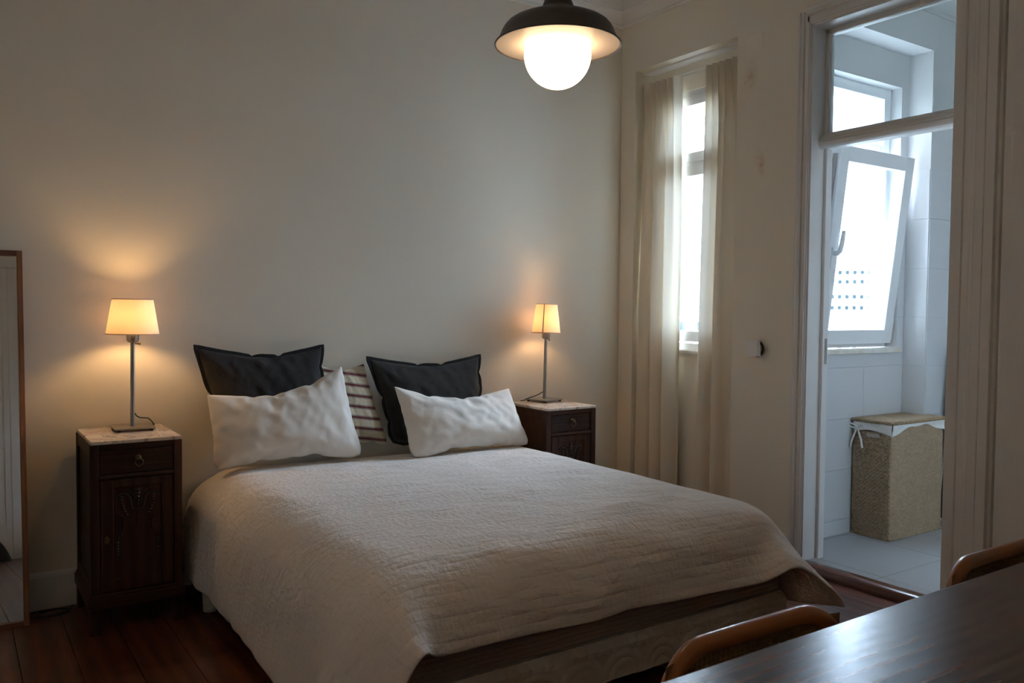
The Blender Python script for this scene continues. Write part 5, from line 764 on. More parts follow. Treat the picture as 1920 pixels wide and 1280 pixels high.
# ---------------------------------------------------------------- pillows
PA = [
    [-993,-1003,13,46,18,-14,46,18,-1,46,17,-4,45,22,-16,44,27,-14,39,40,-15,46,-20,1,48,-1,3,48,6,-1,47,11,-6,46,16,-13,45,25,-12,33,45,-43,42,-26,49,45,-16,50,46,-10,27,48,-3,-7,49,-2,2,47,7,-1,48,9,10,46,18,9,40,37,4,45,-21,-19,47,-16,-1,47,-6,-5,48,2,-17,48,8,-8,47,9,8,41,28,-50,46,-20,11,36,-41,38,44,-28,24,46,-15,11,47,-13,-5,47,-11,-3,47,-14,8,47,-12,-1,47,-12,-13,47,-10,2,47,-11,13,47,-12,-2,47,-12,-2,47,-11,10,47,-13,9],
    [-990,-930,14,37,-4,129,47,15,-2,46,12,2,47,16,-4,47,14,-3,46,18,-13,45,22,-21,41,27,-45,45,-18,47,47,10,0,44,24,-25,48,9,4,35,42,-40,48,7,-5,41,-24,61,44,-19,41,48,-6,4,46,17,-29,47,10,-17,44,-15,50,46,-11,32,48,-6,-2,47,-2,0,48,-1,0,48,6,-9,46,16,-24,42,29,-39,46,18,-19,45,-25,11,47,2,1,43,-30,22,39,-37,32,47,-15,9,48,-8,-6,47,-13,6,46,-19,17,47,-10,-1,48,-5,-16,47,-9,1,47,-13,14,48,-6,-10,47,-4,-15,47,-11,6,38,3,-127],
    [-986,-859,13,33,-3,140,40,-3,85,47,13,3,47,15,-3,46,15,-6,46,19,-18,42,29,-44,47,10,2,45,-16,45,48,8,4,43,26,-30,47,-1,19,45,22,-24,42,32,-26,48,-3,9,41,-24,60,45,-18,31,48,0,-7,46,14,-21,46,18,-23,47,-8,16,45,-17,42,46,-12,21,48,-4,8,48,1,-3,46,14,-20,39,34,-48,47,-15,8,46,-18,10,48,8,-2,46,-18,10,41,-34,28,47,1,-18,47,-13,4,46,-18,16,47,-14,6,48,-7,-9,47,0,-25,47,-10,4,48,-8,-1,47,-5,-16,48,-8,-2,40,2,-86,37,3,-132],
    [-982,-787,14,28,-3,152,39,-3,94,42,0,69,48,12,4,46,14,-3,46,20,-21,43,26,-37,47,1,20,46,-13,39,48,7,6,43,27,-31,48,-1,18,47,7,-3,42,32,-26,48,9,-5,47,-4,10,41,-25,56,47,-16,21,47,8,-12,47,14,-20,46,16,-21,47,-9,18,44,-18,42,47,-11,21,48,-4,8,47,10,-16,45,16,-32,46,15,-32,38,-38,43,47,-13,11,47,-12,10,47,-13,10,47,7,-27,48,-10,-1,46,-20,17,47,-7,-6,47,3,-35,47,-7,-5,48,-7,-6,48,-6,-11,47,-4,-16,42,2,-71,41,3,-83,33,2,-144],
    [-980,-715,10,27,-3,163,37,-2,101,39,-2,87,45,0,59,47,12,1,42,26,-42,47,-2,25,48,1,19,47,0,22,48,6,6,46,17,-16,46,20,-20,46,-12,32,47,13,-9,45,22,-15,48,7,-3,47,-9,18,41,-28,52,48,2,-3,48,8,-11,46,12,-18,47,15,-19,45,-17,37,46,-14,31,47,-9,16,44,20,-38,47,13,-25,47,-4,2,40,-34,39,48,-10,6,47,-10,6,47,-10,5,48,-5,-8,47,-6,-7,48,-7,-6,47,-1,-23,47,-1,-26,47,1,-30,48,-8,1,47,-2,-25,44,1,-61,40,3,-85,42,2,-76,30,2,-145],
    [-977,-643,12,26,-2,164,34,-3,109,40,-2,84,41,-1,81,44,0,57,45,21,-27,47,-4,30,47,2,16,48,2,17,48,6,7,47,7,3,46,21,-20,46,-12,31,48,2,6,47,9,-5,48,13,-7,47,11,-5,41,-28,51,48,2,-1,48,3,-6,47,7,-10,47,9,-14,47,13,-17,44,-19,43,45,-15,34,45,20,-39,47,-14,8,47,-10,5,48,-2,2,45,8,-48,47,-12,11,47,-11,13,47,-11,13,48,-4,-14,45,3,-47,47,0,-32,48,-7,5,48,-4,-9,47,-1,-28,46,1,-55,37,2,-101,40,3,-84,44,2,-66,30,2,-139],
    [-975,-571,20,25,-2,162,33,-2,109,38,-2,97,41,-1,78,43,-1,67,45,1,56,47,10,-14,47,-2,29,47,1,21,47,12,-17,46,-5,41,48,2,13,48,1,13,47,4,3,48,4,4,45,22,-26,46,-14,32,47,-10,29,48,5,-7,47,8,-16,47,0,6,48,5,-7,48,5,-7,47,8,-13,40,-26,63,48,-1,-7,48,-3,-5,47,-1,-11,46,11,-40,48,-1,-16,45,-17,23,48,-5,-1,48,-5,-8,47,0,-28,46,3,-51,46,1,-39,48,-6,7,48,-3,-18,46,0,-45,42,2,-80,36,2,-107,41,3,-78,44,3,-66,29,1,-144],
    [-974,-499,32,23,-2,160,34,-2,108,36,-2,102,44,0,64,40,-1,85,44,0,58,46,1,42,48,3,10,48,4,-2,46,-1,40,48,6,0,47,-3,37,47,4,0,48,7,-15,44,-9,54,48,0,12,47,-1,14,48,1,8,48,1,2,47,7,-13,48,6,-11,46,9,-24,48,2,6,48,-1,9,43,-20,49,48,-4,0,48,-2,-7,48,-2,-8,47,0,-18,48,0,-16,47,-1,-17,46,4,-47,47,-8,12,47,0,-28,47,2,-41,46,3,-48,47,-6,-2,46,1,-52,45,1,-54,40,2,-86,39,2,-90,44,1,-61,38,4,-94,27,0,-160],
    [-972,-427,28,24,-2,159,32,-2,114,34,-2,111,44,0,63,40,-1,84,44,0,58,46,1,51,46,0,36,48,4,2,47,-1,37,47,1,28,48,0,19,46,8,-25,47,-4,39,47,-2,32,47,0,15,48,0,2,48,3,-10,48,-1,16,47,-2,26,46,11,-26,48,-6,17,47,-3,13,48,-3,12,48,-2,13,47,0,-16,48,1,-19,47,1,-21,48,-3,-5,48,0,-16,45,4,-52,48,-4,2,47,0,-29,47,-1,-33,47,1,-30,47,0,-29,44,0,-59,47,0,-42,44,1,-55,40,2,-87,45,0,-58,36,4,-99,33,2,-114,31,1,-159],
    [-970,-354,16,30,-4,155,27,0,127,30,-2,119,42,-1,78,42,0,71,45,1,57,44,0,58,47,0,39,46,0,35,47,0,29,47,0,27,48,1,23,48,5,-11,46,-3,38,48,-1,24,47,0,14,48,1,-1,48,2,-4,47,-4,30,48,0,21,47,-1,11,48,0,1,48,0,1,48,0,0,47,0,-4,48,0,-16,48,0,-18,47,0,-13,48,1,-33,47,0,-11,48,0,-25,45,1,-52,47,-1,-27,48,0,-19,47,0,-29,45,0,-54,46,0,-42,47,0,-35,44,1,-58,43,1,-72,41,1,-80,26,2,-128,32,1,-118,37,4,-138],
    [-967,-282,17,36,-5,137,26,0,129,23,-1,135,40,0,85,43,0,70,44,0,57,46,0,42,46,0,46,46,0,43,47,0,34,47,0,30,47,1,24,47,0,37,47,-1,21,48,0,12,48,1,9,47,0,9,48,-1,16,47,0,13,48,0,8,48,0,2,48,0,-2,48,0,1,48,0,5,48,-1,-2,47,0,-12,48,1,-25,47,1,-30,48,0,-14,48,0,-25,46,1,-41,47,0,-34,48,-1,-11,47,0,-33,46,0,-42,46,0,-44,47,0,-26,45,0,-51,44,1,-65,43,1,-68,40,1,-83,29,2,-124,36,0,-99,26,5,-158],
    [-964,-210,26,24,-7,153,34,2,106,23,-1,136,40,0,90,44,0,59,44,1,67,47,0,22,46,0,47,46,0,48,46,0,46,46,0,29,48,0,28,47,0,27,47,0,25,47,0,21,48,0,18,48,0,9,48,-1,13,48,0,6,48,0,-6,47,0,-4,48,1,16,48,-1,-3,48,0,-4,48,0,-2,48,0,-7,48,0,-14,47,0,-18,48,1,-20,48,0,-24,47,-1,-24,47,1,-31,47,0,-32,46,0,-41,46,0,-46,47,0,-34,47,0,-33,44,1,-58,44,1,-65,43,0,-63,40,2,-84,35,0,-108,34,1,-108,15,4,-168],
    [-957,-139,27,10,-7,167,31,1,116,32,2,116,40,0,88,45,0,59,44,0,68,47,0,30,44,0,58,46,0,49,47,0,33,47,0,22,48,0,25,47,0,26,47,0,19,48,1,17,48,-1,1,47,1,30,48,-1,14,48,0,11,48,0,6,47,0,-14,48,0,1,48,0,4,48,-1,-1,48,0,-6,48,1,-8,47,-1,-23,48,1,-4,48,0,-15,48,0,-17,47,0,-34,47,0,-33,47,0,-31,46,1,-43,46,0,-37,47,0,-29,46,0,-43,45,0,-58,45,1,-52,42,1,-71,39,1,-90,33,1,-113,34,0,-110,3,1,-170],
    [-939,-73,31,-9,-1,165,29,1,122,37,2,97,41,0,85,41,0,80,45,0,53,45,0,51,45,0,62,46,0,48,48,0,18,47,1,19,47,0,34,47,0,27,48,0,8,48,-1,-5,48,0,3,48,0,28,47,0,34,48,0,25,48,0,-2,48,0,1,47,0,0,48,0,-3,48,0,-9,48,0,-10,48,0,-13,47,0,-9,48,0,-15,48,0,-19,47,0,-29,47,0,-17,47,1,-34,47,0,-31,47,0,-34,47,0,-33,47,0,-31,46,0,-43,45,1,-52,45,0,-53,42,1,-75,37,1,-98,36,1,-104,32,0,-114,18,-3,-160],
    [-960,-9,28,9,7,172,32,1,113,42,0,75,39,1,93,38,1,93,45,1,56,46,0,49,46,0,48,45,0,50,48,0,23,46,0,32,48,0,26,46,1,50,48,-1,4,49,-1,3,47,0,-11,47,0,41,48,0,31,48,0,12,48,0,-3,48,0,-2,47,0,-2,48,0,-5,48,0,-7,48,0,-9,48,0,-12,47,0,-13,48,1,-16,47,0,-22,48,0,-22,47,0,-25,47,0,-26,47,1,-34,47,-1,-24,47,1,-36,46,0,-38,46,0,-41,46,0,-47,45,0,-52,37,1,-96,34,-1,-110,38,2,-94,39,1,-93,24,-4,-150],
    [-965,62,17,19,8,167,28,1,123,37,0,99,40,1,88,42,2,76,45,0,55,47,0,39,44,1,58,46,0,36,47,0,38,47,-1,29,48,0,25,45,1,50,48,-1,9,49,0,-3,47,0,7,47,-1,40,48,0,22,48,0,3,48,0,-12,47,0,1,48,1,3,48,0,-5,48,0,1,48,-1,-3,47,1,-14,48,0,-15,48,0,-17,47,0,-20,47,0,-22,48,0,-22,47,1,-28,47,0,-26,48,0,-28,46,0,-37,46,0,-42,46,0,-43,46,1,-47,45,0,-54,30,-1,-120,34,-1,-109,37,1,-97,40,2,-87,32,-3,-139],
    [-967,134,10,32,4,142,21,5,137,32,0,118,40,2,85,43,1,68,45,0,55,46,1,51,47,-1,27,47,-1,34,46,1,39,45,1,55,48,0,23,46,0,36,48,0,21,47,-1,20,48,0,21,47,0,13,48,0,6,48,0,6,48,0,7,47,0,3,48,0,0,48,0,4,48,0,-6,48,0,-9,47,0,-13,48,0,-13,48,0,-20,47,0,-21,48,1,-20,47,0,-21,48,0,-22,47,0,-27,46,0,-37,47,0,-38,46,0,-43,46,1,-45,45,0,-47,45,0,-54,33,-1,-114,37,-2,-95,29,2,-124,35,0,-105,40,-1,-129],
    [-969,207,13,29,3,145,34,3,107,24,3,135,41,1,83,44,1,64,44,1,55,45,0,52,47,0,36,46,0,39,47,-1,30,46,1,49,47,0,28,47,0,29,47,0,30,47,0,32,47,-1,25,48,0,15,48,0,11,48,0,7,47,0,6,48,-1,6,48,0,3,48,1,-7,48,0,-7,48,0,-16,47,0,-21,48,1,-6,48,0,-20,47,0,-26,47,0,-21,48,0,-16,47,0,-27,47,0,-37,48,1,-22,46,0,-38,46,0,-45,44,0,-56,46,0,-45,45,0,-56,40,-2,-85,38,-1,-94,32,-1,-114,25,4,-132,41,-2,-137],
    [-972,279,23,22,2,159,33,2,111,35,5,105,41,1,78,44,2,64,46,-1,41,44,1,61,46,1,46,46,0,38,47,-1,37,47,0,32,47,0,31,47,0,26,47,0,21,47,0,40,47,0,30,47,-1,32,48,0,8,48,0,7,48,0,0,47,0,-5,48,0,-6,48,0,-4,47,-2,-25,48,2,4,48,0,-14,47,1,-13,48,0,-16,48,0,-18,47,0,-21,47,0,-25,48,0,-22,47,0,-25,48,1,-27,46,0,-34,46,0,-43,45,0,-53,44,0,-65,43,0,-66,44,-1,-65,40,-2,-85,37,-2,-99,31,-1,-116,26,5,-170],
    [-974,351,20,17,2,177,37,3,99,41,3,76,39,3,93,46,0,46,43,1,67,45,0,51,46,1,40,46,0,45,46,0,44,47,0,24,48,-1,26,47,0,24,47,0,33,48,-1,25,47,0,23,48,-5,4,46,-13,-36,47,9,31,47,5,26,48,2,8,48,-1,-10,47,-3,-21,48,5,23,47,1,-9,48,0,-11,48,0,-10,47,1,-15,48,0,-10,47,0,-29,48,0,-17,47,0,-29,47,0,-31,47,1,-21,47,0,-34,46,0,-50,46,1,-29,45,0,-64,42,-1,-70,42,-1,-77,42,-1,-73,39,-3,-93,36,-2,-102,12,5,-176],
    [-976,423,3,19,2,183,36,3,104,39,3,91,46,1,46,42,2,77,43,1,67,47,0,33,46,0,40,45,1,62,47,0,29,47,-1,26,47,0,26,48,-1,18,48,-1,21,47,-1,23,48,-3,11,48,-7,-10,45,-17,-52,47,0,8,45,14,50,47,7,31,48,-1,-12,48,1,-7,47,6,34,47,0,-14,48,-2,-25,47,3,9,48,1,-6,48,1,-7,48,1,-11,48,0,-22,47,0,-25,47,-1,-32,45,0,-44,48,1,-20,45,-1,-56,47,2,-23,46,0,-47,44,0,-61,41,-2,-83,41,-1,-86,35,-3,-104,40,-2,-87,-2,2,-168],
    [-979,495,-9,27,2,172,31,4,117,40,2,86,45,1,53,42,2,78,46,0,44,45,1,52,44,1,55,48,-1,29,47,-1,18,49,-3,10,47,-1,21,46,3,43,48,-3,13,48,-2,13,48,-6,-1,48,-8,-16,43,-20,-60,48,-4,-5,46,12,44,43,16,58,48,-1,-11,46,7,32,48,3,9,48,1,-8,48,-2,-23,47,4,16,48,2,-2,48,1,-7,48,1,-6,47,0,-21,48,1,-18,47,0,-28,47,0,-26,45,0,-53,47,1,-21,45,0,-55,47,2,-26,45,-1,-57,42,-1,-77,39,-2,-96,34,-3,-108,42,-1,-74,11,-2,-163],
    [-981,567,-8,27,2,164,33,4,113,41,3,82,43,1,65,45,0,52,45,1,54,45,1,51,48,-8,3,45,4,48,48,0,26,47,-1,24,49,-3,6,46,2,40,48,-3,10,49,-4,7,47,-6,-9,48,-11,-21,42,-20,-65,47,-7,-15,43,17,64,44,16,54,47,4,15,48,-3,-11,47,8,28,48,4,5,47,0,-7,48,0,-8,48,1,-8,48,0,-8,47,1,-7,45,-9,-49,47,10,9,47,-3,-38,48,8,8,47,2,-25,47,1,-29,47,1,-33,44,0,-59,47,1,-35,43,-1,-70,34,-3,-110,38,-1,-94,44,-2,-65,19,-3,-155],
    [-984,638,-2,27,3,157,37,4,100,42,2,72,44,1,62,44,1,57,46,0,49,46,-13,-13,47,3,38,46,1,37,47,2,37,46,2,36,48,-3,9,48,-4,9,48,-3,11,48,-2,13,48,-7,-10,47,-12,-27,42,-20,-65,47,-10,-25,39,21,78,46,13,45,47,4,11,48,1,8,48,1,1,47,-9,-22,46,-15,-27,47,9,2,48,1,-7,47,-6,-16,45,22,28,46,-3,-34,47,12,18,47,-1,-30,48,8,8,45,-8,-55,47,8,-12,48,6,-14,47,5,-11,46,0,-48,45,0,-54,36,-2,-103,39,-2,-91,44,-1,-67,24,-5,-151],
    [-987,710,5,28,4,148,42,2,74,41,3,80,44,1,60,46,-1,40,47,-5,21,48,-11,-3,47,-13,-11,47,-3,28,46,6,46,46,2,38,44,-25,-23,48,-5,7,48,3,15,46,15,38,48,-1,7,48,-5,-9,46,-15,-34,42,-17,-60,37,23,85,48,3,13,47,4,14,48,3,12,47,-10,-21,43,-22,-38,48,-6,-18,47,0,-8,48,7,-1,48,0,-7,40,31,44,48,10,9,47,7,0,48,5,-8,48,4,-7,46,-3,-36,44,-9,-65,47,5,-19,48,13,8,47,12,5,46,1,-43,43,-1,-64,39,-2,-90,40,-1,-85,29,-5,-149],
    [-991,782,3,33,4,133,41,2,78,43,3,72,46,-3,34,48,-5,19,47,-6,16,48,-9,8,47,-12,-12,47,-4,24,47,-10,5,46,4,40,41,-32,-38,46,9,37,48,-5,-3,45,16,39,48,2,12,48,-2,0,47,-5,0,47,-12,-12,47,-11,-17,35,-47,-12,47,15,8,40,36,23,48,-3,-15,44,-20,-35,48,-2,-12,47,-8,-18,48,4,-5,47,15,14,41,29,41,48,7,4,48,-6,-16,47,-13,-17,42,32,16,47,14,-2,47,2,-26,46,-2,-46,46,15,16,47,2,-26,47,15,5,47,3,-32,42,-1,-74,37,-2,-99,35,-5,-141],
    [-994,854,-10,39,3,118,38,4,91,48,-4,28,47,-6,18,48,-11,2,47,-3,27,47,-6,16,47,-8,7,48,-8,6,47,-9,7,47,-9,3,39,-36,-47,43,17,53,47,0,9,48,2,9,47,-13,-5,45,-25,-11,47,15,8,46,-15,-15,43,-29,-21,41,-37,-11,43,30,17,40,37,24,48,2,-9,47,-10,-21,45,-16,-30,48,-2,-13,47,9,5,45,23,30,45,21,22,49,-3,-8,45,-21,-27,47,-8,-15,41,36,19,44,27,13,46,18,10,48,9,-8,47,7,-16,46,-2,-38,47,14,3,47,14,5,47,4,-29,34,-3,-110,42,-4,-124],
    [-996,927,-20,38,2,125,47,-6,19,48,-6,19,47,-8,12,48,-7,15,47,-9,10,47,-14,-3,46,-21,-12,46,-14,1,48,1,17,48,-1,15,46,-18,10,44,-25,-24,37,-43,13,43,28,-5,48,-5,-6,46,-18,-8,47,17,10,41,-34,-19,36,-45,-9,47,13,-5,41,35,24,45,26,9,47,2,-8,48,0,-10,48,-7,-16,46,-12,-30,46,18,21,45,20,25,47,13,10,48,-7,-13,46,-21,-27,46,-16,-23,43,29,14,44,28,15,41,34,25,46,22,11,47,12,-4,47,4,-21,48,5,-21,46,17,13,47,12,-5,47,5,-28,38,-2,-145],
    [-999,999,-13,47,-13,-4,47,-13,8,47,-12,0,47,-12,1,47,-12,11,47,-12,6,47,-13,3,47,-14,-4,47,-13,-8,46,-18,-3,46,-20,15,45,-23,14,29,-55,10,47,9,-15,47,10,-16,48,5,-6,47,1,11,48,-6,7,23,-60,-3,47,13,-10,46,15,-1,47,16,2,48,3,3,45,-22,15,43,30,-18,46,20,-12,47,13,-7,48,4,1,48,3,10,48,0,8,47,-3,-10,40,-39,-24,41,35,13,44,28,13,44,26,9,45,22,1,47,16,2,46,16,8,47,15,-6,47,12,-19,47,13,-1,47,14,4,47,12,-11,47,13,-21]]
PB = [
    [-1002,-1003,4,61,9,-18,60,9,5,61,9,8,60,11,-5,60,9,-3,60,10,3,61,9,11,60,9,-9,60,13,-19,60,12,1,50,36,-6,56,-26,-4,61,-1,4,61,1,10,61,2,-10,61,2,-8,61,6,11,55,28,8,55,-28,6,60,-10,-14,61,1,-13,61,1,7,61,2,16,58,17,-27,53,29,-39,62,-2,10,29,-53,54,58,-19,-8,60,-17,-15,59,-16,3,59,-14,21,60,-14,16,59,-14,10,60,-13,9],
    [-996,-939,11,50,-5,140,60,6,5,61,2,24,61,8,3,60,11,-5,61,10,-3,61,3,13,59,17,-19,56,23,-38,58,-11,42,61,-2,6,61,6,-3,55,26,-41,60,5,-13,61,4,-7,57,-20,42,60,-9,22,61,2,-1,61,3,-1,60,6,-29,54,24,-59,59,-7,40,60,-6,34,61,7,-19,55,25,-40,60,-12,19,36,-49,54,59,-16,-6,61,-4,-35,60,-2,-36,56,-22,40,59,-17,25,59,-13,13,50,4,-159],
    [-991,-876,16,46,-4,149,54,-4,90,61,1,27,61,2,23,60,5,9,61,10,-5,61,6,9,57,20,-29,60,12,-12,61,5,3,59,-13,36,61,2,6,59,13,-24,60,11,-20,60,14,-23,56,-20,43,61,-2,3,59,13,-41,61,4,-11,60,-8,27,55,21,-51,60,10,-25,57,-12,63,60,-7,23,58,19,-30,50,-35,35,55,-27,38,60,-6,-27,61,-1,-42,59,4,-55,52,-27,57,60,-16,22,54,3,-82,43,5,-178],
    [-986,-812,9,48,-5,146,48,-4,118,56,-3,79,59,-2,43,61,1,27,61,1,22,61,7,6,60,7,-5,61,11,-9,59,14,-13,60,-9,29,61,3,2,61,9,-14,58,17,-33,61,6,-7,58,-16,36,61,5,-16,57,15,-50,62,3,-5,59,-12,38,57,18,-43,60,10,-25,60,7,-18,50,-21,88,59,-17,21,58,-18,24,61,-12,6,60,1,-44,55,8,-84,61,-8,-2,52,-28,59,59,0,-54,45,5,-126,42,5,-183],
    [-981,-748,-5,53,-6,140,47,-4,120,46,-3,125,59,-2,51,60,1,29,62,3,-2,56,-2,75,61,1,26,61,2,13,61,3,7,61,2,9,61,6,-4,61,7,-11,58,17,-30,61,-7,15,61,-3,11,59,13,-36,58,15,-49,61,0,0,59,-14,46,58,15,-34,61,1,-9,61,6,-15,61,7,-16,57,-19,40,53,-24,59,62,-9,-10,59,2,-49,55,8,-81,53,-28,57,60,-4,-23,43,3,-135,40,3,-138,51,7,-154],
    [-976,-684,4,43,-8,173,55,-2,83,50,-3,109,49,-4,113,61,1,23,61,3,1,61,0,29,57,-1,68,60,-1,39,61,5,-6,60,-2,34,61,1,17,61,1,12,61,2,-2,62,2,0,60,7,-13,57,17,-57,61,9,-25,61,0,1,57,-16,52,61,0,-4,62,1,-8,61,4,-13,61,4,-13,61,6,-14,54,-23,55,61,-4,-31,49,9,-108,57,-20,42,61,-5,-22,56,1,-74,39,3,-142,48,2,-117,39,8,-177],
    [-968,-621,22,31,-8,197,53,-3,93,54,-2,86,49,-4,112,60,0,46,61,2,9,60,0,31,61,2,18,58,-2,62,60,-1,41,61,1,21,61,0,15,61,2,5,61,6,-29,60,-3,39,61,1,14,61,8,-23,59,13,-36,61,0,-1,59,-14,46,61,-2,1,61,-2,3,62,-1,-3,61,0,-5,61,0,-4,62,-1,-2,44,8,-128,60,-10,16,61,-6,-16,58,0,-60,54,1,-88,41,3,-136,50,1,-109,25,8,-201],
    [-958,-558,27,20,-7,209,51,-3,105,51,-3,104,53,-3,94,60,-1,47,60,0,29,61,2,14,60,-1,44,61,2,15,59,-1,50,60,0,34,61,0,24,62,1,14,60,6,-33,59,-4,51,61,-2,33,61,0,10,62,1,-4,61,0,-1,62,1,3,60,5,-36,61,-4,11,61,3,-33,60,-2,18,62,-1,4,59,4,-51,53,4,-96,59,-11,24,55,-1,-85,60,-1,-33,52,2,-97,48,2,-118,47,1,-121,9,8,-211],
    [-944,-496,28,9,-5,209,49,-3,112,51,-3,107,53,-2,92,58,-2,60,60,-1,41,60,1,31,61,1,8,60,0,47,60,0,32,61,0,26,60,0,34,60,0,29,61,4,-17,60,-3,43,61,-1,25,62,0,3,61,1,0,61,0,7,62,-1,9,61,1,-6,61,2,-27,61,2,-24,61,-2,17,61,1,-25,55,5,-81,61,-5,2,52,-2,-97,62,-3,-14,57,1,-65,48,2,-118,48,2,-116,50,1,-106,-7,5,-206],
    [-920,-438,41,-11,1,195,52,-3,98,48,-2,115,50,-2,107,57,-3,69,58,-1,54,60,0,39,61,1,20,61,1,13,60,0,37,60,0,28,61,-1,34,61,1,20,60,0,36,61,-1,20,61,0,7,62,1,-10,61,0,16,61,1,-14,61,-1,19,62,0,10,61,0,-6,61,1,-15,60,2,-31,62,0,-10,59,2,-44,51,-3,-106,61,-3,-5,60,0,-46,56,1,-78,48,2,-114,51,1,-105,44,2,-130,-30,-3,-179],
    [-937,-378,36,7,5,205,55,-3,85,52,-2,99,49,-3,113,48,-2,113,60,-1,45,61,0,16,58,0,62,61,1,17,61,1,20,61,0,23,60,0,26,61,0,23,61,0,20,61,-1,22,61,1,13,61,0,7,61,0,3,62,0,-1,61,1,1,61,-1,22,61,0,-13,61,2,-23,61,0,-9,61,1,-27,53,-1,-94,61,-3,-9,60,-1,-27,58,2,-62,52,1,-102,53,1,-93,50,2,-110,42,1,-137,-15,-6,-212],
    [-945,-314,22,18,5,215,49,-3,113,50,-3,106,51,-2,106,51,-2,104,59,-1,51,62,1,3,57,-1,71,61,0,33,60,1,27,62,0,4,61,1,13,61,0,29,61,0,20,61,0,15,61,0,13,61,0,18,61,0,21,61,0,3,62,-1,2,61,1,-12,61,1,-13,61,0,-7,61,1,-16,55,0,-77,62,-2,-11,60,-1,-24,60,-1,-37,49,0,-111,55,3,-84,53,1,-98,50,2,-107,41,1,-138,0,-7,-217],
    [-948,-251,12,27,5,210,47,-2,123,52,-3,97,50,-2,108,46,-2,122,57,-1,67,62,0,3,58,0,62,61,0,46,60,0,35,61,1,3,62,0,6,61,1,15,61,0,18,61,0,16,61,0,17,61,0,6,62,0,20,61,0,10,61,0,-5,61,0,-7,61,1,-5,62,0,0,58,1,-56,61,-2,-13,61,-1,-28,60,0,-33,59,0,-50,53,-1,-92,45,2,-130,50,1,-107,53,3,-89,41,0,-140,12,-6,-207],
    [-947,-187,1,38,3,186,43,-1,134,45,-2,126,46,-3,124,50,-1,107,55,-1,80,61,0,18,60,0,37,60,0,50,60,0,41,62,1,1,62,0,0,61,0,27,61,1,8,61,0,13,61,0,0,61,0,-1,62,0,20,61,0,25,61,0,3,61,1,-14,61,0,0,62,0,0,60,-1,-24,61,0,-28,59,-1,-51,61,0,-25,56,-1,-76,58,0,-58,50,0,-107,47,2,-119,43,4,-131,39,-1,-144,26,-6,-193],
    [-946,-123,6,53,-1,137,43,-1,132,42,-1,137,36,0,151,50,-1,106,52,-1,100,60,0,23,61,0,16,60,0,49,60,0,43,62,1,0,61,0,28,62,0,2,60,0,27,62,1,17,61,0,9,61,0,-15,61,0,5,62,0,15,61,1,-1,61,0,5,61,0,-8,61,0,-14,61,-1,-29,61,0,-7,60,-1,-47,60,0,-25,59,-1,-59,57,0,-66,48,1,-116,39,1,-144,31,-3,-160,44,3,-130,39,-3,-175],
    [-946,-59,17,37,-7,178,46,1,121,47,2,120,47,1,119,55,-2,83,44,0,131,60,0,36,61,0,11,60,0,33,60,0,47,61,1,16,62,0,15,61,0,18,61,1,23,62,0,19,61,0,11,61,0,-12,61,0,-3,61,1,2,62,0,3,61,0,-6,61,0,4,62,0,-7,61,-1,-26,60,0,-30,61,0,-23,60,-1,-37,59,-1,-55,57,0,-68,40,0,-139,28,-3,-164,35,-1,-153,40,0,-141,51,2,-146],
    [-936,4,20,19,-7,206,55,3,82,50,1,110,49,0,111,42,-2,136,51,1,105,60,0,34,60,0,31,61,1,21,61,0,27,61,0,24,61,0,26,61,0,4,61,1,26,61,0,12,62,0,5,61,0,1,61,1,1,61,0,0,62,0,-3,61,0,-1,61,0,5,62,0,-3,60,0,-35,61,-1,-27,61,0,-27,60,-1,-35,60,-1,-42,56,0,-78,29,-1,-162,37,-2,-146,50,-4,-110,40,0,-140,32,5,-192],
    [-919,65,16,-1,-4,216,47,0,117,49,0,115,48,0,115,50,2,107,56,1,77,60,0,34,60,1,34,61,0,26,61,0,22,60,0,23,62,0,21,60,0,20,62,1,12,61,0,10,61,0,7,62,1,5,61,0,1,61,0,0,62,0,-5,61,0,-8,61,0,-13,61,-1,-11,61,1,-10,60,-1,-38,62,0,-13,60,-1,-28,60,-1,-41,56,0,-77,31,-1,-158,45,-3,-128,50,-4,-107,30,1,-161,10,-1,-217],
    [-899,124,31,-21,0,198,45,1,128,47,0,118,47,0,121,54,2,88,58,1,63,60,0,36,59,1,43,61,0,14,61,0,35,60,0,27,61,0,15,62,1,16,61,0,14,61,0,16,61,0,5,62,1,2,61,0,2,61,0,-1,62,0,-3,61,0,0,61,0,-21,61,0,-13,61,-1,-26,61,0,-23,61,0,-17,60,-1,-23,60,0,-39,57,-1,-72,47,-6,-116,43,-1,-133,44,-2,-131,16,2,-176,38,-6,-203],
    [-931,176,23,11,12,210,51,0,104,52,-2,97,36,3,152,53,2,90,59,1,53,60,0,49,59,1,39,61,0,27,61,0,25,60,0,25,62,1,20,61,-1,0,61,1,26,61,0,10,61,0,7,61,1,-4,62,0,13,61,0,-3,61,0,-2,62,0,-14,61,0,6,62,0,-23,61,0,-17,60,-1,-30,60,-1,-44,61,1,-11,60,-1,-36,51,-3,-103,57,-4,-65,46,-2,-126,44,-2,-132,31,-2,-159,31,-3,-221],
    [-946,238,6,35,12,193,54,-3,85,38,3,146,37,3,149,55,2,79,60,0,45,58,1,67,60,0,22,60,1,40,61,0,28,60,1,28,62,-1,0,61,0,8,61,1,35,61,0,9,61,1,10,61,0,5,62,0,7,61,0,1,61,0,-25,62,0,7,61,0,-6,62,0,-18,62,1,-7,60,-2,-40,59,-1,-55,60,-1,-42,61,1,3,57,-4,-74,54,-3,-88,35,-3,-151,51,-1,-109,43,-3,-133,27,-3,-220],
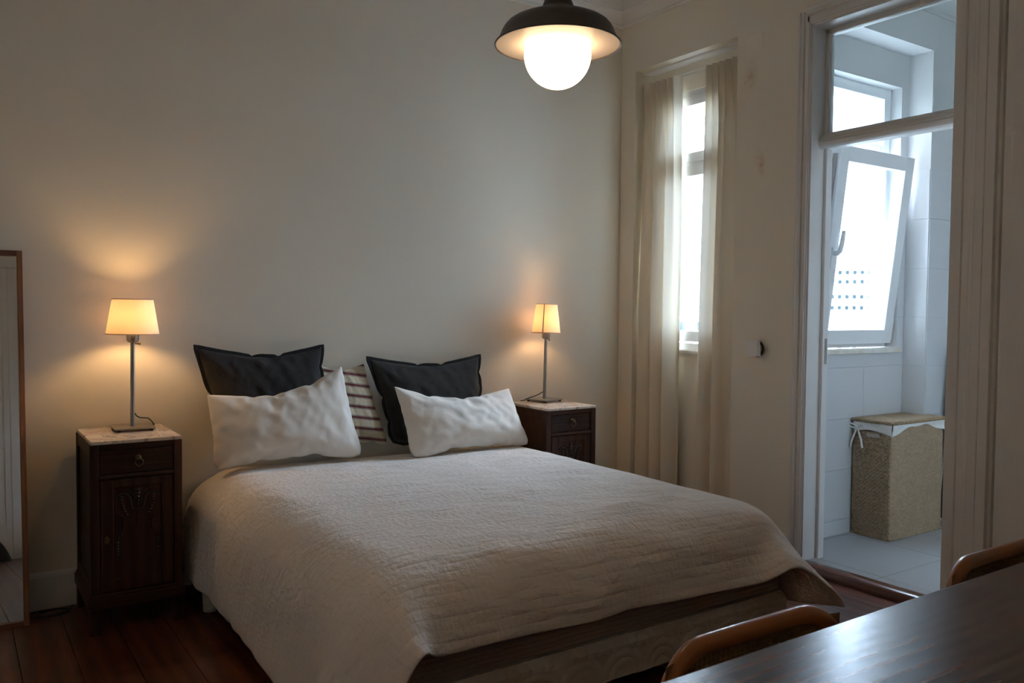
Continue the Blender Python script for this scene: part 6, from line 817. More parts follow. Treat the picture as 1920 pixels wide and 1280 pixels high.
    [-955,301,-17,56,8,155,41,2,140,41,3,138,35,3,152,57,1,62,56,1,79,61,1,28,59,0,48,61,1,32,60,0,37,60,1,30,62,0,10,61,0,13,61,0,9,61,0,11,61,1,13,61,0,5,62,0,9,61,0,1,61,0,-19,62,-1,-22,61,1,0,62,0,-6,62,0,-12,60,-1,-33,60,-1,-46,59,-2,-56,61,1,-13,59,-3,-50,54,-3,-85,42,-4,-136,33,-2,-158,49,-2,-110,34,-2,-208],
    [-961,365,-17,48,5,185,39,2,143,44,3,132,48,6,115,55,1,80,59,1,52,60,1,37,59,0,48,61,1,33,60,0,37,61,0,14,61,0,7,61,0,10,61,1,18,61,0,20,61,0,-11,61,1,29,61,0,2,62,0,2,61,0,-13,62,-1,-24,61,0,-17,62,1,-1,61,0,-7,61,-1,-32,60,-1,-41,60,-1,-43,59,-2,-48,60,-1,-33,56,-3,-73,47,-4,-121,32,-2,-157,37,-2,-148,44,-2,-186],
    [-966,429,3,37,2,205,45,4,125,52,4,103,55,4,78,50,3,107,60,0,41,60,1,39,59,1,55,60,1,41,61,0,14,61,-1,6,61,-1,-3,61,1,23,60,1,39,61,0,-7,61,0,8,61,2,34,61,0,8,62,0,-1,61,0,-10,61,-1,-38,61,-1,-19,61,-1,-22,62,1,1,61,0,-23,60,-1,-42,61,0,-23,59,-2,-45,60,-1,-45,57,-3,-63,51,-5,-102,41,-4,-138,37,-2,-148,33,0,-199],
    [-969,492,13,33,3,203,49,4,113,55,4,86,50,4,106,58,1,63,58,2,54,59,1,55,59,1,43,61,-4,-7,61,3,33,61,-3,-11,61,0,14,60,3,48,59,2,41,62,1,11,61,0,12,61,0,5,61,0,3,62,0,-3,61,0,-8,62,0,-8,59,-2,-49,61,0,-20,62,0,-17,61,0,-15,60,-1,-21,61,0,-34,60,-1,-31,59,-2,-55,58,-3,-61,54,-4,-83,46,-5,-121,32,-1,-158,26,0,-204],
    [-973,556,7,37,3,193,47,4,118,51,4,105,59,2,55,56,3,73,57,2,75,60,1,42,60,-7,-21,60,3,43,60,1,19,62,-2,-7,60,2,41,60,2,40,60,2,29,61,0,15,61,1,13,61,-2,-15,61,2,19,61,-2,-13,61,1,3,62,0,-13,61,1,-8,60,-1,-32,61,-1,-29,60,-1,-24,61,0,-26,61,1,-16,60,-2,-45,60,-1,-42,58,-3,-60,56,-4,-73,48,-5,-114,17,-2,-175,27,0,-198],
    [-978,620,3,39,3,189,47,4,118,53,3,96,60,3,52,55,3,82,59,1,53,61,-4,-1,61,-7,-21,58,6,59,61,-1,10,60,3,40,61,1,27,60,1,22,61,-6,-17,61,-1,13,59,8,54,61,1,9,61,0,4,61,-1,-11,61,-1,-13,60,-5,-39,61,5,14,61,2,-8,60,-2,-37,60,-2,-40,61,1,-11,61,1,-9,61,0,-31,60,-1,-42,59,-3,-49,56,-3,-71,52,-5,-98,13,-2,-178,15,-1,-201],
    [-982,683,5,38,4,190,49,4,109,55,3,85,59,3,64,58,2,54,61,-4,7,61,-5,-9,61,-6,-11,56,8,72,61,1,28,61,1,26,60,2,30,62,-3,-2,60,-9,-37,61,2,27,57,10,72,61,2,18,61,-1,-6,61,0,-2,61,-2,-22,58,-7,-52,60,7,26,62,3,-3,61,0,-13,58,-4,-63,60,-2,-34,62,4,4,61,1,-15,61,0,-29,60,-2,-38,58,-2,-55,55,-5,-84,29,-6,-160,19,-4,-205],
    [-987,747,3,40,4,184,52,3,95,57,3,73,59,2,56,60,-3,14,61,-3,10,59,-13,-40,59,6,52,59,5,49,60,0,23,61,1,25,61,2,29,61,-3,-1,60,-7,-28,59,5,51,61,3,28,60,-11,-27,57,-19,-37,58,18,29,60,8,12,61,1,-5,61,0,-20,60,-6,-34,61,10,21,61,4,-4,58,-3,-51,62,2,-4,60,0,-26,61,2,-10,60,-1,-36,60,-1,-39,57,-4,-67,43,-8,-132,21,-5,-213],
    [-992,810,-5,44,5,172,56,2,75,56,3,77,61,-4,10,61,-1,25,61,-4,4,60,-10,-19,60,-8,-11,55,14,79,61,-2,15,60,1,23,60,5,45,61,0,15,61,-3,4,61,-1,6,61,-8,-14,52,-28,-60,59,-14,-29,58,17,26,60,14,22,59,11,22,60,-8,-42,60,8,16,61,5,-3,61,8,11,61,5,-6,59,-5,-45,61,3,-3,61,1,-18,61,2,-14,60,-1,-40,59,-2,-43,51,-8,-104,27,-6,-203],
    [-997,874,-20,51,4,155,53,3,91,61,-5,6,61,0,31,61,-4,5,60,-9,-15,60,-12,-26,61,-3,7,54,15,85,59,3,43,61,0,16,61,-2,13,61,0,15,61,-4,-4,61,-6,-9,59,-13,-26,52,-28,-62,58,-16,-34,62,0,1,59,11,22,51,32,53,60,7,6,61,6,5,61,6,1,61,7,1,61,3,-10,61,2,-11,61,-3,-31,59,-8,-45,60,9,8,61,7,-3,61,0,-29,56,-5,-68,37,-7,-185],
    [-1002,938,-10,53,4,144,61,-7,-5,61,0,32,61,0,30,60,-8,-13,60,-13,-35,59,-13,-31,60,5,43,59,6,52,61,-5,22,57,-22,-18,60,-10,9,57,20,31,61,-2,-3,61,-3,-3,60,-7,-14,58,-19,-33,53,-25,-61,60,-8,-15,49,29,73,59,17,7,60,10,12,60,10,15,61,4,-4,61,0,-14,60,-8,-25,59,17,13,61,3,-16,61,-4,-37,60,7,3,60,13,19,61,3,-17,61,2,-21,47,-7,-155],
    [-1006,1002,8,60,-7,-17,61,-6,-14,61,-6,9,61,-6,21,60,-7,-3,61,-7,-19,61,-6,-22,60,-7,6,60,-7,30,61,-8,21,60,-10,-1,60,-13,3,59,-12,12,47,-40,25,56,22,-28,60,16,-4,60,4,-5,61,-6,-16,61,-4,-2,61,-7,4,51,-34,11,61,12,-1,47,40,-10,60,12,-6,60,10,-13,60,10,-7,61,9,14,60,8,7,61,5,-14,61,7,-8,60,6,1,61,7,-9,61,7,-5,61,6,16]]
def pillow_pts(rows):
    # front half of a filled pillow in thousandths of its half size (u, v, bulge); the back mirrors it
    A = np.array([np.cumsum(np.array(r).reshape(-1, 3), axis=0) for r in rows]) * 0.001
    inner = A[1:-1, 1:-1].reshape(-1, 3) * (1, 1, -0.85)
    return np.concatenate([A.reshape(-1, 3), inner])
def pillow_idx(nx, ny):
    idx = {}; c = 0; F = []
    for s_ in (0, 1):
        for j in range(ny + 1):
            for i in range(nx + 1):
                e = i in (0, nx) or j in (0, ny)
                if s_ == 1 and e: idx[s_, i, j] = idx[0, i, j]; continue
                idx[s_, i, j] = c; c += 1
    for s_ in (0, 1):
        for j in range(ny):
            for i in range(nx):
                q = (idx[s_, i, j], idx[s_, i + 1, j], idx[s_, i + 1, j + 1], idx[s_, i, j + 1]); F.append(q if s_ == 0 else q[::-1])
    return idx, F, c
def pillow(name, base, corners, thick, m, label, grp, edge=None, mirror=False, wrinkle=0.008, seed=1.0, sag=0.028):
    rows, nx, ny = base
    idx, F, c = pillow_idx(nx, ny)
    P = pillow_pts(rows)
    BL, BR, TR, TL = [Vector(p) for p in corners]
    nrm = ((BR - BL).cross(TL - BL)).normalized()     # faces the room
    tz = max(abs(P[:, 2])); out = []
    for p in P:
        u, w_ = p[0], p[1]
        if mirror: u = -u
        cr_ = max(0.0, abs(u) + abs(w_) - 1.72) / 0.28       # rounded, stuffed lower corners
        if w_ < 0: u, w_ = u * (1 - 0.055 * cr_), w_ * (1 - 0.10 * cr_)
        a, bb = (u + 1) / 2, (w_ + 1) / 2
        q = (BL * (1 - a) + BR * a) * (1 - bb) + (TL * (1 - a) + TR * a) * bb
        e = (1 - u * u) * (1 - w_ * w_)
        t = p[2] / tz * thick * (1.25 - 0.5 * bb)
        if p[2] > 0: t += wrinkle * min(1, 4 * max(0, e)) * (noise.noise(Vector((u * 6 + w_ * 2.2, w_ * 2.0 - u, seed))) + 0.5 * noise.noise(Vector((u * 13 - w_ * 5, w_ * 4, seed + 5))))
        # the lower half sags and settles
        q = q + nrm * t
        q.z -= sag * (1 - u * u) * max(0, bb - 0.3) / 0.7
        out.append(q)
    og = (BL + BR) / 2
    mb = MB().add(out, F)
    o = mb.build(name, m, None, 'all', origin=og)
    subsurf(o, 1)
    tag(o, label, 'pillow', grp)
    if edge:
        ring = [idx[0, i, 0] for i in range(nx)] + [idx[0, nx, j] for j in range(ny)] + [idx[0, i, ny] for i in range(nx, 0, -1)] + [idx[0, 0, j] for j in range(ny, 0, -1)]
        rnd = random.Random(3)
        cen = (BL + BR + TR + TL) / 4
        pts = [out[k] + (out[k] - cen).normalized() * 0.004 for k in ring]
        eb = MB().tube(pts, [0.004 * rnd.uniform(0.7, 1.3) for _ in pts], 6, True, rb=0.011, up=nrm)
        WORLD[o.name] = og
        e = eb.build('seam_edge', edge, o, True)
    return o
def stripe_mat():
    m = mat('striped_ticking', (0.66, 0.58, 0.44), 0.85, bump=0.2, bscale=18)
    nt = m.node_tree; b = nt.nodes['Principled BSDF']
    tc = nt.nodes.new('ShaderNodeTexCoord'); sp_ = nt.nodes.new('ShaderNodeSeparateXYZ'); nt.links.new(tc.outputs['Object'], sp_.inputs[0])
    ad = nt.nodes.new('ShaderNodeMath'); ad.operation = 'MULTIPLY_ADD'; nt.links.new(sp_.outputs['X'], ad.inputs[0]); ad.inputs[1].default_value = 0.16; nt.links.new(sp_.outputs['Z'], ad.inputs[2])
    md = nt.nodes.new('ShaderNodeMath'); md.operation = 'PINGPONG'; md.inputs[1].default_value = 0.5
    sc_ = nt.nodes.new('ShaderNodeMath'); sc_.operation = 'MULTIPLY'; sc_.inputs[1].default_value = 1 / 0.058
    nt.links.new(ad.outputs[0], sc_.inputs[0]); nt.links.new(sc_.outputs[0], md.inputs[0])
    r = nt.nodes.new('ShaderNodeValToRGB'); r.color_ramp.interpolation = 'CONSTANT'; e = r.color_ramp.elements
    cream = (0.68, 0.60, 0.45, 1); red = (0.17, 0.035, 0.04, 1); blue = (0.06, 0.07, 0.10, 1)
    e[0].position = 0; e[0].color = red; e[1].position = 0.11; e[1].color = cream
    for p_, c_ in ((0.15, blue), (0.19, cream)):
        q_ = e.new(p_); q_.color = c_
    nt.links.new(md.outputs[0], r.inputs[0]); nt.links.new(r.outputs[0], b.inputs['Base Color'])
    return m
M['stripe'] = stripe_mat()
A_ = (PA, 44, 28); B_ = (PB, 34, 32)
pillow('dark_cushion', B_, [(1.106, 4.215, 0.677), (1.691, 4.215, 0.639), (1.658, 4.275, 1.200), (1.009, 4.275, 1.206)], 0.062, M['charcoal'], 'charcoal linen cushion with dark edging behind the left white pillow', 'charcoal cushions', edge=M['fringe'])
pillow('striped_pillow', B_, [(1.685, 4.275, 0.639), (2.070, 4.285, 0.617), (1.924, 4.325, 1.101), (1.566, 4.325, 1.142)], 0.045, M['stripe'], 'cream pillow with red and blue stripes between the two charcoal cushions', 'striped pillow')
pillow('dark_cushion', B_, [(2.062, 4.240, 0.633), (2.709, 4.240, 0.608), (2.663, 4.295, 1.124), (1.936, 4.295, 1.126)], 0.06, M['charcoal'], 'charcoal linen cushion with dark edging behind the right white pillow', 'charcoal cushions', edge=M['fringe'])
pillow('white_pillow', A_, [(1.028, 4.050, 0.611), (1.804, 4.040, 0.607), (1.712, 4.120, 1.105), (1.015, 4.110, 0.988)], 0.085, M['pillow'], 'plump white pillow leaning at the left side of the bed', 'white pillows')
pillow('white_pillow', A_, [(2.028, 3.940, 0.593), (2.831, 3.970, 0.597), (2.749, 4.090, 0.943), (1.986, 4.080, 0.989)], 0.085, M['pillow'], 'plump white pillow leaning at the right side of the bed', 'white pillows', mirror=True)

# ---------------------------------------------------------------- nightstands
def nightstand(x0, label):
    W_, D_, H_ = 0.372, 0.452, 0.815
    t = thing('nightstand', (x0 + W_ / 2, 4.335 - D_ / 2, 0), label, 'nightstand', 'pair of carved nightstands')
    y0, y1 = 4.335 - D_, 4.335
    x1 = x0 + W_
    c = MB()
    for (a, b) in ((x0, x0 + 0.036), (x1 - 0.036, x1)):
        c.box(a, b, y0, y0 + 0.036, 0.10, H_, 0.004); c.box(a, b, y1 - 0.036, y1, 0.10, H_, 0.004)
    for (a, b) in ((x0 + 0.012, x0 + 0.022), (x1 - 0.022, x1 - 0.012)):
        c.box(a, b, y0 + 0.03, y1 - 0.03, 0.12, H_ - 0.03)
    for (a, b) in ((x0 + 0.003, x0 + 0.03), (x1 - 0.03, x1 - 0.003)):
        c.box(a, b, y0 + 0.03, y1 - 0.03, H_ - 0.055, H_ - 0.002, 0.003); c.box(a, b, y0 + 0.03, y1 - 0.03, 0.16, 0.215, 0.003)
    c.box(x0 + 0.03, x1 - 0.03, y0 + 0.012, y0 + 0.03, 0.12, H_ - 0.02)
    c.box(x0 + 0.02, x1 - 0.02, y1 - 0.02, y1 - 0.005, 0.12, H_ - 0.01)
    c.build('carcass', M['cabinet'], t)
    r = MB().box(x0 + 0.036, x1 - 0.036, y0 + 0.001, y0 + 0.03, H_ - 0.026, H_ - 0.001, 0.002).box(x0 + 0.036, x1 - 0.036, y0 - 0.002, y0 + 0.03, 0.664, 0.680, 0.004)
    r.build('rail', M['cabinet_rail'], t)
    p = MB().box(x0 - 0.012, x1 + 0.012, y0 - 0.012, y1, 0.112, 0.160, 0.005).box(x0 - 0.006, x1 + 0.006, y0 - 0.006, y1, 0.158, 0.172, 0.005)
    p.build('plinth', M['cabinet_rail'], t)
    for (a, b) in ((x0 - 0.004, y0 - 0.004), (x1 - 0.042, y0 - 0.004), (x0 - 0.004, y1 - 0.046), (x1 - 0.042, y1 - 0.046)):
        MB().box(a, a + 0.046, b, b + 0.046, 0.0, 0.115, 0.003).build('leg', M['cabinet'], t)
    mt = MB().box(x0 + 0.004, x1 - 0.002, y0 - 0.008, y1, H_ - 0.001, H_ + 0.015, 0.004).build('marble_top', MARBLE, t)
    dr = MB().box(x0 + 0.040, x1 - 0.040, y0 + 0.004, y0 + 0.02, 0.686, H_ - 0.030, 0.002).build('drawer', M['cabinet_rail'], t)
    cx = (x0 + x1) / 2
    kn = MB().lathe([(0.012, 0), (0.013, 0.003), (0.006, 0.006), (0.005, 0.014), (0.010, 0.018), (0.009, 0.024), (0.003, 0.027)], 14, (cx + 0.005, y0 + 0.004, 0.748), mtx=Matrix.Rotation(R(90), 4, 'X'))
    kn.tube([(cx + 0.005 + 0.016 * math.sin(a), y0 - 0.016, 0.734 - 0.016 * math.cos(a) - 0.004) for a in [2 * math.pi * i / 18 for i in range(18)]], 0.0022, 6, True)
    kn.build('pull', M['brass'], dr, True)
    dm = MB()
    a0, a1, z0, z1 = x0 + 0.040, x1 - 0.040, 0.180, 0.660
    for (u0, u1, q0, q1) in ((a0, a0 + 0.052, z0, z1), (a1 - 0.046, a1, z0, z1), (a0 + 0.052, a1 - 0.046, z0, z0 + 0.048), (a0 + 0.052, a1 - 0.046, z1 - 0.036, z1)):
        dm.box(u0, u1, y0 + 0.002, y0 + 0.02, q0, q1, 0.003)
    dm.box(a0 + 0.04, a1 - 0.04, y0 + 0.011, y0 + 0.016, z0 + 0.03, z1 - 0.03)
    d = dm.build('door', M['cabinet'], t)
    # carved lyre with hanging garlands
    k = MB(); py = y0 + 0.009; zc = 0.575; pcx = (a0 + a1) / 2 + 0.003
    for s in (-1, 1):
        P = [(0.0, -0.052), (0.020, -0.050), (0.026, -0.030), (0.030, -0.004), (0.042, 0.014), (0.062, 0.020), (0.080, 0.012), (0.086, 0.000), (0.078, -0.004)]
        k.tube([(pcx + s * a, py, zc + b) for a, b in P], [0.004, 0.005, 0.0055, 0.006, 0.006, 0.006, 0.005, 0.004, 0.003], 7)
        P = [(0.0, -0.035), (0.014, -0.02), (0.014, 0.0), (0.026, 0.022), (0.040, 0.030)]
        k.tube([(pcx + s * a, py, zc + b) for a, b in P], 0.0035, 6)
        for i in range(7):
            k.lathe([(0.002, -0.006), (0.0075, -0.002), (0.0075, 0.002), (0.002, 0.006)], 8, (pcx + s * (0.066 - 0.0006 * i * i), py, zc + 0.004 - 0.013 * i), mtx=Matrix.Rotation(R(90), 4, 'X'))
        k.tube([(pcx + s * a, py, zc + b) for a, b in ((0.064, -0.08), (0.056, -0.12), (0.062, -0.15), (0.078, -0.168), (0.082, -0.185))], 0.0035, 6)
        for i in range(5):
            k.lathe([(0.002, -0.006), (0.0065, -0.002), (0.0065, 0.002), (0.002, 0.006)], 8, (pcx + s * 0.082, py, zc - 0.192 - 0.013 * i), mtx=Matrix.Rotation(R(90), 4, 'X'))
    for i in range(5):
        k.lathe([(0.003, -0.008), (0.012 - 0.0015 * i, -0.002), (0.012 - 0.0015 * i, 0.002), (0.003, 0.008)], 10, (pcx, py, zc + 0.030 - 0.015 * i), mtx=Matrix.Rotation(R(90), 4, 'X'))
    k.tube([(pcx, py, zc - 0.05), (pcx, py, zc - 0.12)], 0.003, 6)
    k.build('carving', M['carving'], d, True)
    e = MB().lathe([(0.010, 0), (0.010, 0.003), (0.004, 0.004)], 12, (a0 + 0.024, y0 + 0.003, 0.402), mtx=Matrix.Rotation(R(90), 4, 'X') @ Matrix.Diagonal((1, 1.7, 1, 1)))
    e.build('keyhole_plate', M['brass'], d)
    return t
def marble():
    m = mat('pink_marble', (0.76, 0.65, 0.54), 0.25, color2=(0.62, 0.47, 0.37), scale=(7, 7, 7))
    nt = m.node_tree; b = nt.nodes['Principled BSDF']; src = b.inputs['Base Color'].links[0].from_socket
    tc = nt.nodes.new('ShaderNodeTexCoord'); n = nt.nodes.new('ShaderNodeTexNoise'); n.inputs['Scale'].default_value = 7; n.inputs['Detail'].default_value = 6; n.inputs['Distortion'].default_value = 1.6
    nt.links.new(tc.outputs['Object'], n.inputs['Vector'])
    r = nt.nodes.new('ShaderNodeValToRGB'); e = r.color_ramp.elements
    e[0].position = 0.47; e[0].color = (0, 0, 0, 1); e[1].position = 0.5; e[1].color = (1, 1, 1, 1); e2 = e.new(0.53); e2.color = (0, 0, 0, 1)
    nt.links.new(n.outputs['Fac'], r.inputs[0])
    mx = nt.nodes.new('ShaderNodeMix'); mx.data_type = 'RGBA'; mx.inputs[7].default_value = (0.22, 0.15, 0.13, 1)
    ml = nt.nodes.new('ShaderNodeMath'); ml.operation = 'MULTIPLY'; ml.inputs[1].default_value = 0.7; nt.links.new(r.outputs[0], ml.inputs[0])
    nt.links.new(ml.outputs[0], mx.inputs[0]); nt.links.new(src, mx.inputs[6]); nt.links.new(mx.outputs[2], b.inputs['Base Color'])
    return m
MARBLE = marble()
nightstand(0.484, 'dark carved wooden nightstand with marble top left of the bed')
nightstand(2.872, 'dark carved wooden nightstand with marble top behind the right corner of the bed')

# ---------------------------------------------------------------- bedside lamps
def lamp(x, y, z, rz, rb, rt, power, label, strip, pole_dx, sz0, sz1, cord):
    t = thing('table_lamp', (x, y, z), label, 'lamp', 'pair of bedside lamps', rz)
    WORLD[t.name] = Vector((0, 0, 0)); O = (0, 0, 0)
    bpm = MB().box(-0.085, 0.085, -0.085, 0.085, 0.010, 0.017, 0.002)
    b = bpm.build('base_plate', M['steel'], t, origin=O)
    for (a, c) in ((-0.07, -0.07), (0.07, -0.07), (0.07, 0.07), (-0.07, 0.07)):
        MB().lathe([(0.008, 0), (0.009, 0.010)], 10, (a, c, 0)).build('foot', M['black'], b, origin=O)
    zt = sz0 - z
    ax = lambda q: pole_dx * q / zt
    MB().tube([(ax(0.016), 0, 0.016), (ax(zt - 0.038), 0, zt - 0.038)], 0.0098, 14).build('pole', M['steel'], t, True, origin=O)
    ox = pole_dx
    sk = MB().lathe([(0.010, zt - 0.040), (0.016, zt - 0.038), (0.024, zt - 0.032), (0.027, zt - 0.024), (0.027, zt + 0.012), (0.02, zt + 0.014), (0.02, zt + 0.04)], 20, (ox, 0, 0))
    s = sk.build('socket', M['steel'], t, 30, origin=O)
    MB().tube([(ox + 0.01, 0, zt - 0.043), (ox + 0.024, -0.004, zt - 0.043)], 0.003, 8).lathe([(0.002, -0.006), (0.006, -0.003), (0.006, 0.003), (0.002, 0.006)], 10, (ox + 0.028, -0.005, zt - 0.043), mtx=Matrix.Rotation(R(90), 4, 'Y')).build('switch', M['brass'], s, True, origin=O)
    h = sz1 - sz0
    n = 48; tilt = Matrix.Translation((ox, 0, zt)) @ Matrix.Rotation(R(-math.degrees(pole_dx / zt) if pole_dx else 0) * -1, 4, 'Y') @ Matrix.Translation((-ox, 0, -zt))
    sh = MB()
    th = 0.0012
    prof = [(rb, 0), (rb + (rt - rb) * 0.5, h / 2), (rt, h), (rt - th, h), (rb + (rt - rb) * 0.5 - th, h / 2), (rb - th, 0), (rb, 0)]
    v = []; 
    for (r_, zz) in prof[:-1]:
        for k in range(n):
            a = 2 * math.pi * k / n; v.append(tilt @ Vector((ox + r_ * math.cos(a), 0.82 * r_ * math.sin(a), zt + zz)))
    m_ = len(prof) - 1
    f = [(j * n + k, j * n + (k + 1) % n, ((j + 1) % m_) * n + (k + 1) % n, ((j + 1) % m_) * n + k) for j in range(m_) for k in range(n)]
    so = sh.add(v, f).build('shade', M['shade'], t, 30, origin=O)
    for (r_, zz, nm) in ((rb, 0.002, 'bottom_rim'), (rt, h - 0.002, 'top_rim')):
        MB().tube([tilt @ Vector((ox + r_ * math.cos(2 * math.pi * k / n), 0.82 * r_ * math.sin(2 * math.pi * k / n), zt + zz)) for k in range(n)], 0.0022, 6, True).build(nm, M['shade_trim'], so, True, origin=O)
    sp_ = MB()
    for k in range(3):
        a = 2 * math.pi * k / 3; sp_.tube([tilt @ Vector((ox, 0, zt + 0.03)), tilt @ Vector((ox + 0.98 * rb * math.cos(a) * 0.93, 0.82 * 0.98 * rb * math.sin(a) * 0.93, zt + 0.03))], 0.0015, 5)
    sp_.build('shade_carrier', M['steel'], t, origin=O)
    if strip:
        a = strip; ww = 0.042
        sv = []
        for zz, r_ in ((0, rb), (h, rt)):
            for da in (-ww, ww):
                q = tilt @ Vector((ox + (r_ + 0.002) * math.cos(a + da), 0.82 * (r_ + 0.002) * math.sin(a + da), zt + zz)); sv.append(q)
            for da in (ww, -ww):
                q = tilt @ Vector((ox + (r_ + 0.0005) * math.cos(a + da), 0.82 * (r_ + 0.0005) * math.sin(a + da), zt + zz)); sv.append(q)
        o = MB().add(sv, [(0, 1, 5, 4), (1, 2, 6, 5), (2, 3, 7, 6), (3, 0, 4, 7), (0, 3, 2, 1), (4, 5, 6, 7)]).build('shade_strip', M['strip'], so, origin=O)
    bl = MB(); bprof = [(0.012, zt + 0.035), (0.014, zt + 0.05)] + [(0.024 * math.sin(math.pi * (0.2 + 0.8 * i / 8)) + 0.0005, zt + 0.078 - 0.028 * math.cos(math.pi * (0.2 + 0.8 * i / 8))) for i in range(9)]
    bl.lathe(bprof, 18, (ox, 0, 0)); bl.build('bulb', glow('warm_bulb', (1.0, 0.59, 0.25), power), t, True, origin=O)
    MB().tube(cord, 0.0028, 7).build('cord', M['black'], t, True, origin=O)
    return t
lamp(0.703, 4.185, 0.830, R(0), 0.115, 0.088, BULB_LEFT, 'lit steel table lamp with tapered shade on the left nightstand', None, 0.004, 1.272, 1.436,
     [(0.012, 0.004, 0.075), (0.018, 0.004, 0.062), (0.035, 0.01, 0.052), (0.075, 0.03, 0.045), (0.098, 0.06, 0.022), (0.11, 0.09, 0.004), (0.12, 0.14, 0.003)])
lamp(3.098, 4.215, 0.830, R(14), 0.101, 0.073, BULB_RIGHT, 'lit steel table lamp with a dark strip down its shade on the right nightstand', R(-148), 0.012, 1.259, 1.440,
     [(-0.010, 0.004, 0.060), (-0.03, 0.008, 0.050), (-0.07, 0.02, 0.035), (-0.11, 0.04, 0.024), (-0.125, 0.06, 0.010), (-0.11, 0.10, 0.004)])

# ---------------------------------------------------------------- pendant lamp
PX, PY, PZ = 1.586, 2.106, 2.226
pd = thing('pendant_lamp', (PX, PY, PZ), 'grey brown enamel pendant lamp with a large glowing white globe', 'pendant lamp')
outp = [(0.195, 0.0), (0.190, 0.007), (0.182, 0.022), (0.1755, 0.038), (0.169, 0.050), (0.160, 0.061), (0.147, 0.070), (0.128, 0.079), (0.106, 0.086), (0.084, 0.092), (0.072, 0.097), (0.064, 0.104), (0.056, 0.109), (0.0515, 0.113), (0.048, 0.122), (0.043, 0.135), (0.0375, 0.151), (0.034, 0.168), (0.031, 0.20), (0.029, 0.235), (0.022, 0.255), (0.010, 0.262)]
inp = [(0.1945, 0.0005), (0.1885, 0.007), (0.1805, 0.021), (0.174, 0.037), (0.1675, 0.049), (0.1585, 0.0595), (0.146, 0.0685), (0.127, 0.0775), (0.105, 0.0845), (0.083, 0.0905), (0.063, 0.1025), (0.050, 0.112), (0.046, 0.122), (0.041, 0.135)]
MB().lathe(outp, 64, (PX, PY, PZ), cap=False).build('shade', M['pend_out'], pd, 25)
MB().lathe(inp, 64, (PX, PY, PZ), cap=True).build('shade_lining', M['pend_in'], pd, 25)
MB().tube([(PX + 0.195 * math.cos(2 * math.pi * k / 64), PY + 0.195 * math.sin(2 * math.pi * k / 64), PZ) for k in range(64)], 0.0028, 8, True).build('rim', M['pend_out'], pd, True)
GZ = 2.196
MB().lathe([(0.1045 * math.sin(math.pi * (0.001 + 0.998 * i / 28)), GZ - 0.1045 * math.cos(math.pi * (0.001 + 0.998 * i / 28)) - PZ) for i in range(29)], 48, (PX, PY, PZ), cap=True).build('globe', glow('glowing_globe', (1.0, 0.70, 0.42), GLOBE), pd, 'all')
MB().lathe([(0.034, GZ + 0.095 - PZ), (0.034, 0.125)], 24, (PX, PY, PZ)).build('lamp_holder', M['pend_in'], pd, True)
MB().tube([(PX, PY, PZ + 0.27), (PX, PY, CEIL)], 0.004, 8).build('cord', M['black'], pd, True)
MB().lathe([(0.06, CEIL - PZ), (0.058, CEIL - PZ - 0.02), (0.02, CEIL - PZ - 0.05), (0.006, CEIL - PZ - 0.055)], 28, (PX, PY, PZ)).build('canopy', M['pend_out'], pd, True)

# ---------------------------------------------------------------- leaning mirror
MW, MH, TAU = 0.62, 1.655, 0.1021
mr = thing('mirror', (0.278 - MW / 2, 4.168, 0.0), 'tall wood framed mirror leaning against the wall at the left edge', 'mirror')
mr.rotation_euler = (-TAU, 0, 0)
WORLD[mr.name] = Vector((0, 0, 0)); O = (0, 0, 0)
fw, fd = 0.021, 0.034
for sx in (-1, 1):
    a, b = sorted((sx * MW / 2, sx * (MW / 2 - fw)))
    MB().box(a, b, 0, fd, 0.0, MH, 0.0015).build('stile', M['mirror_frame'], mr, origin=O)
for (z0, z1) in ((0, fw), (MH - fw, MH)):
    MB().box(-MW / 2 + fw, MW / 2 - fw, 0, fd, z0, z1, 0.0015).build('rail', M['mirror_rail'], mr, origin=O)
MB().box(-MW / 2 + fw * 0.7, MW / 2 - fw * 0.7, 0.020, 0.024, fw * 0.7, MH - fw * 0.7).build('mirror_glass', M['mirror'], mr, origin=O)
MB().box(-MW / 2 + 0.01, MW / 2 - 0.01, 0.025, 0.030, 0.01, MH - 0.01).build('backing', M['mirror_frame'], mr, origin=O)

# what the mirror shows: a white panelled door in the wall behind the camera
d2 = struct_empty('door_2', (0.1, NEAR, 0))
N_ = NEAR
MB().box(0.505, 0.60, N_, N_ + 0.03, 0, 2.95, 0.004).box(0.585, 0.60, N_, N_ + 0.04, 0, 2.95, 0.003).build('casing', M['trim'], d2)
MB().box(-0.42, -0.325, N_, N_ + 0.03, 0, 2.95, 0.004).build('casing', M['trim'], d2)
MB().box(-0.42, 0.60, N_, N_ + 0.032, 2.95, 3.05, 0.004).build('head_casing', M['trim'], d2)
lf = MB()
for (a, b, c, d_) in ((-0.325, -0.20, 0.01, 2.95), (0.45, 0.505, 0.01, 2.95), (-0.20, 0.45, 0.01, 0.34), (-0.20, 0.45, 1.10, 1.24), (-0.20, 0.45, 2.60, 2.72), (-0.20, 0.45, 2.88, 2.95)):
    lf.box(a, b, N_, N_ + 0.020, c, d_, 0.002)
leaf = lf.build('leaf', M['trim'], d2)
for (c, d_) in ((0.34, 1.10), (1.24, 2.60), (2.72, 2.88)):
    MB().box(-0.20, 0.45, N_, N_ + 0.006, c, d_, 0.001).build('panel', M['trim'], d2)
bg = MB()
def bagfn(a, b):
    t_ = 2 * math.pi * a; r_ = (1 - b) ** 0.45
    return (0.30 + 0.17 * r_ * math.cos(t_) * (1 + 0.12 * math.sin(3 * t_)), N_ + 0.22 + 0.13 * r_ * math.sin(t_), 0.002 + 0.20 * b * (1 + 0.15 * math.sin(2 * t_ + 1)))
bg.grid(bagfn, 30, 12)
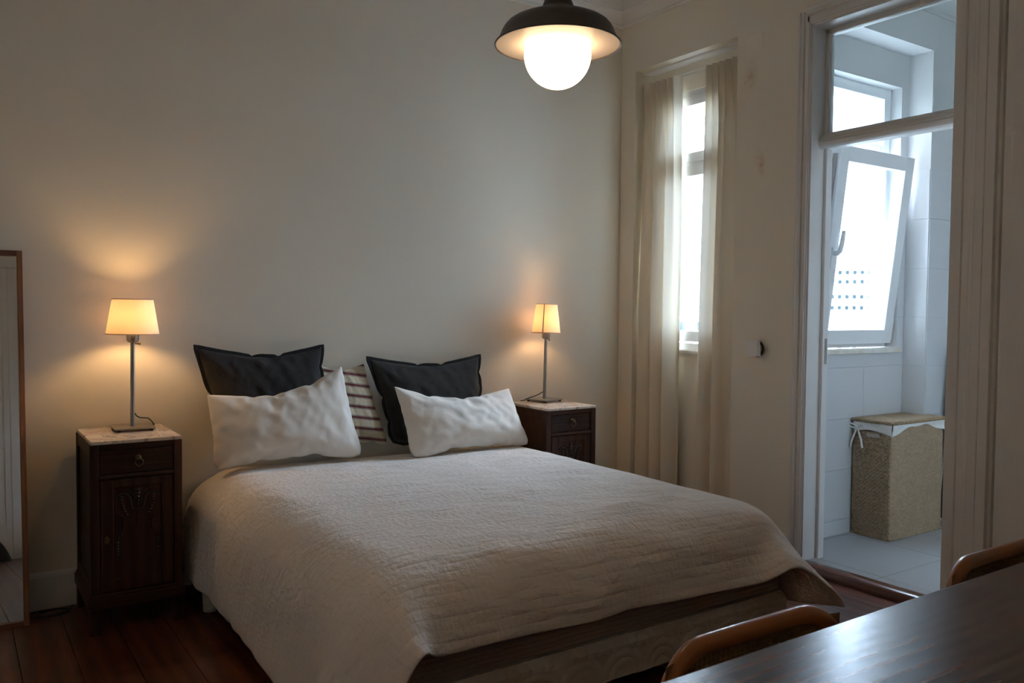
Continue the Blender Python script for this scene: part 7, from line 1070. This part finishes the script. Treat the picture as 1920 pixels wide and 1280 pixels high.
tag(bg.build('floor_bag', M['bag'], None, 'all'), 'dark soft bag slumped on the floor, seen only in the leaning mirror', 'bag')


# ---------------------------------------------------------------- cable on the floor by the left nightstand
cb = MB()
pts = []
for i in range(60):
    a = i / 59 * 4 * math.pi
    pts.append((0.37 + 0.075 * math.cos(a) + 0.02 * math.sin(a * 0.5), 4.26 + 0.045 * math.sin(a), 0.006 + 0.007 * (i / 59)))
pts += [(0.452, 4.29, 0.008), (0.462, 4.33, 0.006)]
cb.tube(pts, 0.004, 6)
tag(cb.build('power_cable', M['black'], None, True), 'coiled black cable on the dark floor beside the left nightstand', 'cable')

# ---------------------------------------------------------------- laundry hamper in the bathroom
HX0, HX1, HY0, HY1, HZ0, HZ1 = 4.592, 5.160, 2.795, 3.045, ZF, 0.752
hm = thing('laundry_hamper', ((HX0 + HX1) / 2, (HY0 + HY1) / 2, ZF), 'tall woven seagrass laundry hamper with white liner in the bathroom', 'hamper')
def weave(mb, P0, U, V, Nn, ulen, vfn, flip=False):
    """woven panel: U along the strands, V up; vfn(u) gives the height of its top edge"""
    nu = int(ulen / 0.006); vmax = max(vfn(i / nu * ulen) for i in range(nu + 1)); nv = int(vmax / 0.0032)
    def fn(a, b):
        u = a * ulen; h = vfn(u); w_ = b * h
        row = w_ / 0.0115; ri = int(row); rf = row - ri
        ph = math.pi * u / 0.0125 + (math.pi if ri % 2 else 0)
        d = 0.0060 * math.sin(ph) + 0.006 * (math.sin(math.pi * rf) ** 0.5 if 0 < rf < 1 else 0)
        e = min(1, u / 0.01, (ulen - u) / 0.01)
        return Vector(P0) + Vector(U) * u + Vector(V) * w_ + Vector(Nn) * (d * e)
    return mb.grid(fn, nu, nv, flip=flip)
top = HZ1 - HZ0
fw_ = MB()
weave(fw_, (HX0 + 0.012, HY0 + 0.004, HZ0), (1, 0, 0), (0, 0, 1), (0, -1, 0), HX1 - HX0 - 0.024, lambda u: top - 0.072 + 0.062 * math.sin(math.pi * u / (HX1 - HX0 - 0.024)) ** 1.2)
weave(fw_, (HX1 - 0.004, HY0 + 0.012, HZ0), (0, 1, 0), (0, 0, 1), (1, 0, 0), HY1 - HY0 - 0.024, lambda u: top - 0.060)
weave(fw_, (HX1 - 0.012, HY1 - 0.004, HZ0), (-1, 0, 0), (0, 0, 1), (0, 1, 0), HX1 - HX0 - 0.024, lambda u: top - 0.02)
weave(fw_, (HX0 + 0.004, HY1 - 0.012, HZ0), (0, -1, 0), (0, 0, 1), (-1, 0, 0), HY1 - HY0 - 0.024, lambda u: top - 0.060)
wo = fw_.build('woven_side', M['wicker'], hm, 'all', fix=False); wo['kind'] = 'stuff'
rm = MB()
for (x, y) in ((HX0, HY0), (HX1, HY0), (HX1, HY1), (HX0, HY1)):
    sx = 1 if x == HX0 else -1; sy = 1 if y == HY0 else -1
    h = top - 0.062
    rm = MB().box(x, x + sx * 0.016, y, y + sy * 0.016, HZ0, HZ0 + h, 0.0) if False else MB().tube([(x + sx * 0.008, y + sy * 0.008, HZ0), (x + sx * 0.008, y + sy * 0.008, HZ0 + h)], 0.0095, 8)
    for i in range(int(h / 0.011)):
        rm.tube([(x + sx * 0.008 + 0.0095 * math.cos(a), y + sy * 0.008 + 0.0095 * math.sin(a), HZ0 + 0.006 + i * 0.011) for a in [2 * math.pi * k / 8 for k in range(8)]], 0.0022, 4, True)
    rm.build('corner_post', M['wicker_rim'], hm, True)
br = MB().tube([(HX0, HY0, HZ0 + 0.008), (HX1, HY0, HZ0 + 0.008), (HX1, HY1, HZ0 + 0.008), (HX0, HY1, HZ0 + 0.008)], 0.008, 8, True).build('bottom_rim', M['wicker_rim'], hm, True)
# white liner folded over the rim
ln_ = MB()
def liner_h(u, ul): return 0.020 + 0.052 * (1 - math.sin(math.pi * u / ul)) ** 1.0
UL = HX1 - HX0
ln_.grid(lambda a, b: (HX0 + UL * a, HY0 - 0.008 - 0.003 * math.sin(9 * a + 5 * b), HZ1 - 0.006 - b * (liner_h(UL * a, UL) + 0.006 * math.sin(17 * a))), 40, 6)
VL = HY1 - HY0
ln_.grid(lambda a, b: (HX0 - 0.008 - 0.003 * math.sin(7 * a + 4 * b), HY0 - 0.008 + VL * a, HZ1 - 0.006 - b * (0.066 + 0.006 * math.cos(5 * a) - 0.014 * math.sin(math.pi * a))), 20, 6)
ln_.grid(lambda a, b: (HX1 + 0.008, HY0 - 0.008 + VL * a, HZ1 - 0.006 - b * 0.06), 8, 3)
lo = ln_.build('liner', M['liner'], hm, 'all', fix=False)
so_ = lo.modifiers.new('t', 'SOLIDIFY'); so_.thickness = 0.002; so_.offset = 0
hl = MB().box(HX0 - 0.006, HX0 + 0.004, HY0 + 0.07, HY1 - 0.09, HZ1 - 0.098, HZ1 - 0.070, 0.008).build('handle', M['strip'], hm)
# tie bow at the rear left corner
tx, ty, tz = HX0 - 0.010, HY1 - 0.035, HZ1 - 0.045
tie = MB()
tie.tube([(tx, ty, tz), (tx - 0.01, ty + 0.012, tz - 0.04), (tx - 0.014, ty + 0.028, tz - 0.09), (tx - 0.016, ty + 0.034, tz - 0.125)], [0.004, 0.0055, 0.006, 0.006], 6)
tie.tube([(tx, ty, tz), (tx - 0.012, ty - 0.018, tz - 0.03), (tx - 0.014, ty - 0.036, tz - 0.075), (tx - 0.014, ty - 0.044, tz - 0.12)], [0.004, 0.0055, 0.006, 0.006], 6)
for s in (-1, 1):
    tie.tube([(tx, ty, tz), (tx - 0.012, ty + s * 0.02, tz + 0.018), (tx - 0.014, ty + s * 0.048, tz + 0.022), (tx - 0.012, ty + s * 0.05, tz + 0.004), (tx - 0.008, ty + s * 0.02, tz - 0.004), (tx, ty, tz)], 0.005, 6)
tie.build('tie', M['liner'], hm, True)
# lid
ld = MB()
LX0, LX1, LY0, LY1 = HX0 - 0.010, HX1 + 0.010, HY0 - 0.012, HY1 + 0.004
def lidfn(a, b):
    x = LX0 + (LX1 - LX0) * a; y = LY0 + (LY1 - LY0) * b
    e = min(1, a * 30, (1 - a) * 30, b * 16, (1 - b) * 16)
    return (x, y, HZ1 + 0.006 + e * (0.003 * math.sin(math.pi * x / 0.012 + (math.pi if int(y / 0.0105) % 2 else 0)) + 0.003 * abs(math.sin(math.pi * y / 0.0105))))
ld.grid(lidfn, 96, 80)
lido = ld.build('lid', M['wicker'], hm, 'all')
lr = MB().tube([(LX0, LY0, HZ1), (LX1, LY0, HZ1), (LX1, LY1, HZ1), (LX0, LY1, HZ1)], 0.009, 8, True)
n = 60
for i in range(n):
    for (p, q) in (((LX0, LY0), (LX1, LY0)), ((LX0, LY0), (LX0, LY1))):
        if p[0] == q[0] and i > 26: continue
        m_ = 27 if p[0] == q[0] else n
        x = p[0] + (q[0] - p[0]) * (i + 0.5) / m_; y = p[1] + (q[1] - p[1]) * (i + 0.5) / m_
        ring = [(x, y + 0.0095 * math.cos(a), HZ1 + 0.0095 * math.sin(a)) if p[1] == q[1] else (x + 0.0095 * math.cos(a), y, HZ1 + 0.0095 * math.sin(a)) for a in [2 * math.pi * k / 8 for k in range(8)]]
        lr.tube(ring, 0.0024, 4, True)
lr.build('lid_rim', M['wicker_rim'], lido, True)

# ---------------------------------------------------------------- dark striped board leaning behind the hamper
ib = thing('ironing_board', (5.40, 2.855, ZF), 'dark striped ironing board leaning upright behind the laundry hamper', 'ironing board')
ib.rotation_euler = (0, R(7.0), 0)
WORLD[ib.name] = Vector((0, 0, 0))
hw_, hh_ = 0.165, 1.155
out = []
for i in range(25):
    a = math.pi * i / 24; out.append((hw_ * math.cos(a) * (1.0), hh_ - 0.05 + 0.05 * math.sin(a)))
out = [(hw_, 0.03)] + out + [(-hw_, 0.03)]
MB().prism([(p[0], p[1]) for p in out], 'Y', -0.022, 0.012).build('cover', M['board'], ib, origin=O)
st = MB()
for i in range(15):
    z = 0.12 + i * 0.068; st.box(-hw_ + 0.004, hw_ - 0.004, -0.0235, -0.021, z, z + 0.004)
st.build('stripe', M['board_line'], ib, origin=O)
MB().tube([(-hw_ - 0.006, 0.0, 0.02), (-hw_ - 0.006, 0.0, hh_ - 0.06)], 0.006, 8).lathe([(0.003, -0.01), (0.010, -0.006), (0.010, 0.006), (0.003, 0.01)], 12, (-hw_ - 0.004, -0.004, hh_ - 0.03)).build('edge_rail', M['steel'], ib, True, origin=O)
MB().tube([(-0.13, 0.02, 0.0), (-0.10, 0.022, 0.8)], 0.009, 8).tube([(0.13, 0.02, 0.0), (0.10, 0.022, 0.8)], 0.009, 8).build('leg', M['steel'], ib, True, origin=O)

# ---------------------------------------------------------------- dining table and chairs in the foreground
TZ, TY1, TX0, TX1, TY0 = 0.735, 1.068, 0.86, 2.78, 0.20
tb_ = thing('dining_table', ((TX0 + TX1) / 2, (TY0 + TY1) / 2, 0), 'dark oak dining table with glossy grain filling the lower right corner', 'table')
MB().box(TX0, TX1, TY0, TY1, TZ - 0.026, TZ, 0.003).build('tabletop', M['table'], tb_)
MB().box(TX0 + 0.06, TX1 - 0.06, TY0 + 0.06, TY0 + 0.08, TZ - 0.10, TZ - 0.026).box(TX0 + 0.06, TX1 - 0.06, TY1 - 0.08, TY1 - 0.06, TZ - 0.10, TZ - 0.026).box(TX0 + 0.06, TX0 + 0.08, TY0 + 0.06, TY1 - 0.06, TZ - 0.10, TZ - 0.026).box(TX1 - 0.08, TX1 - 0.06, TY0 + 0.06, TY1 - 0.06, TZ - 0.10, TZ - 0.026).build('apron', M['table'], tb_)
for (x, y) in ((TX0 + 0.09, TY0 + 0.09), (TX1 - 0.09, TY0 + 0.09), (TX1 - 0.09, TY1 - 0.09), (TX0 + 0.09, TY1 - 0.09)):
    MB().box(x - 0.03, x + 0.03, y - 0.03, y + 0.03, 0, TZ - 0.026, 0.004).build('leg', M['table'], tb_)

def chair(cx, label, top):
    """bentwood chair: rounded bent back frame with a cane panel, cane seat, bent legs; back faces the bed"""
    yb = 1.125
    t = thing('dining_chair', (cx, yb - 0.22, 0), label, 'chair', 'bentwood chairs at the dining table')
    hw, zb, zt = 0.295, 0.50, top
    def curve(s_, inset=0.0):
        # rounded rectangle path, s_ in 0..1, gently wrapped round the sitter
        w, h, r = hw - inset, (zt - zb) / 2 - inset, 0.12
        pts = []
        for (qx, qz, a0) in ((w - r, h - r, 0), (-(w - r), h - r, 90), (-(w - r), -(h - r), 180), (w - r, -(h - r), 270)):
            for i in range(10):
                a = R(a0 + 90 * i / 9); pts.append((qx + r * math.cos(a), qz + r * math.sin(a)))
        return pts
    def wrap(x, z): return (cx + x, yb + 0.028 - 0.45 * x * x, (zt + zb) / 2 + z)
    MB().tube([wrap(*p) for p in curve(0, 0.019)], 0.018, 14, True, rb=0.021, up=(0, 1, 0)).build('back_frame', M['chair'], t, 'all')
    h2 = (zt - zb) / 2 - 0.03; w2_ = hw - 0.03
    cg = MB()
    nxs, nzs = 34, 16
    for i in range(nxs + 1):
        x = -w2_ + 2 * w2_ * i / nxs; e = h2 if abs(x) < w2_ - 0.07 else h2 - 0.05
        cg.tube([wrap(x, -e), wrap(x, e)], 0.003, 4)
    for j in range(nzs + 1):
        z = -h2 + 2 * h2 * j / nzs; e = w2_ if abs(z) < h2 - 0.05 else w2_ - 0.06
        cg.tube([wrap(-e + 2 * e * k / 10, z) for k in range(11)], 0.003, 4)
    cg.grid(lambda a, b: wrap((a * 2 - 1) * (w2_ + 0.006), (b * 2 - 1) * (h2 + 0.002)), 16, 4)
    cp = cg.build('cane_panel', M['cane'], t)
    sf = MB(); sp_ = []
    for (qx, qy, a0) in ((0.17, 0.15, 0), (-0.17, 0.15, 90), (-0.19, -0.15, 180), (0.19, -0.15, 270)):
        for i in range(7):
            a = R(a0 + 90 * i / 6); sp_.append((cx + qx + 0.06 * math.cos(a), yb - 0.27 + qy + 0.06 * math.sin(a), 0.445))
    sf.tube(sp_, 0.018, 10, True).build('seat_frame', M['chair'], t, True)
    MB().prism([(p[0], p[1]) for p in sp_], 'Z', 0.443, 0.452).build('seat', M['cane'], t)
    for s_ in (-1, 1):
        MB().tube([(cx + s_ * 0.225, yb - 0.012, 0.0), (cx + s_ * 0.215, yb - 0.045, 0.25), (cx + s_ * 0.215, yb - 0.045, 0.45), (cx + s_ * 0.235, yb + 0.0, 0.56), (cx + s_ * 0.252, yb - 0.002, 0.66)], [0.013, 0.015, 0.016, 0.015, 0.012], 10).build('leg', M['chair'], t, True)
        MB().tube([(cx + s_ * 0.215, yb - 0.50, 0.0), (cx + s_ * 0.205, yb - 0.47, 0.25), (cx + s_ * 0.20, yb - 0.45, 0.44)], [0.012, 0.015, 0.017], 10).build('leg', M['chair'], t, True)
    MB().tube([(cx - 0.19, yb - 0.05, 0.24), (cx - 0.20, yb - 0.47, 0.24)], 0.009, 8).tube([(cx + 0.19, yb - 0.05, 0.24), (cx + 0.20, yb - 0.47, 0.24)], 0.009, 8).build('stretcher', M['chair'], t, True)
    return t
chair(1.385, 'bentwood chair with cane back tucked under the table, nearest the bed', 0.755)
chair(2.40, 'bentwood chair with cane back at the table, in front of the doorway trim', 0.755)
